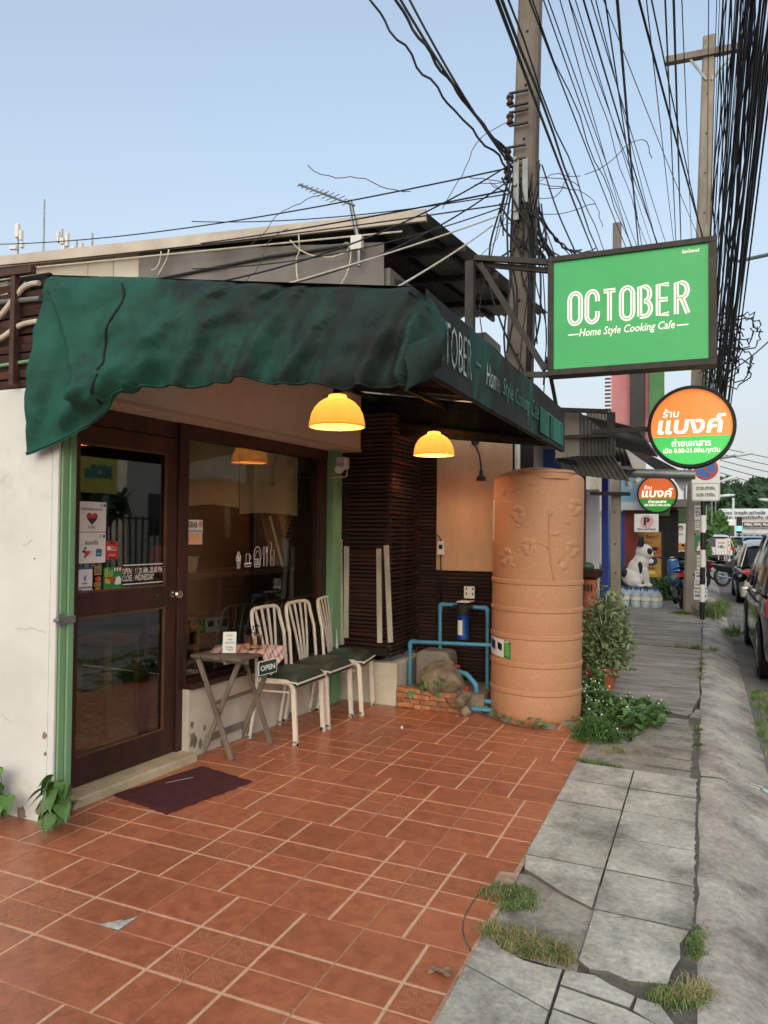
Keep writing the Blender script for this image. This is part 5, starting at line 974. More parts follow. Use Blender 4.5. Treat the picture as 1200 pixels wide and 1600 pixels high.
# litter: dry leaf, pebble bead, face mask
c = atF(688, 1528); m = MB(); m.grid(lambda u, v: c + Vector(((u - .5) * .075, (v - .5) * .035 + .02 * math.sin(u * 3.1), .006 + .018 * abs(u - .45) + .012 * math.sin(v * 5 + u * 4) ** 2)), 10, 5); mat('dry_leaf', '#a08468', '#7d6450', 20, .8, bump=.3); m.build('dry_leaf', 'dry_leaf', smooth=True, label='curled brown dry leaf on the front tiles', cat='leaf', loc=c)
c = atF(628, 1138); MB().ball(c + Z3 * .008, .011, n=10, k=6).build('pebble', 'flower', smooth=True, label='tiny white pebble lying on the red tiles', cat='pebble', loc=c)
c = atF(1186, 1228); mat('mask_blue', '#a8d0e0', '#94bfd2', 30, .8, bump=.1); t = thing('face_mask', 'discarded pale blue face mask on the sloping kerb', 'mask', c)
m = MB(); m.grid(lambda u, v: c + Vector((.02 + u * .15, -.06 * v - u * .05, -.012 - u * .06 + .010 * math.sin(v * 3.1) + .004 * math.sin(v * 14))), 8, 8); m.build('mask_body', 'mask_blue', t, smooth=True); m = MB(); m.tube([c + Vector((.02, 0, -.005)), c + Vector((-.04, .0, .008)), c + Vector((-.05, -.03, .008)), c + Vector((.0, -.06, .0))], .0022, 5); m.build('ear_loop', 'flower', t, smooth=True)
# ================================================================ BIG CAFE SIGN
SY = 4.1; sX0, sX1, sZ0, sZ1 = 1.85, 3.225, 2.925, 3.975
sg = thing('cafe_sign', 'large green lit box sign reading October on a dark steel bracket', 'sign', ((sX0 + sX1) / 2, SY, sZ0))
mat('sign_green', '#218a48', '#1d7e41', 2, .35, emit=(.015, .30, .07), es=.24, wear='#9fd6ae', wsc=40, wth=.78)
mat('sign_white', '#f2efe4', '#ebe7da', 4, .5, emit=(.9, .88, .78), es=.12); mat('sign_line', '#7f8f7a', '#6f8570', 5, .6)
MB().box((sX0, SY + .004, sZ0), (sX1, SY + .16, sZ1)).build('sign_box', 'sign_dark', sg)
MB().box((sX0 + .02, SY, sZ0 + .02), (sX1 - .02, SY + .0035, sZ1 - .02)).build('sign_face', 'sign_green', sg)
for (a, b) in (((sX0 - .03, SY - .03, sZ0 - .035), (sX1 + .045, SY + .17, sZ0 + .022)), ((sX0 - .03, SY - .03, sZ1 - .02), (sX1 + .045, SY + .17, sZ1 + .03)), ((sX0 - .03, SY - .028, sZ0 + .022), (sX0 + .022, SY + .168, sZ1 - .02)), ((sX1 - .022, SY - .028, sZ0 + .022), (sX1 + .043, SY + .168, sZ1 - .02))):
    MB().box(a, b).build('frame_bar', 'sign_dark', sg, bevel=.004)
def inline_letters(m, word, o, x, y, h, w, gap, sw, mi, li, sl=0):
    G = {'O': [(arc(.5, .78, .42, 0, 180, 8, .22) + arc(.5, .22, .42, 180, 360, 8, .22), True)], 'C': [([(.9, .66), (.9, .78)] + arc(.5, .78, .4, 0, 180, 8, .22) + arc(.5, .22, .4, 180, 360, 8, .22) + [(.9, .34)], False)], 'T': [([(.06, .96), (.94, .96)], False), ([(.5, .96), (.5, 0)], False)], 'E': [([(.9, .96), (.14, .96), (.14, .04), (.9, .04)], False), ([(.14, .5), (.82, .5)], False)], 'R': [([(.12, 0), (.12, .96), (.5, .96)] + arc(.52, .73, .36, 90, -90, 7, .23) + [(.12, .5)], False), ([(.5, .5), (.92, 0)], False)], 'B': [([(.12, .04), (.12, .96), (.5, .96)] + arc(.5, .735, .34, 90, -90, 7, .225) + arc(.5, .27, .40, 90, -90, 7, .235) + [(.12, .035)], False)]}
    o = Vector(o); x = Vector(x); y = Vector(y); n = x.cross(y)
    for k, ch in enumerate(word):
        for pts, cl in G[ch]:
            P = [(k * (w + gap) + a * w, b * h) for a, b in pts]
            m.mt(mi).stroke(P, sw, o, x, y, cl)
            if li is not None: m.mt(li).stroke(P, sw * .16, o + n * .0015, x, y, cl)
m = MB(); inline_letters(m, 'OCTOBER', (sX0 + .16, SY - .002, sZ0 + .435), X3, Z3, .285, .118, .035, .042, 0, 1)
for (t_, x, z, w, h, b, s_) in (('Home Style Cooking Cafe', sX0 + .255, sZ0 + .29, .825, .095, .012, .25),): m.mt(0).text(t_, (x, SY - .002, z), X3, Z3, w, h, bold=b, shear=s_)
m.mt(0)
for x_ in (.155, 1.095): MB().box((sX0 + x_, SY - .003, sZ0 + .33), (sX0 + x_ + .095, SY - .0012, sZ0 + .341)).build('dash', 'sign_white', sg)
m.build('lettering', ['sign_white', 'sign_line'], sg); m = MB(); m.text('อ๊อกโทเบอร์', (sX0 + 1.14, SY - .002, sZ0 + .965), X3, Z3, .14, .034, bold=.03); m.build('lettering', ['sign_white', 'sign_line'], sg)
pA = atY(735, 412, SY + .1)
for nm, a, b, w in (('bracket', atY(742, 403, SY + .05), (sX0, SY + .05, sZ1 + .0), .05), ('bracket', atY(742, 412, SY + .12), (sX0, SY + .12, sZ1 - .06), .045), ('bracket', atY(780, 586, SY + .05), (sX0, SY + .05, sZ0 - .01), .05), ('bracket', atY(750, 412, SY + .08), atY(852, 578, SY + .08), .055), ('post', (pA.x, SY + .1, 2.0), (pA.x, SY + .1, pA.z + .02), .085)): MB().bar(a, b, w).build(nm, 'sign_dark', sg)
MB().bar(atY(855, 560, SY + .1), atY(870, 638, 5.6), .035).build('stay', 'sign_dark', sg)
# ================================================================ ROUND SIGNS
mat('rs_orange', '#f08a45', '#e87e38', 3, .4, emit=(1, .24, .05), es=.30); mat('rs_green', '#3fc25e', '#38b555', 3, .4, emit=(.04, .6, .10), es=.22); mat('rs_white', '#fff6e6', '#fff2de', 3, .4, emit=(1, .93, .78), es=.3); mat('rs_yellow', '#f6e75a', '#f0e050', 3, .4, emit=(1, .85, .1), es=.6)
mat('rs_orange2', '#d8652c', '#c95a26', 3, .4, emit=(1, .2, .03), es=.12); mat('rs_green2', '#2f9a35', '#298c2f', 3, .4, emit=(.05, .5, .05), es=.06)
def round_sign(c, D, lb, om, gm, arm):
    t = thing('round_sign', lb, 'sign', c, 'round orange and green copy shop signs'); r = D / 2; c = Vector(c)
    m = MB(); m.lathe([(r - .02, -.03), (r + .012, -.03), (r + .018, -.02), (r + .018, .12), (r - .02, .12)], c, 56, Vector((0, 1, 0))); m.lathe([(0, .11), (r, .11)], c, 40, Vector((0, 1, 0))); m.build('rim', 'black_rubber', t, smooth='auto')
    h0 = -.12 * D; a0 = math.degrees(math.asin(h0 / r)); m = MB(); P = [(r * math.cos(R(a)), r * math.sin(R(a))) for a in [a0 + (180 - 2 * a0) * i / 40 for i in range(41)]]; m.mt(0).add([c + X3 * x + Z3 * z for x, z in P], [tuple(range(len(P)))])
    P = [(r * math.cos(R(a)), r * math.sin(R(a))) for a in [180 - a0 + (180 + 2 * a0) * i / 40 for i in range(41)]]; m.mt(1).add([c + X3 * x + Z3 * z for x, z in P], [tuple(range(len(P)))]); m.build('face', [om, gm], t)
    o = c - Y3 * .004; m = MB(); m.mt(0).text('ร้าน', o + X3 * (-.34 * D) + Z3 * .13 * D, X3, Z3, .20 * D, .11 * D, bold=.018, shear=.15); m.text('แบงค์', o + X3 * (-.40 * D) - Z3 * .085 * D, X3, Z3, .80 * D, .24 * D, bold=.026, shear=.12); m.text('ถ่ายเอกสาร', o - Z3 * .245 * D, X3, Z3, .46 * D, .10 * D, bold=.02, align='C'); m.text('เปิด 8.00-21.00น.ทุกวัน', o - Z3 * .345 * D, X3, Z3, .66 * D, .085 * D, bold=.02, align='C'); m.build('lettering', ['rs_white'], t)
    if arm: MB().bar(c + Vector((-r - .62, .05, .0)), c + Vector((-r, .05, 0)), .05).build('arm', 'black_metal', t)
    else: MB().tube([c + Vector((0, .05, r)), c + Vector((0, .05, r + .25))], .02, 8).build('arm', 'black_metal', t)
c1 = atD(1080, 667, FPX * .85 / 124); round_sign(c1, .85, 'large round orange and green lit sign projecting below the big green sign', 'rs_orange', 'rs_green', True)
c2 = atD(1027, 772, FPX * .85 / 58); round_sign(c2, .85, 'smaller looking round orange and green sign farther down the street', 'rs_orange2', 'rs_green2', False)
# ================================================================ POLES
def pole(nm, lb, base, top, w0, w1, mt, holes=8, face=None):
    t = thing(nm, lb, 'pole', base); base = Vector(base); top = Vector(top); m = MB(); vs = []
    for p, w in ((base, w0), (top, w1)):
        c = w * .12; h = w / 2
        for (a, b) in ((-h + c, -h), (h - c, -h), (h, -h + c), (h, h - c), (h - c, h), (-h + c, h), (-h, h - c), (-h, -h + c)): vs.append(p + Vector((a, b, 0)))
    m.add(vs, [(i, (i + 1) % 8, (i + 1) % 8 + 8, i + 8) for i in range(8)] + [tuple(range(8, 16))]); m.build('shaft', mt, t)
    for k in range(holes):
        u = (k + 1.0) / (holes + .5); p = lerp(base, top, u); w = lerp(w0, w1, u); m = MB(); m.lathe([(0, 0), (.017, 0)], p + Vector((0, -w / 2 - .001, 0)), 10, Vector((0, 1, 0))); m.build('bolt_hole', 'dark', t)
    return t
q0 = atD(812, 590, 8.05); q1 = atD(829, 0, 8.05); dq = (q1 - q0) / (q1.z - q0.z); nb = q0 - dq * (q0.z + .1); ntp = q0 + dq * (9.2 - q0.z)
np_ = pole('utility_pole', 'tall square concrete utility pole behind the awning with spool insulators', nb, ntp, .285, .20, 'pole', 16)
def spool(t, p):
    m = MB(); m.lathe([(.012, -.06), (.035, -.055), (.042, -.04), (.028, -.02), (.028, .0), (.042, .02), (.035, .045), (.012, .05)], p, 14); m.build('insulator', 'ceramic', t, smooth='auto'); m = MB(); m.box((p.x - .01, p.y - .015, p.z + .06), (p.x + .19, p.y + .015, p.z + .075)); m.box((p.x - .01, p.y - .015, p.z - .08), (p.x + .19, p.y + .015, p.z - .065)); m.build('insulator_bracket', 'black_metal', t)
for y in (156, 186, 241, 272): spool(np_, atD(797 if y < 200 else 793, y, 7.95))
m = MB(); a = atD(803, 252, 7.85); m.box((a.x, a.y - .02, a.z - .62), (a.x + .055, a.y, a.z)); a = atD(817, 250, 7.85); m.box((a.x, a.y - .02, a.z - .45), (a.x + .055, a.y, a.z)); m.build('steel_strap', 'galv', np_)
for y in (250, 290, 330): m = MB(); a = atD(806, y, 7.84); m.tube([a, a + Vector((0, -.05, 0))], .02, 8); m.build('bolt', 'galv', np_)
m = MB(); m.tube([atD(832, 330, 7.9), atD(829, 450, 7.9), atD(826, 560, 7.9), atD(822, 640, 7.9)], .03, 8); m.build('conduit', 'black_rubber', np_, smooth=True)
fb = Vector((2.965, 12.3, -.07)); ft = Vector((3.27, 12.3, 10.75))
fpole = pole('notice_pole', 'tall concrete pole covered with paper notices beside the striped post', fb, ft, .34, .22, 'pole2', 14)
MB().bar(atY(1040, 96, 12.2), atY(1172, 71, 12.2), .14, .12).build('cross_arm', 'pole', fpole); MB().bar(atY(1075, 88, 12.18), atY(1104, 125, 12.18), .04).build('brace', 'galv', fpole); MB().bar(atY(1150, 76, 12.18), atY(1112, 125, 12.18), .04).build('brace', 'galv', fpole)
fy = fb.y - .175
def notice(x0, y0, x1, y1, base, lines, c=BLK):
    a = atY(x0, y1, fy); b = atY(x1, y0, fy); s = Sheet(a, X3, Z3, b.x - a.x, b.z - a.z, base, .003, .003, .002); n = len(lines)
    for k, tx in enumerate(lines): hh = s.h / (n + .6); s.t(tx, s.w / 2, s.h - (k + 1) * hh + hh * .05, s.w * .86, hh * .72, c, .02, align='C')
    return s
for args in ((1085, 790, 1104, 812, WHT, ['รับเงินด่วน', '082 584', '7719']), (1086, 814, 1104, 828, WHT, ['ห้องเช่า', 'รายวัน', 'HOME']), (1086, 892, 1103, 905, WHT, ['ซ่อมแอร์', '08 41']), (1085, 906, 1104, 918, WHT, ['บ้านเช่า', '0895']), (1084, 921, 1105, 937, WHT, ['รับเหมา', '089-754']), (1089, 868, 1103, 890, WHT, ['แม่บ้าน', 'รายวัน', '0815'])): notice(*args).b('notice', fpole)
s = notice(1086, 837, 1102, 862, GRN, []); s.c(s.w * .5, s.h * .5, s.w * .2, PNK, s.w * .26).p([(s.w * .15, .02), (s.w * .85, .02), (s.w * .75, s.h * .36), (s.w * .25, s.h * .36)], WHT).r(0, 0, s.w, .02, RED); s.b('notice', fpole, label='dark green poster with a small portrait')
b3 = atY(963, 390, 17); pole('far_pole', 'short grey pole top with insulators rising behind the big sign', (b3.x, 17, -.05), Vector((b3.x + .02, 17, atY(963, 350, 17).z)), .25, .2, 'pole', 0)
# no parking sign on striped post
sp_ = thing('no_parking_sign', 'white no parking sign plate on a black and white striped post', 'sign', (3.127, 11.45, -.06)); zz = atY(1103, 715, 11.4).z
for k in range(8):
    z0 = lerp(-.06, zz - .4, k / 8); z1 = lerp(-.06, zz - .4, (k + 1) / 8); m = MB(); m.tube([(3.127 + .012 * z0, 11.45, z0), (3.127 + .012 * z1, 11.45, z1)], .045, 14); m.build('post_band', 'pr_black' if k % 2 == 0 else 'pr_white', sp_, smooth='auto')
MB().tube([(3.14, 11.45, zz - .45), (3.15, 11.45, zz)], .04, 12).build('post', 'galv', sp_, smooth='auto')
a = atY(1081, 783, 11.38); b = atY(1125, 745, 11.38); wS = b.x - a.x; tp_ = atY(1103, 707, 11.38); hS = tp_.z - a.z
s = Sheet(a, X3, Z3, wS, hS, WHT, .012, .03, .003); s.l([(.015, .015), (wS - .015, .015), (wS - .015, hS * .36), (.015, hS * .36)], .008, BLK, True).t('07:00-09:00น.', wS / 2, hS * .225, wS * .7, hS * .075, BLK, .015, align='C').t('16:00-19:00น.', wS / 2, hS * .09, wS * .7, hS * .075, BLK, .015, align='C')
cx, cy, rr = wS / 2, hS * .665, wS * .44; s.c(cx, cy, rr, RED).c(cx, cy, rr * .8, BLU).p([(cx - rr * .62, cy + rr * .5), (cx - rr * .5, cy + rr * .64), (cx + rr * .62, cy - rr * .5), (cx + rr * .5, cy - rr * .64)], RED); s.b('sign_plate', sp_)
# ================================================================ BACK HOUSE (roof above the awning)
hs = thing('back_house', 'house behind with sheet metal roof and grey tarpaulin wall above the awning', 'building', (-3, 8, 0))
HY = 6.0; pL = atY(-60, 411, HY); pR = atY(668, 332, HY)
wL = lambda x, y: atY(x, y, HY)
m = MB(); m.add([Vector((pL.x - 1, HY + .1, 0)), Vector((wL(218, 0).x, HY + .1, 0)), wL(218, 388) + Y3 * .1, pL + Vector((-1, .1, -.1))], [(0, 1, 2, 3)]); m.build('beige_wall', 'house_beige', hs)
m = MB()
for x in (52, 130, 170): a = wL(x, 398 - x * .06); m.box((a.x, HY + .085, 2.5), (a.x + .012, HY + .099, a.z))
m.build('wall_joint', 'trim_beige', hs)
x0, x1 = wL(219, 0).x, wL(600, 0).x
m = MB(); m.grid(lambda u, v: (lerp(x0, x1, u), HY + .09 - .03 * math.sin(v * 5) ** 2 - .01 * math.sin(u * 30), lerp(2.5, lerp(wL(219, 390).z, wL(600, 375).z, u), v)), 40, 12); m.build('tarpaulin', 'house_tarp', hs, smooth=True)
m = MB(); m.tube([wL(222, 440) + Y3 * .03, wL(420, 400) + Y3 * .03, wL(540, 383) + Y3 * .03], .02, 6); m.build('tarp_fold', 'black_metal', hs, smooth=True)
rb = atY(860, 490, 10.0); rbl = Vector((pL.x - 1, 10.5, rb.z + .7))
rt = [pL + Vector((-1, -.05, .05)), pR + Vector((0, -.05, 0)), rb, rbl]
def roof(u, v): p = lerp(lerp(rt[0], rt[1], u), lerp(rt[3], rt[2], u), v); return p + Z3 * .018 * math.sin(u * 640)
m = MB(); m.grid(roof, 420, 3); m.build('sheet_roof', 'corrug', hs, smooth=True)
m = MB(); m.hexa([rt[0] + Vector((0, -.02, -.16)), rt[1] + Vector((0, -.02, -.13)), rt[1] + Vector((0, .03, -.13)), rt[0] + Vector((0, .03, -.16)), rt[0] + Vector((0, -.02, .02)), rt[1] + Vector((0, -.02, .02)), rt[1] + Vector((0, .03, .02)), rt[0] + Vector((0, .03, .02))]); m.build('roof_fascia', 'trim_beige', hs)
m = MB(); m.tube([rt[0] + Vector((0, -.06, -.24)), rt[1] + Vector((-.3, -.06, -.24))], .012, 6); m.build('cable_trunking', 'cable_white', hs, smooth='auto')
for u in (.25, .5, .78): a = lerp(rt[1], rt[2], u) - Z3 * .08; b = lerp(rt[0], rt[3], u) - Z3 * .08; MB().bar(lerp(a, b, -.0), lerp(a, b, .2), .06, .1).build('purlin', 'black_metal', hs)
for u in (.02, .98): a = lerp(rt[1], rt[0], .03 + u * .07) - Z3 * .06; b = lerp(rt[2], rt[3], .03 + u * .07) - Z3 * .06; MB().bar(a, b, .05, .08).build('rafter', 'black_metal', hs)
hx = -.62
m = MB(); m.box((-8, HY + .16, 0), (hx - .02, 10.2, 4.9)); m.build('house_core', 'house_tarp', hs)
mat('louvre', '#55524f', '#45423f', 3, .6, world=True)
zl = 3.3
for k in range(16): m = MB(); m.hexa([(hx, 6.3, zl + k * .1), (hx + .05, 6.3, zl + k * .1 - .03), (hx + .05, 9.2, zl + k * .1 - .03), (hx, 9.2, zl + k * .1), (hx, 6.3, zl + k * .1 + .015), (hx + .05, 6.3, zl + k * .1 - .015), (hx + .05, 9.2, zl + k * .1 - .015), (hx, 9.2, zl + k * .1 + .015)]); m.build('louvre_blade', 'louvre', hs)
m = MB(); m.box((hx, 9.2, 1.5), (hx + .45, 10.2, 4.75)); m.build('corner_pier', 'house_tarp', hs)
# TV aerial on a mast
t = thing('tv_aerial', 'grey television aerial on a mast at the roof edge', 'aerial', wL(566, 385)); ab = wL(566, 385) - Y3 * .1; at_ = wL(552, 318) - Y3 * .1; MB().tube([ab - Z3 * .3, ab, at_], .03, 8).build('mast', 'galv', t, smooth='auto')
a = wL(474, 294) - Y3 * .12; b = wL(560, 327) - Y3 * .12; MB().tube([a, b], .016, 6).build('boom', 'galv', t)
for k in range(11): p = lerp(a, b, .02 + k * .085); e = Vector((.1, .2, .15)) * (.35 + .07 * k if k < 9 else .6); m = MB(); m.tube([p - e * .6, p + e * .6], .006, 5); m.build('element', 'galv', t)
MB().box(tuple(ab + Vector((-.1, -.05, -.08))), tuple(ab + Vector((.05, .03, .1)))).build('junction_box', 'white_plastic', t)
# far roof with phone masts at upper left
fo = atY(100, 388, 45); t = thing('far_building', 'distant pale building roof carrying phone antennas at far left', 'building', (fo.x, 47, 0)); m = MB(); m.prism([(-12, 0), (3, 0), (3, 14.6), (2, 15.5), (0, 16.0), (-2, 15.9), (-4, 15.2), (-12, 14.3)], (fo.x + 1, 45, 0), X3, Z3, 6); m.build('shell', 'house_beige', t)
def mast(px, py0, py1, lb, panels):
    b = atY(px, py0, 45); tt = thing('phone_mast', lb, 'antenna', b); MB().tube([b - Z3 * 1.2, Vector((b.x, 45, atY(px, py1, 45).z))], .07, 6).build('pole', 'galv', tt)
    for (x0, y0, x1, y1) in panels: a = atY(x0, y1, 44.8); c = atY(x1, y0, 44.8); MB().box((a.x, 44.6, a.z), (c.x, 44.9, c.z)).build('panel', 'white_plastic', tt, bevel=.03)
mast(28, 392, 350, 'phone antenna cluster at the far left rooftop edge', [(25, 350, 31, 372), (22, 384, 27, 391), (32, 360, 36, 376), (17, 384, 22, 391), (33, 378, 37, 388)]); mast(68, 388, 312, 'tall thin lightning rod on the far roof', []); mast(97, 388, 358, 'phone antenna cluster right of the thin rod', [(91, 362, 94, 380), (96, 372, 101, 382), (104, 364, 108, 386), (98, 384, 103, 392)]); mast(144, 390, 364, 'short thin rod on the far roof, rightmost', []); mast(120, 390, 376, 'small white antenna boxes on the far roof', [(114, 385, 118, 390), (124, 384, 127, 389), (128, 380, 130, 389)])
# ================================================================ OVERHEAD CABLES
def wire(p, q, sag, r, lb, grp, n=16, wob=0, mt='cable', ext=0, name='overhead_cable', sides=5):
    p = Vector(p); q = Vector(q)
    if ext: p = p + (p - q) * ext
    ph = rnd(0, 6); pts = []
    for i in range(n + 1):
        u = i / n; x = lerp(p, q, u) - Z3 * (sag * 4 * u * (1 - u)); 
        if wob: x += Vector((math.sin(u * 40 + ph), math.cos(u * 31 + ph), math.sin(u * 53 + ph))) * wob
        pts.append(x)
    m = MB(); m.tube(pts, r, sides, False); return m.build(name, mt, smooth=True, label=lb, cat='cable', group=grp, loc=p)
# fan of cables from above towards the poles down the street
g = 'cables fanning from the top of the frame down to the far poles'; lf = 'black overhead cable fanning down toward the poles behind the big sign'
fan = []
for (x0, x1, y1, D0, D1, r, wob) in ((788, 950, 388, 4.2, 20, .018, 0), (797, 957, 388, 4.2, 20, .016, .008), (803, 968, 386, 4.4, 19, .011, .012), (834, 1002, 384, 7, 20, .014, 0), (838, 1012, 384, 7, 18, .012, .02), (856, 1010, 384, 6.5, 20, .010, 0), (863, 1018, 384, 7, 20, .010, 0), (880, 1004, 384, 7, 21, .009, 0), (893, 1030, 382, 7, 20, .009, .015), (905, 1038, 382, 6.5, 22, .008, 0), (917, 1046, 382, 7, 19, .016, 0), (929, 1060, 380, 7, 20, .010, 0), (936, 1042, 380, 6, 21, .008, 0), (948, 1012, 383, 7, 22, .014, 0), (966, 1003, 384, 6, 22, .022, 0), (1003, 1116, 372, 7, 14, .020, 0), (1012, 1060, 380, 7, 21, .010, 0), (1022, 1112, 376, 6.5, 14, .012, 0), (1040, 1059, 380, 6.5, 22, .014, 0), (1053, 1066, 380, 6, 22, .018, 0), (1066, 1083, 378, 7, 20, .009, 0), (1107, 1104, 376, 7, 20, .008, 0), (950, 1100, 330, 7, 14, .008, 0), (896, 1096, 500, 7, 14.5, .008, 0)):
    fan.append((x0, x1, y1, D0, D1, r, wob))
ORDN = ['first', 'second', 'third', 'fourth', 'fifth', 'sixth', 'seventh', 'eighth', 'ninth', 'tenth', 'eleventh', 'twelfth', 'thirteenth', 'fourteenth', 'fifteenth', 'sixteenth', 'seventeenth', 'eighteenth', 'nineteenth', 'twentieth', 'twenty-first', 'twenty-second', 'twenty-third', 'twenty-fourth']
for k, (x0, x1, y1, D0, D1, r, wob) in enumerate(sorted(fan)): wire(atD(x0, 0, D0), atD(x1, y1 + 60, D1), .12, r * .6, 'black overhead cable, %s from the left where the fan meets the top edge' % ORDN[k], g, 26, wob, ext=.5)
g = 'thick bundle of cables sweeping down the right edge of the sky'; lf = 'black cable in the thick bundle sweeping down the right edge'
rs = random.Random(11)
for k in range(60):
    u = rs.random(); big = k % 5 == 0; x0 = 1120 + 86 * u ** .8; x1 = 1096 + 34 * u + rs.uniform(-6, 6); y1 = 655 + 45 * rs.random(); D0 = rs.uniform(6, 8); D1 = rs.uniform(13.2, 15.5)
    if u > .62: x0 = 1172 + (u - .62) * 120
    wire(atD(x0, 0, D0), atD(x1, y1, D1), rs.uniform(-.1, .35), rs.uniform(.008, .014) if (big and u > .3) or u > .66 else rs.uniform(.0035, .007), lf, g, 22, rs.choice([0, 0, .02, .035]), ext=.5)
# tangled coils hung on the far pole below
for k in range(16):
    c = atD(rs.uniform(1118, 1165), rs.uniform(505, 600), 13.4); pts = []
    for i in range(26): a = i / 25 * 6.28 * rs.uniform(.95, 1.1); rr = rs.uniform(.18, .30); pts.append(c + Vector((rr * math.cos(a), rs.uniform(-.12, .12), rr * 1.1 * math.sin(a))))
    m = MB(); m.tube(pts, .012, 5, False); m.build('cable_coil', 'cable', smooth=True, label='tangled black cable coil hanging beside the far pole', cat='cable', group='tangled cable coils on the far pole', loc=c)
# service lines from the near pole to the left
for (a, b, sag, r, lb) in ((atD(793, 263, 7.9), atD(-80, 381, 16), .25, .009, 'twisted dark service line crossing the sky to the left, uppermost'), (atD(793, 297, 7.9), atD(-80, 403, 16), .25, .010, 'dark service line crossing the sky to the left, second from top'), (atD(793, 303, 7.9), atD(300, 346, 11), .1, .007, 'dark line joining the second service line near the aerial'), (atD(800, 255, 7.9), atD(345, 440, 6.4), .15, .008, 'thin dark wire dropping from the pole to the awning top'), (atD(800, 278, 7.9), atD(440, 446, 6.4), .15, .008, 'thin dark wire dropping steeply toward the tarpaulin wall'), (atD(795, 318, 7.9), atD(-60, 420, 8.7), .05, .008, 'thin dark wire running low along the roof fascia'), (atD(790, 322, 7.9), atD(300, 420, 8.6), .15, .007, 'thin dark wire sagging across the tarpaulin wall')):
    wire(a, b, sag, r, lb, None, 20)
wire(atD(785, 335, 7.8), atD(420, 452, 5.2), .02, .008, 'cream cable running from the pole to the middle of the awning', None, 14, 0, 'cable_white'); wire(atD(770, 352, 7.8), atD(608, 456, 5.0), .02, .008, 'cream cable running from the pole to the awning corner', None, 14, 0, 'cable_white')
for (x0, w, r, lb) in ((578, .05, .012, 'wavy dark cable from the upper left to the pole, lowest'), (618, .03, .016, 'thick dark cable from the upper left to the pole, middle'), (626, .0, .014, 'dark cable from the top of the frame to the pole, right of middle'), (640, 0, .012, 'straight dark cable from the top of the frame to the pole, rightmost')):
    wire(atD(x0, -20, 7.4), atD(796 + (x0 - 578) * .2, 262 if x0 < 600 else 250 + (x0 - 618), 7.95), .16, r, lb, None, 30, w * .4, ext=.35)
rs = random.Random(5)
for k in range(26):      # slack drops and loops around the near pole
    x = rs.uniform(780, 850); y0 = rs.uniform(240, 330); y1 = rs.uniform(350, 640); a = atD(x, y0, 7.85); b = atD(x + rs.uniform(-25, 40), y1, 7.85); mid = lerp(a, b, .5) + Vector((rs.uniform(-.3, .3), rs.uniform(-.1, .1), 0)); pts = [a, lerp(a, mid, .5) + Vector((rs.uniform(-.1, .1), 0, 0)), mid, lerp(mid, b, .5) + Vector((rs.uniform(-.1, .1), 0, 0)), b]; P = []
    for i in range(17):
        u = i / 16 * 4; j = min(3, int(u)); P.append(lerp(pts[j], pts[j + 1], u - j))
    P = [P[0]] + [(P[i - 1] + P[i] * 2 + P[i + 1]) / 4 for i in range(1, 16)] + [P[16]]
    m = MB(); m.tube(P, rs.choice([.006, .008, .011]), 5, False); m.build('slack_cable', 'cable', smooth=True, label='slack dark cable drooping around the near utility pole', cat='cable', group='slack cables around the near pole', loc=a)
for k in range(14):
    a = atD(rs.uniform(800, 830), rs.uniform(285, 335), 7.85); b = atD(rs.uniform(880, 960), rs.uniform(385, 420), 11); wire(a, b, rs.uniform(.05, .5), rs.choice([.007, .010, .014]), 'dark cable sloping from the near pole down behind the big sign', 'cables from near pole behind the sign', 14, .01)
for k in range(12):     # dry vine tendrils caught on the wires
    x = rs.uniform(690, 1080) if k < 9 else rs.uniform(450, 700); y = (300 - (x - 820) * .1 + rs.uniform(-20, 40)) if k < 9 else rs.uniform(290, 390); p = atD(x, y, 9 if k < 9 else 8.2); pts = [p]
    d = Vector((rs.uniform(-1, 1), rs.uniform(-.3, .3), rs.uniform(-.4, .3))).normalized()
    for i in range(14): d = (d + Vector((rs.uniform(-.4, .4), rs.uniform(-.2, .2), rs.uniform(-.35, .3)))).normalized(); pts.append(pts[-1] + d * .09)
    m = MB(); m.tube(pts, .005, 4, False); m.build('dry_vine', 'bark', smooth=True, label='thin dry vine tendril caught among the wires', cat='vine', group='dry vine tendrils on the wires', loc=p)
for (pts, lb) in (([(457, 378), (470, 392), (490, 402), (520, 405), (545, 397), (552, 385), (545, 380), (540, 384)], 'loop of white cable hanging on the tarpaulin wall'), ([(470, 370), (472, 395), (466, 405), (467, 430), (470, 448)], 'white cable drooping straight down the tarpaulin'), ([(552, 392), (550, 415), (543, 435), (533, 452)], 'white cable end curving down right of the loop'), ([(256, 395), (254, 412), (247, 424), (241, 424)], 'short bent white cable by the beige wall'), ([(268, 392), (266, 405), (258, 420), (250, 434)], 'white cable crossing near the beige wall joint')):
    m = MB(); P = [wL(*p) - Y3 * .06 for p in pts]; m.tube(bend(P, .06, 3), .011, 6); m.build('loose_cable', 'cable_white', smooth=True, label=lb, cat='cable', loc=P[0])
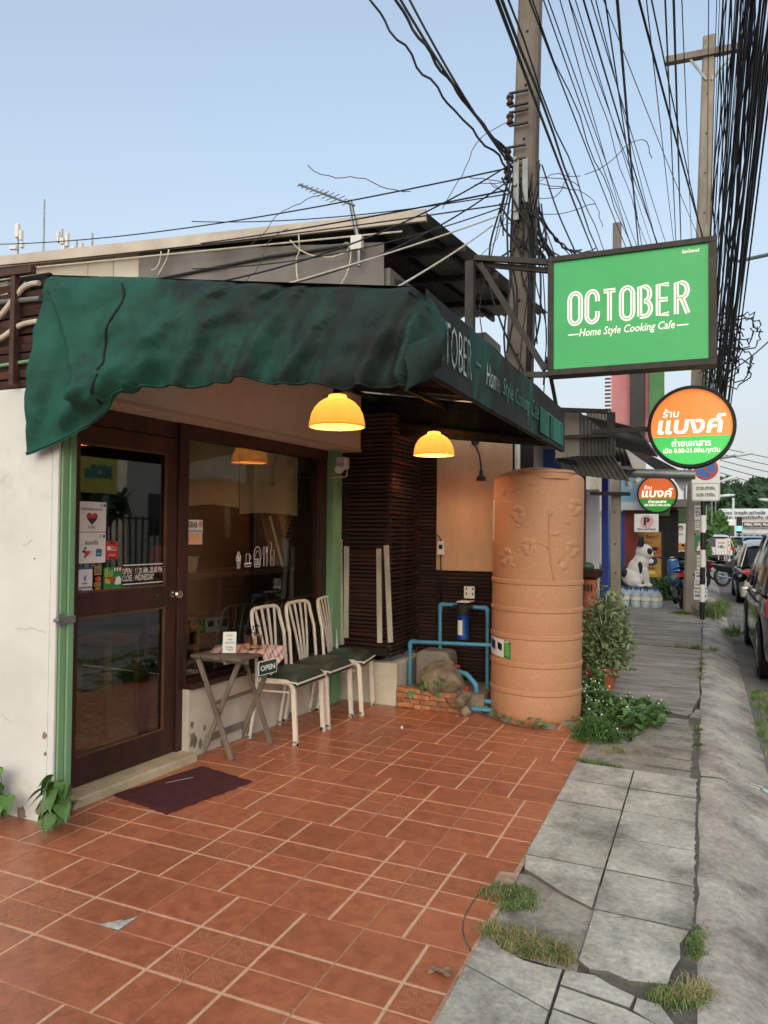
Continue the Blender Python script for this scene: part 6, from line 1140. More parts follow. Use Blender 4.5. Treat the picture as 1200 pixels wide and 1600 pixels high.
# ================================================================ NEIGHBOURING SHOPS DOWN THE STREET
nb_ = thing('neighbour_shop', 'neighbouring shop with patched corrugated canopies beyond the water tank', 'building', (0, 9, 0))
mat('n_cream', '#d9cfc0', '#c6bbab', 1.5, .8, world=True); mat('n_blue', '#8fb7cf', '#7ea6c0', 1.5, .8, world=True); mat('n_tile_blue', '#2b48a0', '#24408f', 3, .4, world=True); mat('n_white', '#d6d8da', '#c2c5c8', 1.5, .7, world=True); mat('n_pink', '#d98f8f', '#c87f80', 1.5, .7, world=True); mat('n_green', '#5f8f5a', '#4d7d4a', 2, .7, world=True); mat('n_red', '#8a3a30', '#742f27', 2, .7, world=True); mat('n_grey', '#a5a39f', '#8d8b87', 2, .7, world=True)
MB().box((-6, 6.3, -.1), (.9, 13.2, 3.0)).build('wall', 'n_cream', nb_)
MB().box((.9, 8.6, -.1), (1.35, 8.9, 2.7)).build('tiled_pier', 'n_tile_blue', nb_)
a = atY(940, 768, 9.4); b = atY(950, 905, 9.4); MB().box((a.x, 9.4, -.05), (b.x + .0, 9.7, 2.3)).build('tiled_pier', 'n_tile_blue', nb_)
a = atY(917, 0, 9.0); b = atY(937, 0, 9.0); MB().box((a.x, 9.0, -.05), (b.x, 9.08, 2.1)).build('door_panel', 'n_white', nb_); MB().box((a.x - .1, 8.9, -.05), (a.x, 9.0, 2.3)).build('door_post', 'n_red', nb_)
# fabric of corrugated sheets
def sheet(parent, A, B, C, D, waves, name='corrugated_sheet', mt='corrug', amp=.02):
    A, B, C, D = map(Vector, (A, B, C, D)); n = (B - A).cross(D - A).normalized(); m = MB(); m.grid(lambda u, v: lerp(lerp(A, B, u), lerp(D, C, u), v) + n * amp * math.sin(u * waves * 6.283), waves * 6, 2); return m.build(name, mt, parent, smooth=True)
sheet(nb_, (.6, 6.3, 3.2), (.6, 10.5, 3.25), (2.45, 10.5, 2.72), (2.45, 6.3, 2.66), 28)
sheet(nb_, atY(868, 636, 6.2), atY(905, 642, 6.2), atY(906, 712, 6.2), atY(868, 716, 6.2), 1, 'gable_board', 'pole2', .002)
sheet(nb_, atY(905, 643, 6.2), atY(962, 690, 6.2), atY(962, 712, 6.2), atY(905, 712, 6.2), 10, 'gable_sheet')
sheet(nb_, atY(870, 712, 6.6), atY(958, 712, 6.6), atY(985, 752, 6.6), atY(880, 740, 6.6), 12, 'gable_sheet')
sheet(nb_, atY(915, 640, 10.6), atY(955, 640, 10.6), atY(990, 735, 10.6), atY(930, 730, 10.6), 8, 'gable_sheet')
for (a, b, w) in ((atY(866, 640, 6.1), atY(950, 643, 6.1), .05), (atY(880, 683, 6.15), atY(955, 680, 6.15), .04), (atY(955, 645, 6.3), atY(955, 700, 6.3), .09), (atY(880, 706, 6.3), atY(940, 703, 6.3), .04), (atY(868, 718, 6.3), atY(985, 738, 7.6), .05), (atY(885, 660, 6.4), atY(905, 660, 6.4), .06)): MB().bar(a, b, w).build('beam', 'sign_dark', nb_)
a = atY(880, 718, 6.25); b = atY(1000, 742, 8.4)
MB().tube([atY(905, 737, 8.2), atY(1086, 742, 8.4)], .065, 14).build('awning_roller', 'galv', nb_, smooth='auto'); MB().hexa([atY(1052, 748, 8.4), atY(1080, 746, 8.4), atY(1078, 752, 8.6), atY(1066, 768, 8.6), atY(1052, 748, 8.5), atY(1080, 746, 8.5), atY(1078, 752, 8.7), atY(1066, 768, 8.7)]).build('awning_end', 'n_white', nb_)
mat('tube_glow', '#ffffff', '#ffffff', 3, .4, emit=(1, .98, .95), es=2.2)
for (x0, y0, x1, y1) in ((929, 733, 944, 740), (945, 727, 958, 731)): MB().bar(atY(x0, y0, 7.6), atY(x1, y1, 7.9), .05).build('tube_lamp', 'tube_glow', nb_)
sheet(nb_, atY(905, 724, 7.2), atY(985, 728, 7.2), atY(1000, 738, 9), atY(905, 740, 9), 2, 'ceiling_sheet', 'n_white', .004)
t = thing('concrete_post', 'square concrete post with a dark cross bar in front of the dog statue', 'post', (2.035, 8, -.05)); MB().box((1.965, 7.94, -.06), (2.095, 8.06, 2.42)).build('shaft', 'pole2', t, bevel=.008); MB().bar(atY(922, 771, 7.9), atY(985, 772, 7.9), .07, .05).build('cross_bar', 'sign_dark', t)
for (x, y) in ((960, 800), (961, 850), (962, 895)): m = MB(); m.lathe([(0, 0), (.012, 0)], atY(x, y, 7.938), 8, Vector((0, 1, 0))); m.build('bolt_hole', 'dark', t)
for k, (x, y, lb) in enumerate(((982, 757, 'small white bullet camera hanging under the roller, left'), (997, 750, 'small white bullet camera hanging under the roller, right'))):
    p = atY(x, y, 8.3); t = thing('bullet_camera', lb, 'camera', p); MB().lathe([(0, -.08), (.035, -.08), (.04, .05), (0, .06)], p, 12, Vector((-.3 + .7 * k, .8, .5))).build('camera_body', 'white_plastic', t, smooth='auto'); MB().tube([p + Z3 * .03, p + Vector((.0, 0, .12))], .012, 6).build('mount', 'white_plastic', t)
# clay stand with bowl by the tank
p = atY(922, 934, 5.2); t = thing('clay_stand', 'orange clay lantern stand carrying a dark brown bowl beside the tank', 'stand', (p.x, 5.2, -.05)); z1 = atY(922, 905, 5.2).z; m = MB(); m.lathe([(.0, -.05), (.10, -.05), (.085, .1), (.075, z1 - .02), (.085, z1)], (p.x, 5.2, 0), 24); m.build('stand', 'terracotta', t, smooth='auto')
m = MB(); m.lathe([(.06, 0), (.12, .03), (.135, .09), (.145, .10), (.13, .105), (.1, .05), (0, .04)], (p.x, 5.2, z1), 26); m.build('bowl', 'ceramic', t, smooth='auto'); MB().ball((p.x - .03, 5.2, z1 + .13), .075, .075, .05, 14, 8).build('dark_pot', 'leaf_dark', t, smooth=True)
m = MB()
for k in range(3): m.box((p.x - .05 + k * .035, 5.2 - .092, z1 - .12), (p.x - .035 + k * .035, 5.2 - .075, z1 - .05))
m.build('cut_out', 'dark', t)
# second shop with signs
s2 = thing('copy_shop', 'cream and blue fronted shop with red door behind the second round sign', 'building', (0, 18, 0))
MB().box((-6, 16.2, -.1), (1.15, 27, 4.2)).build('wall', 'n_cream', s2)
def fr(nm, x0, y0, x1, y1, Y, mt, th=.1, par=s2, base=False): a = atY(x0, y1, Y); b = atY(x1, y0, Y); return MB().box((a.x, Y, -.08 if base else a.z), (b.x, Y + th, b.z)).build(nm, mt, par)
fr('upper_panel', 935, 735, 972, 800, 16, 'n_cream'); fr('upper_panel', 970, 735, 1032, 786, 15.9, 'n_blue'); fr('white_band', 968, 784, 1045, 797, 15.8, 'n_white'); fr('door_frame', 968, 797, 976, 930, 16.1, 'n_tile_blue', base=True); fr('red_door', 976, 797, 996, 930, 16.1, 'n_red', base=True); fr('dark_opening', 996, 797, 1060, 930, 18, 'dark', base=True)
fr('dark_valance', 1026, 790, 1046, 806, 17.0, 'leaf_dark'); fr('grey_pier', 1044, 806, 1053, 905, 20, 'n_grey', .3, base=True); fr('red_cloth', 1047, 794, 1058, 815, 19, 'pr_red'); fr('dark_awning', 1056, 792, 1080, 818, 21, 'leaf_dark'); fr('soffit', 1030, 780, 1082, 792, 17.5, 'corrug', 1.5); fr('blue_glimpse', 1072, 820, 1082, 828, 26, 'n_blue')
sheet(s2, atY(976, 700, 12.5), atY(990, 697, 12.5), atY(1075, 742, 20), atY(1040, 745, 20), 2, 'canopy_soffit', 'corrug', .01)
# pink billboards on a black post
bb = thing('billboard', 'tall faded pink and green billboard on a black post above the canopies', 'billboard', atY(995, 690, 14)); fr('pink_panel', 955, 560, 986, 690, 14, 'n_pink', .15, bb); fr('post', 984, 545, 1007, 700, 13.8, 'black_metal', .25, bb); fr('pink_panel', 1006, 560, 1022, 690, 14.1, 'n_pink', .15, bb); fr('green_panel', 1014, 566, 1038, 650, 14.0, 'n_green', .06, bb)
for k in range(9): fr('louvre_slat', 945, 590 + k * 6, 954, 593 + k * 6, 14.2, 'n_red', .05, bb)
# dog statue on a low stand
D0 = Vector((1.90, 14.0, .30)); t = thing('dog_statue', 'white sitting puppy statue with black patches and pointed black ears', 'statue', D0); t.scale = (.92, .92, .92)
m = MB(); S = [((-.14, 0, .22), .26, .24, .24), ((-.05, 0, .40), .22, .2, .26), ((.03, 0, .58), .18, .17, .2), ((.10, 0, .80), .19, .175, .19), ((.22, 0, .745), .10, .10, .085), ((.05, 0, .66), .15, .15, .14), ((-.12, -.17, .12), .17, .09, .14), ((-.12, .17, .12), .17, .09, .14), ((.0, -.17, .03), .13, .065, .045), ((.0, .17, .03), .13, .065, .045)]
for c, a, b, e in S: m.ball(D0 + Vector(c), a, b, e, 20, 12)
for y in (-.10, .10): m.tube([D0 + Vector((.09, y, .42)), D0 + Vector((.15, y, .2)), D0 + Vector((.16, y, .03))], .07, 12, rs=[.085, .062, .058]); m.ball(D0 + Vector((.20, y, .035)), .085, .06, .045, 12, 8)
mat('statue_white', '#e4e0da', '#d6d1c9', 4, .4, world=True); o = m.build('body', 'statue_white', t, smooth=True); md = o.modifiers.new('remesh', 'REMESH'); md.mode = 'VOXEL'; md.voxel_size = .02; md.use_smooth_shade = True; md2 = o.modifiers.new('sm', 'SMOOTH'); md2.factor = .8; md2.iterations = 4
for y in (-.11, .11): m = MB(); m.lathe([(.075, 0), (.078, .06), (.055, .15), (.02, .23), (0, .25)], D0 + Vector((.02 , y, .93)), 12, Vector((.25 if y < 0 else -.05, y * 1.2, 1)), wob=lambda a, z: .55 + .45 * abs(math.cos(a))); m.build('ear', 'black_rubber', t, smooth=True)
for c, a, b, e in (((.215, -.10, .82), .07, .07, .075), ((.02, -.165, .44), .06, .03, .14), ((-.32, -.12, .30), .08, .10, .1), ((.31, 0, .765), .03, .03, .025)): MB().ball(D0 + Vector(c), a, b, e, 14, 8).build('black_patch', 'black_rubber', t, smooth=True)
MB().box((1.5, 13.75, -.06), (2.25, 14.35, .30)).build('statue_stand', 'black_metal', label='low dark stand under the dog statue', cat='stand', loc=(1.9, 14, 0))
# water jugs
glass_mat('jug_plastic', (.80, .86, .88), .12, 1.0); mat('jug_body', '#b9c6cb', '#a6b4ba', 4, .25)
m = MB(); m.lathe([(0, 0), (.085, 0), (.095, .02), (.095, .12), (.088, .13), (.095, .14), (.095, .24), (.08, .28), (.04, .31), (.025, .33), (.025, .36), (0, .36)], (0, 0, 0), 18); jp = m.build('jug_shell', 'jug_body', smooth='auto'); jc = MB().lathe([(.03, .355), (.03, .385), (0, .385)], (0, 0, 0), 14).build('cap', 'pr_blue', smooth='auto'); jl = MB().lathe([(.0955, .15), (.0955, .22)], (0, 0, 0), 18).build('label', 'paper')
for k in range(14):
    x = 1.50 + .19 * (k % 5) + rnd(-.02, .02) + .05 * (k // 5); y = 13.0 + .22 * (k // 5) + rnd(-.03, .03); z = fz(x) - .01
    tt = thing('water_jug', 'clear plastic water jug, %s from the left in the %s row before the dog statue' % (ORDN[k % 5], ('front', 'middle', 'back')[k // 5]), 'jug', (x, y, z), 'water jugs before the dog statue')
    for o in (jp, jc, jl):
        c = o.copy(); COL.objects.link(c); c.parent = tt; c.location = (0, 0, 0)
for o in (jp, jc, jl): bpy.data.objects.remove(o)
herb('street_bush', 'leafy green bush beside the dog statue on the walkway', (2.36, 15.2, -.05), 150, .42, .75, 'leaf', False, (.07, .12)); herb('street_bush', 'small green bush behind the yellow sign board', (2.30, 20.5, -.05), 100, .45, .9, 'leaf2', False, (.08, .14)); herb('street_bush', 'dark bush left of the dog statue', (1.25, 15.0, -.05), 100, .4, 1.5, 'leaf_dark', False, (.07, .12)); herb('street_bush', 'bright green shrub by the white banner', (2.75, 27, -.05), 120, .5, 1.6, 'leaf2', False, (.1, .16))
# banners and boards along the walkway
def board(nm, lb, x0, y0, x1, y1, Y, base, mt_edge=None, cat='sign'):
    a = atY(x0, y1, Y); b = atY(x1, y0, Y); s = Sheet(a, X3, Z3, b.x - a.x, b.z - a.z, base, .04, .01, .004); s.lb = lb; s.nm = nm; s.cat = cat; return s
def bfin(s): return s.b(s.nm, label=s.lb, cat=s.cat, loc=s.o)
s = board('parking_banner', 'white banner with a big letter P over a pink disc', 991, 803, 1029, 831, 15.3, WHT); s.c(s.w * .52, s.h * .58, s.h * .36, PNK).t('P', s.w * .52, s.h * .36, s.w * .26, s.h * .45, NAV, .05, align='C').t('ติดต่อ แอดดิ้ ก๊อปปี้', s.w * .5, s.h * .1, s.w * .75, s.h * .12, BLK, .02, align='C'); bfin(s)
mat('pr_gold', '#b8863a', '#a67730', 3, .6); PR.append('pr_gold'); GLD = 12
s = board('yellow_board', 'tall yellow brown standing sign board behind the dog statue', 990, 830, 1035, 902, 16.3, GLD); s.l([(0, 0), (s.w, 0), (s.w, s.h), (0, s.h)], .06, BLK, True).t('Hi ! Resort', s.w * .5, s.h * .84, s.w * .7, s.h * .09, BLK, .0, shear=.3, align='C').t('ถ่าย', s.w * .5, s.h * .73, s.w * .3, s.h * .06, BLK, align='C').t('เอกสาร', s.w * .62, s.h * .52, s.w * .66, s.h * .15, RED, .05, align='C').c(s.w * .6, s.h * .36, s.w * .24, NAV, s.h * .10).c(s.w * .6, s.h * .36, s.w * .1, WHT, s.h * .05).t('เข้าเล่ม', s.w * .55, s.h * .18, s.w * .4, s.h * .07, BLK, align='C').r(s.w * .35, s.h * .08, s.w * .4, s.h * .07, YEL); bfin(s)
s = board('yellow_banner', 'narrow pale yellow banner with numbers hung on a grey pier', 1034, 820, 1046, 878, 19.5, YEL); s.t('A.3', s.w * .5, s.h * .2, s.w * .7, s.h * .14, BLK, .03, align='C').t('ร้อน', s.w * .5, s.h * .8, s.w * .8, s.h * .12, NAV, .03, align='C'); bfin(s)
s = board('black_banner', 'small black lettered strip above the yellow banner', 1027, 812, 1046, 824, 19.0, WHT); s.t('ต้อน', s.w * .5, s.h * .25, s.w * .8, s.h * .5, BLK, .04, align='C'); bfin(s)
s = board('menu_banner', 'white food banner showing buns and a round drawn face', 1053, 817, 1073, 862, 22, WHT); s.c(s.w * .52, s.h * .82, s.w * .2, BLK).c(s.w * .52, s.h * .80, s.w * .14, PNK).t('Bun', s.w * .5, s.h * .58, s.w * .4, s.h * .06, BLK, align='C')
for k in range(6): s.c(s.w * (.2 + .3 * (k % 3)), s.h * (.1 + .13 * (k // 3)), s.w * .17, ORA, s.h * .07)
bfin(s)
fr('cooler_box', 1051, 858, 1075, 893, 22.5, 'black_rubber', .8, s2, base=True)
s = board('small_notice', 'small white notice fixed on the grey pier', 1046, 836, 1054, 849, 19.9, WHT); s.t('A4', s.w * .5, s.h * .4, s.w * .5, s.h * .3, BLK, .02, align='C'); bfin(s)
# roadside price boards
for k, (x0, y0, x1, y1, Y, lb, tx) in enumerate(((1118, 842, 1137, 867, 24, 'cream price board on a stick at the kerb, nearer', '145.-'), (1133, 841, 1142, 862, 24.6, 'cream price board partly hidden behind the other', '1 2'))):
    s = board('price_board', lb, x0, y0, x1, y1, Y, PNK); s.r(.02, .02, s.w - .04, s.h - .04, WHT).t('ราคา', s.w * .5, s.h * .68, s.w * .6, s.h * .14, RED, .03, align='C').t(tx, s.w * .5, s.h * .42, s.w * .6, s.h * .18, BLK, .04, align='C').c(s.w * .3, s.h * .2, s.w * .16, ORA).r(s.w * .55, s.h * .1, s.w * .25, s.h * .18, YEL); o = bfin(s); a = s.o
    m = MB(); m.tube([(a.x + s.w * .25, Y + .06, -.25), (a.x + s.w * .25, Y + .06, a.z + .1)], .02, 6); m.tube([(a.x + s.w * .75, Y + .06, -.25), (a.x + s.w * .75, Y + .06, a.z + .1)], .02, 6); m.build('leg', 'n_white', o)
# ================================================================ VEHICLES
def paint(nm, c, rough=.25, metal=.3):
    m = mat(nm, c, c, 3, rough, metal); b = m.node_tree.nodes['Principled BSDF']; b.inputs['Coat Weight'].default_value = .8; b.inputs['Coat Roughness'].default_value = .05
paint('car_black', '#131417', .2, .2); paint('car_silver', '#b9b5ac', .28, .5); paint('car_white', '#d9d8d5', .25, .1); paint('car_red', '#a02a28', .25, .2); paint('car_blue', '#7f95a8', .25, .4)
mat('car_glass', '#20262a', '#191e22', 3, .08); mat('tail_red', '#a8161c', '#8c1016', 3, .2, emit=(.8, .02, .02), es=.1); mat('rim', '#a8a8aa', '#8d8d90', 6, .35, metal=.8); mat('chrome', '#d8d8d8', '#c8c8c8', 3, .12, metal=1); mat('trim_black', '#1e1e1f', '#171718', 8, .7); mat('lamp_clear', '#dfe3e6', '#cfd4d8', 3, .1)
def car(name, lb, loc, rz, L, Wd, H, pm, kind='hatch', detail=True, group=None):
    t = thing(name, lb, 'car', (0, 0, 0), group); hw = Wd / 2; belt = H * (.58 if kind != 'sedan' else .6); zb = .20
    # stations along length: (y, z of lower body top, half width)
    if kind == 'suv': st = [(0, belt * .86, .86), (.03, belt * .98, .93), (.12, belt * 1.0, .985), (.35, belt, 1), (.62, belt * .99, 1), (.72, belt * .97, .995), (.80, belt * .92, .99), (.93, belt * .84, .95), (.985, belt * .70, .86), (1, belt * .55, .78)]; gh = [(.01, 1, .90, .06), (.06, 1, .93, .80), (.12, 1, .95, .97), (.3, 1, .97, 1), (.45, 1, .97, 1), (.56, 1, .97, .95), (.72, .99, .95, .02)]
    elif kind == 'hatch': st = [(0, belt * .84, .84), (.03, belt * .97, .92), (.12, belt, .98), (.35, belt, 1), (.62, belt * .985, 1), (.72, belt * .95, .99), (.82, belt * .88, .98), (.94, belt * .76, .92), (.99, belt * .6, .82), (1, belt * .5, .76)]; gh = [(.01, 1, .88, .05), (.09, 1, .92, .78), (.16, 1, .94, .95), (.32, 1, .96, 1), (.46, 1, .96, .98), (.56, .99, .95, .9), (.76, .97, .92, .02)]
    else: st = [(0, belt * .80, .84), (.03, belt * .92, .92), (.15, belt * .96, .98), (.35, belt, 1), (.62, belt * .985, 1), (.72, belt * .95, .99), (.82, belt * .88, .98), (.94, belt * .76, .92), (.99, belt * .6, .82), (1, belt * .5, .76)]; gh = [(.10, .97, .88, .03), (.24, 1, .92, .86), (.34, 1, .95, 1), (.48, 1, .95, .98), (.58, .99, .94, .88), (.76, .97, .92, .02)]
    m = MB(); rings = []
    for (u, zt, w) in st:
        y = u * L; ww = hw * w; zb2 = zb + (.06 if u in (0, 1) else 0); half = [(ww * .90, zb2), (ww * .985, zb2 + .08), (ww, zb2 + .22), (ww * .99, zt * .72), (ww * 1.0, zt * .80), (ww * .975, zt * .93), (ww * .90, zt * .99), (ww * .6, zt * 1.012), (0, zt * 1.02)]
        rings.append([(x, y, z) for x, z in half] + [(-x, y, z) for x, z in half[-2::-1]])
    k = len(rings[0]); vs = [p for r_ in rings for p in r_]; fs = []
    for i in range(len(rings) - 1):
        for j in range(k - 1): fs.append((i * k + j, i * k + j + 1, (i + 1) * k + j + 1, (i + 1) * k + j))
    fs += [tuple(range(k))[::-1], tuple(range((len(rings) - 1) * k, len(rings) * k))]; m.add(vs, fs); o = m.build('body', pm, t, smooth='auto')
    # greenhouse: glass volume and painted roof / pillars
    def ghp(u, f, s): # f 0 belt..1 roof
        w0 = interp([(g[0], g[2]) for g in gh], u) * hw; hgt = interp([(g[0], g[3]) for g in gh], u); zb_ = belt * interp([(g[0], g[1]) for g in gh], u); zz_ = lerp(zb_, lerp(zb_, H, hgt), f); return Vector((s * lerp(w0 * 1.03, w0 * .80, f ** 1.4), u * L, zz_))
    m = MB(); us = [g[0] for g in gh]; vs = []
    for u in us: vs += [ghp(u, 0, 1), ghp(u, .5, 1), ghp(u, .93, 1), ghp(u, .93, -1), ghp(u, .5, -1), ghp(u, 0, -1)]
    fs = [(i * 6 + j, i * 6 + j + 1, i * 6 + 7 + j, i * 6 + 6 + j) for i in range(len(us) - 1) for j in range(5)]; m.add(vs, fs); m.build('windows', 'car_glass', t, smooth='auto')
    m = MB(); vs = []; ur = us[1:-1]
    for u in ur: vs += [ghp(u, .90, 1) * 1.0 + Vector((.008, 0, 0)), ghp(u, .97, 1), Vector((ghp(u, 1, 1).x * .8, u * L, ghp(u, 1, 1).z + .02)), Vector((0, u * L, ghp(u, 1, 1).z + .035)), Vector((-ghp(u, 1, 1).x * .8, u * L, ghp(u, 1, 1).z + .02)), ghp(u, .97, -1), ghp(u, .90, -1) - Vector((.008, 0, 0))]
    fs = [(i * 7 + j, i * 7 + j + 1, i * 7 + 8 + j, i * 7 + 7 + j) for i in range(len(ur) - 1) for j in range(6)]; m.add(vs, fs); m.build('roof', pm, t, smooth='auto')
    for s_ in (1, -1):
        for (ua, ub, w) in ((us[0] + .01, us[1], .10), (us[-1], us[-2], .05), (.33, .33, .05), (.47, .47, .03)):
            m = MB(); a = ghp(ua, 0 if ua != ub else .0, s_); b = ghp(ub, .93, s_); off = Vector((.006 * s_, 0, 0)); m.bar(a + off, b + off, w, .02, (1, 0, 0)); m.build('pillar', pm if ua != ub else 'trim_black', t)
    rad = .335 if kind == 'suv' else .30
    for u in (.185, .80):
        for s_ in (1, -1):
            c = Vector((s_ * (hw - .09), u * L, rad)); w = thing('wheel', None, None, c); w.parent = t; ax = Vector((s_, 0, 0))
            m = MB(); m.lathe([(rad * .62, -.09), (rad * .93, -.09), (rad, -.06), (rad, .06), (rad * .93, .10), (rad * .66, .10)], c, 28, ax); m.build('tyre', 'black_rubber', w, smooth='auto')
            m = MB(); m.lathe([(rad * .66, .095), (rad * .60, .06), (rad * .15, .085), (0, .09)], c, 28, ax); m.build('rim', 'rim', w, smooth='auto')
            for q in range(5 if detail else 0):
                an = q * 6.283 / 5; m = MB(); d1 = Vector((0, math.cos(an), math.sin(an))); m.bar(c + ax * .098 + d1 * rad * .12, c + ax * .09 + d1 * rad * .62, .05, .02, (1, 0, 0)); m.build('spoke', 'chrome', w)
            m = MB(); m.lathe([(0, .0), (rad * 1.16, .0)], c + ax * .083, 26, ax); m.build('wheel_arch', 'trim_black', t)
    for s_ in (1, -1):
        m = MB(); zt = belt * (.88 if kind == 'suv' else .80); m.obox((s_ * hw * .83, .05, zt), (.12 * s_, 0, 0), (0, .065, 0), (0, -.01, .11)); m.build('tail_light', 'tail_red', t, bevel=.03)
        m = MB(); m.obox((s_ * hw * .72, L * .965, belt * .68), (.16, 0, 0), (0, .07, 0), (0, 0, .07)); m.build('headlight', 'lamp_clear', t, bevel=.03)
        m = MB(); m.ball((s_ * (hw + .10), L * .64, belt + .06), .10, .06, .075, 12, 8); m.build('mirror', pm, t, smooth=True)
        if detail:
            m = MB(); m.box((s_ * hw * .995 - .012, L * .22, belt * .86), (s_ * hw * .995 + .012, L * .70, belt * .868)); m.build('door_seam', 'trim_black', t)
            for yy in (.42, .59): m = MB(); m.bar((s_ * (hw + .012), L * yy, belt * .84), (s_ * (hw + .012), L * yy + .18, belt * .845), .03, .03); m.build('door_handle', 'chrome', t)
            m = MB(); m.box((s_ * hw * .93 - .04, L * .26, zb - .02), (s_ * hw * .93 + .06, L * .73, zb + .06)); m.build('side_step', 'galv' if kind == 'suv' else 'trim_black', t, bevel=.01)
    m = MB(); m.box((-hw * .94, -.05, zb - .02), (hw * .94, .10, zb + .24)); m.build('rear_bumper', 'trim_black' if kind == 'suv' else pm, t, bevel=.05)
    m = MB(); m.box((-.26, -.062, belt * .60), (.26, -.03, belt * .60 + .13)); m.build('number_plate', 'pr_white', t)
    m = MB(); m.box((-hw * .55, -.02, H * .80), (hw * .55, .02, H * .82)); m.build('rear_wiper', 'trim_black', t) if detail else None
    t.location = loc; t.rotation_euler = (0, 0, rz)
    return t
ZR = -.222
car('parked_suv', 'black sport utility vehicle parked nearest at the right edge', (4.66, 5.95, ZR), R(.0), 4.65, 1.86, 1.70, 'car_black', 'suv')
car('parked_car', 'silver beige hatchback parked ahead of the black vehicle', (4.74, 16.6, ZR), R(.5), 4.0, 1.70, 1.50, 'car_silver', 'hatch')
car('distant_car', 'silver saloon with red tail lights driving far along the street', (atY(1155, 850, 62).x, 62, ZR), 0, 4.4, 1.75, 1.45, 'car_silver', 'sedan', False); car('distant_car', 'red car half hidden behind the far silver saloon', (atY(1165, 850, 66).x, 66, ZR), 0, 4.3, 1.75, 1.45, 'car_red', 'sedan', False)
car('distant_car', 'blue grey hatchback on the far road at the right', (atY(1178, 850, 60).x, 60, ZR), R(0), 4.2, 1.75, 1.5, 'car_blue', 'hatch', False); car('distant_car', 'dark saloon left of the far silver one', (atY(1146, 846, 68).x, 68, ZR), 0, 4.4, 1.75, 1.45, 'car_blue', 'sedan', False); car('distant_car', 'pale car on the far road right of the blue hatchback', (atY(1190, 846, 64).x, 64, ZR), R(20), 4.4, 1.75, 1.45, 'car_silver', 'sedan', False)
car('distant_car', 'white pickup crossing at the far left of the road', (atY(1122, 870, 45).x, 45, ZR), R(12), 4.6, 1.8, 1.6, 'car_white', 'suv', False); car('distant_car', 'white hatchback far off beside the bus', (atY(1128, 848, 64).x, 64, ZR), R(60), 4.2, 1.75, 1.5, 'car_white', 'hatch', False)
bp = atY(1130, 845, 72); t = thing('minibus', 'white minibus with dark windows far down the road', 'bus', (bp.x, 72, ZR)); MB().box((bp.x - 1.05, 72, .2), (bp.x + 1.05, 78, 2.75)).build('body', 'car_white', t, bevel=.12)
for k in range(4): MB().box((bp.x - .95 + k * .49, 71.97, 1.2), (bp.x - .95 + k * .49 + .40, 72.0, 2.2)).build('window', 'car_glass', t)
for s_ in (-1, 1): MB().lathe([(0, -.12), (.42, -.12), (.42, .12), (0, .12)], (bp.x + s_ * .9, 73, .2), 16, X3).build('wheel', 'black_rubber', t)
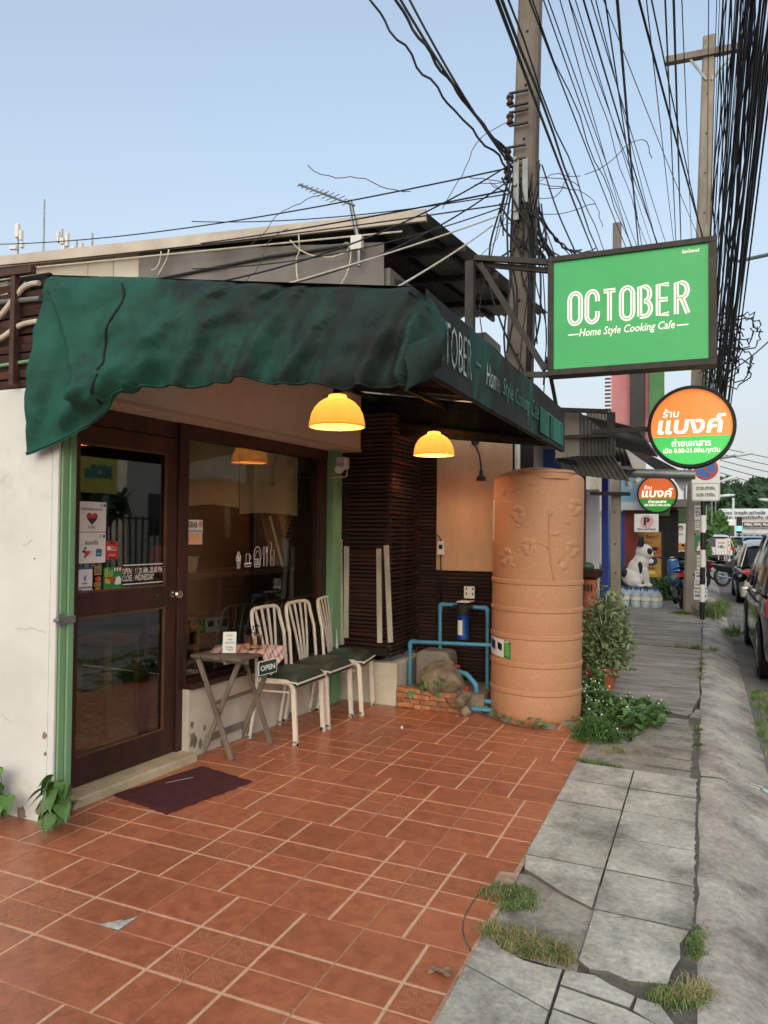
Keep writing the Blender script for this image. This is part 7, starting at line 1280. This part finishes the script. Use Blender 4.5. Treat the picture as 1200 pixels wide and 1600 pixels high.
# ---- motorbikes
def bike(name, lb, loc, rz, pm, scooter=False):
    t = thing(name, lb, 'motorbike', (0, 0, 0))
    for nm, y in (('rear_wheel', .0), ('front_wheel', 1.22)):
        r = .29 if not scooter else .25; c = Vector((0, y, r)); w = thing(nm, None, None, c); w.parent = t; ORG[w.name] = c; w.location = c
        m = MB(); m.lathe([(r - .07, -.025), (r - .03, -.05), (r - .005, -.025), (r, 0), (r - .005, .025), (r - .03, .05), (r - .07, .025), (r - .07, -.025)], c, 28, X3); m.build('tyre', 'black_rubber', w, smooth=True)
        m = MB(); m.lathe([(r - .075, -.02), (r - .06, -.02), (r - .06, .02), (r - .075, .02)], c, 28, X3); m.lathe([(0, -.05), (.045, -.05), (.045, .05), (0, .05)], c, 14, X3)
        for q in range(10): a = q * .6283; m.tube([c, c + Vector((0, (r - .07) * math.cos(a), (r - .07) * math.sin(a)))], .006, 4, False)
        m.build('rim', 'rim', w, smooth='auto')
    m = MB(); m.tube([(.07, 1.22, .29), (.07, 1.02, .75), (.05, .95, .95)], .02, 8); m.tube([(-.07, 1.22, .29), (-.07, 1.02, .75), (-.05, .95, .95)], .02, 8); m.build('fork', 'chrome', t, smooth='auto')
    m = MB(); m.tube([(-.34, .86, 1.04), (-.2, .93, 1.0), (0, .95, .98), (.2, .93, 1.0), (.34, .86, 1.04)], .014, 8); m.build('handlebar', 'trim_black', t, smooth=True)
    m = MB(); m.ball((0, 1.04, .90), .10, .11, .11, 14, 10); m.build('headlight', 'lamp_clear', t, smooth=True)
    for s_ in (-1, 1): m = MB(); m.tube([(s_ * .22, .93, 1.0), (s_ * .30, .92, 1.17)], .006, 5); m.ball((s_ * .32, .92, 1.21), .06, .015, .04, 12, 8); m.build('mirror', 'trim_black', t, smooth=True)
    m = MB(); m.grid(lambda u, v: ((.13 - .05 * u) * math.cos(math.pi * v), lerp(-.22, .48, u), lerp(.80, .74, u) + .05 * math.sin(math.pi * v) - .02 * math.sin(u * 3.1)), 12, 8); m.build('seat', 'trim_black', t, smooth=True)
    m = MB()
    def sect(y, z0, z1, w): return [(-w * .6, y, z0), (-w, y, (z0 + z1) / 2), (-w * .7, y, z1), (w * .7, y, z1), (w, y, (z0 + z1) / 2), (w * .6, y, z0)]
    rg = [sect(-.32, .62, .76, .06), sect(-.1, .48, .76, .12), sect(.25, .42, .74, .14), sect(.5, .34, .58 if scooter else .70, .12), sect(.78, .34, .50 if scooter else .78, .10), sect(.92, .40, .92, .14), sect(1.0, .60, .98, .12)]; vs = [p for r_ in rg for p in r_]; m.add(vs, [(i * 6 + j, i * 6 + (j + 1) % 6, (i + 1) * 6 + (j + 1) % 6, (i + 1) * 6 + j) for i in range(len(rg) - 1) for j in range(6)]); m.build('bodywork', pm, t, smooth=True)
    m = MB(); m.box((-.12, .28, .20), (.12, .62, .42)); m.build('engine', 'galv', t, bevel=.04); m = MB(); m.tube([(.12, .55, .25), (.15, .2, .25), (.15, -.25, .32)], .04, 10, rs=[.02, .03, .045]); m.build('exhaust', 'chrome', t, smooth='auto')
    m = MB(); m.grid(lambda u, v: (.06 * (v - .5) * 2, 1.22 + .33 * math.cos(R(30 + 120 * u)), .29 + .34 * math.sin(R(30 + 120 * u))), 10, 2); m.build('front_mudguard', pm, t, smooth=True); m = MB(); m.obox((0, -.34, .70), (.06, 0, 0), (0, .02, 0), (0, 0, .04)); m.build('tail_light', 'tail_red', t)
    t.location = loc; t.rotation_euler = (0, R(-6), rz); return t
p = atY(1132, 912, 24); bike('motorbike', 'dark motorbike with a red tail parked at the kerb, nearer', (3.70, 23.0, ZR + .02), R(-60), 'car_black'); bike('motorbike', 'dark motorbike parked behind the price boards, farther', (3.55, 25.6, ZR + .04), R(-65), 'car_black')
paint('bike_blue', '#2b5f96', .3, .1); bike('scooter', 'blue scooter parked half hidden behind the notice pole', (2.78, 13.1, -.06), R(8), 'bike_blue', True); bike('scooter', 'black scooter with a white round mirror farther down the walkway', (2.60, 20.6, -.06), R(-30), 'car_black', True); bike('scooter', 'red and white motorbike behind the yellow sign board', (2.20, 18.6, -.06), R(-50), 'car_red', True)
# ================================================================ FAR END OF THE STREET
fbx = thing('college_building', 'long white building with blue panels and lettering across the far road', 'building', (atY(1165, 830, 88).x, 88, 0)); fw = lambda x, y: atY(x, y, 88)
def fq(nm, x0, y0, x1, y1, mt, dy=0): a = fw(x0, y1); b = fw(x1, y0); MB().box((a.x, 88 - dy, a.z), (b.x, 88 + .3 - dy, b.z)).build(nm, mt, fbx)
a, b = fw(1124, 850), fw(1330, 800); MB().box((a.x, 88.4, -.2), (b.x, 100, b.z + .4)).build('block', 'n_white', fbx)
fq('parapet', 1128, 799, 1330, 812, 'n_white', .1); fq('band', 1124, 812.6, 1330, 824, 'house_beige', .05); fq('ground_floor', 1124, 834, 1330, 846, 'n_grey', .05)
for k in range(8): fq('blue_panel', 1132 + k * 14.5, 816, 1145 + k * 14.5, 823, 'pr_navy', .15)
m = MB(); mats = ['pr_navy', 'pr_white']; a = fw(1134, 806); m.mt(0).text('คณะบริหารธุรกิจ มหาวิทยาลัย', a - Y3 * .15, X3, Z3, fw(1200, 0).x - a.x - .5, .55, bold=.02); a = fw(1134, 812.3); m.text('นิเทศศาสตร์บัณฑิต ปริญญาโท', a - Y3 * .15, X3, Z3, fw(1225, 0).x - a.x, .5, bold=.03)
for k, tx in enumerate(('MBA', 'BBA', 'MBA', 'MPA', 'Ph.D')): a = fw(1134 + k * 14.5, 821.5); m.mt(1).text(tx, a - Y3 * .2, X3, Z3, .7, .3, bold=.03)
m.build('lettering', mats, fbx)
for k in range(14): fq('window', 1126 + k * 9, 836, 1132 + k * 9, 843, 'car_glass', .1)
def tree(lb, c, h, r, n, mt='leaf_dark', conic=.5, trunk=.12, ls=.35, seed=1):
    rs = random.Random(seed); t = thing('street_tree', lb, 'tree', c, None); c = Vector(c); m = MB(); m.tube([c, c + Vector((.1, 0, h * .4)), c + Vector((0, .1, h * .85))], trunk, 7, rs=[trunk * 1.3, trunk, trunk * .3])
    cl = []
    for i in range(26):
        a = rs.uniform(0, 6.28); zz = rs.uniform(.22, 1); rr = r * (1 - conic * zz) * rs.uniform(.35, 1); q = c + Vector((rr * math.cos(a), rr * math.sin(a), h * zz)); cl.append((q, r * rs.uniform(.22, .42) * (1 - conic * .5 * zz)))
        if i < 12: m.tube([c + Z3 * (h * zz * .7), q], trunk * .3, 5, False)
    m.build('trunk', 'bark', t); m = MB()
    for i in range(n):
        q, cr = rs.choice(cl); d = Vector((rs.gauss(0, 1), rs.gauss(0, 1), rs.gauss(0, .8))); d = d.normalized() * cr * rs.random() ** .33; p = q + d; a = Vector((rs.uniform(-1, 1), rs.uniform(-1, 1), rs.uniform(-1, 1))).normalized(); b = a.orthogonal().normalized(); s_ = ls * rs.uniform(.5, 1.2); m.add([p - a * s_, p + b * s_ * .45, p + a * s_, p - b * s_ * .45], [(0, 1, 2, 3)])
    m.build('crown', mt, t)
for k, (x, yt, Y, r, cn, lb) in enumerate(((1132, 768, 98, 4.2, .5, 'dark tree behind the far building, leftmost beside the post sign'), (1143, 762, 104, 4.5, .5, 'dark tree behind the far building, second from the left'), (1165, 757, 102, 5.0, .35, 'broad spreading tree rising highest behind the far building'), (1180, 765, 108, 4.5, .75, 'narrow dark conifer right of the spreading tree'), (1190, 752, 104, 4.0, .85, 'slim pointed conifer near the right edge'), (1200, 760, 110, 4.8, .7, 'dark conifer at the right edge'), (1155, 772, 106, 4.5, .5, 'dark tree filling the gap before the spreading tree'), (1174, 775, 96, 4.5, .5, 'lower dark tree right behind the far building'), (1214, 758, 106, 5, .6, 'dark tree just beyond the right edge'))):
    p = atY(x, yt, Y); tree(lb, (p.x, Y, -.3), p.z, r, 2600, 'leaf_dark', cn, .3, .75, 20 + k)
p = atY(1136, 770, 50); tree('nearer green tree standing left at the road bend', (p.x - .9, 50, -.3), p.z - 1.0, 1.3, 2600, 'leaf', .35, .2, .38, 40)
p = atY(1108, 815, 42); tree('small green tree behind the notice pole', (p.x - .8, 42, -.3), p.z, 1.1, 1800, 'leaf', .3, .15, .3, 41)
# street lamps, traffic light, far wires
for (x0, y0, x1, y1, Y, lb) in ((1070, 725, 1168, 709, 30, 'street lamp arm reaching right below the round sign'), (1112, 757, 1143, 747, 48, 'smaller street lamp farther along the road'), (1118, 776, 1140, 774, 60, 'small street lamp low against the dark trees'), (1230, 785, 1194, 781, 60, 'street lamp head entering from the right edge')):
    a = atY(x0, y0, Y); b = atY(x1, y1, Y); t = thing('street_lamp', lb, 'street lamp', (a.x, Y, ZR)); MB().tube([Vector((a.x, Y, ZR)), Vector((a.x, Y, a.z - .5)), a, b], .05, 8).build('pole', 'galv', t, smooth='auto'); d = (b - a).normalized(); m = MB(); L_ = .011 * (Y + 3) ; m.ball(b - d * L_ * .4, L_, .12 * L_ * 2, .18 * L_, 14, 8, Matrix.Rotation(-math.atan2(d.z, d.x), 3, 'Y')); m.build('lamp_head', 'n_white', t, smooth=True)
p = atY(1146, 860, 74); t = thing('lamp_post', 'thin pale post standing before the far building', 'post', (p.x, 74, ZR)); MB().tube([(p.x, 74, ZR), (p.x, 74, atY(1146, 778, 74).z)], .1, 8).build('shaft', 'n_white', t)
p = atY(1155, 824, 70); mat('go_green', '#38e0b0', '#38e0b0', 3, .4, emit=(.1, .95, .6), es=1.6); t = thing('traffic_light', 'green traffic light glowing in front of the far building', 'traffic light', (p.x, 70, ZR)); MB().tube([(p.x, 70, ZR), (p.x, 70, p.z + .5)], .07, 8).build('post', 'black_metal', t); MB().box((p.x - .22, 69.9, p.z - .5), (p.x + .22, 70.1, p.z + .9)).build('housing', 'trim_black', t, bevel=.05); MB().box((p.x - .2, 69.86, p.z - .3), (p.x + .2, 69.9, p.z + .1)).build('lamp', 'go_green', t, bevel=.1)
for k in range(7): wire(atY(1085, 690 + k * 9, 60), atY(1330, 735 + k * 14, 75), .2, .03, 'thin far cable low in the sky at the right', 'far thin cables low in the sky', 8)
wire(atD(1100, 600, 14), atD(1215, 520, 11), .1, .010, 'dark cable leaving the far pole toward the right edge', None); wire(atD(1155, 408, 12), atD(1215, 395, 11), 0, .03, 'thick grey rod at the right edge by the cable bundle', None, 6, 0, 'galv')
# ================================================================ OTHER SIDE OF THE ROAD (seen only as reflections in the glass)
MB().box((11.2, -25, -.42), (13.2, 66, -.10)).build('far_pavement', 'slab2', kind='structure')
oh = thing('opposite_house', 'pale house standing across the road', 'building', (22, 14, 0)); MB().box((19, 17, -.2), (28, 30, 6)).build('wall', 'n_cream', oh); MB().box((18.5, 16.5, 6), (28.5, 30.5, 6.4)).build('roof', 'n_red', oh)
for k in range(4): MB().box((18.96, 18 + k * 3, 1.2), (19.0, 19.6 + k * 3, 2.8)).build('window', 'car_glass', oh)
t = thing('iron_fence', 'dark iron bar fence along the opposite pavement', 'fence', (13.4, 12, 0)); m = MB(); m.box((-.02, -.02, 0), (.02, .02, 1.9)); me = bpy.data.meshes.new('bar'); me.from_pydata(m.v, [], m.f); me.materials.append(MATS['black_metal'])
for k in range(110): o = bpy.data.objects.new('bar', me); COL.objects.link(o); o.parent = t; o.location = Vector((13.5, 2 + k * .22, -.1)) - ORG[t.name]
for z in (.2, 1.7): MB().box((13.47, 1.8, z), (13.53, 26.4, z + .05)).build('rail', 'black_metal', t)
def refl(x, y, X):      # point on plane X seen mirrored in the shop glass
    d = ray(x, y); tt = (.04 - CAM.dot(FN)) / d.dot(FN); p = CAM + d * tt; r_ = d - FN * (2 * d.dot(FN)); return p + r_ * ((X - p.x) / r_.x)
a = refl(112, 768, 14.2); b = refl(184, 715, 14.2); y0, y1 = sorted((a.y, b.y)); t = thing('yellow_billboard', 'yellow shop board with teal lettering across the road', 'billboard', (14.2, (y0 + y1) / 2, 0)); s = Sheet(Vector((14.2, y1, min(a.z, b.z))), -Y3, Z3, y1 - y0, abs(a.z - b.z), YEL, .1, .05, .01); s.t('MORe', s.w * .12, s.h * .38, s.w * .62, s.h * .38, TEA, .06); s.b('board', t); s.m = None
for y in (y0 + .3, y1 - .3): MB().tube([(14.3, y, -.2), (14.3, y, max(a.z, b.z))], .08, 8).build('post', 'galv', t)
for k, (y, h, lb) in enumerate(((7, 6.5, 'leafy tree across the road, nearest'), (13, 7.5, 'leafy tree across the road behind the fence'), (-3, 6, 'leafy tree across the road opposite the camera'), (33, 8, 'leafy tree across the road beyond the pale house'))): tree(lb, (17 + (k % 2), y, -.2), h, 2.6, 1500, 'leaf_dark', .3, .2, .5, 60 + k)
ob = thing('opposite_shop', 'grey flat roofed shop across the road', 'building', (20, -8, 0)); MB().box((17, -20, -.2), (27, -5, 5)).build('wall', 'n_grey', ob)
for k in range(3): MB().box((16.96, -18 + k * 4.4, 0), (17.0, -15 + k * 4.4, 2.6)).build('shutter', 'galv', ob)
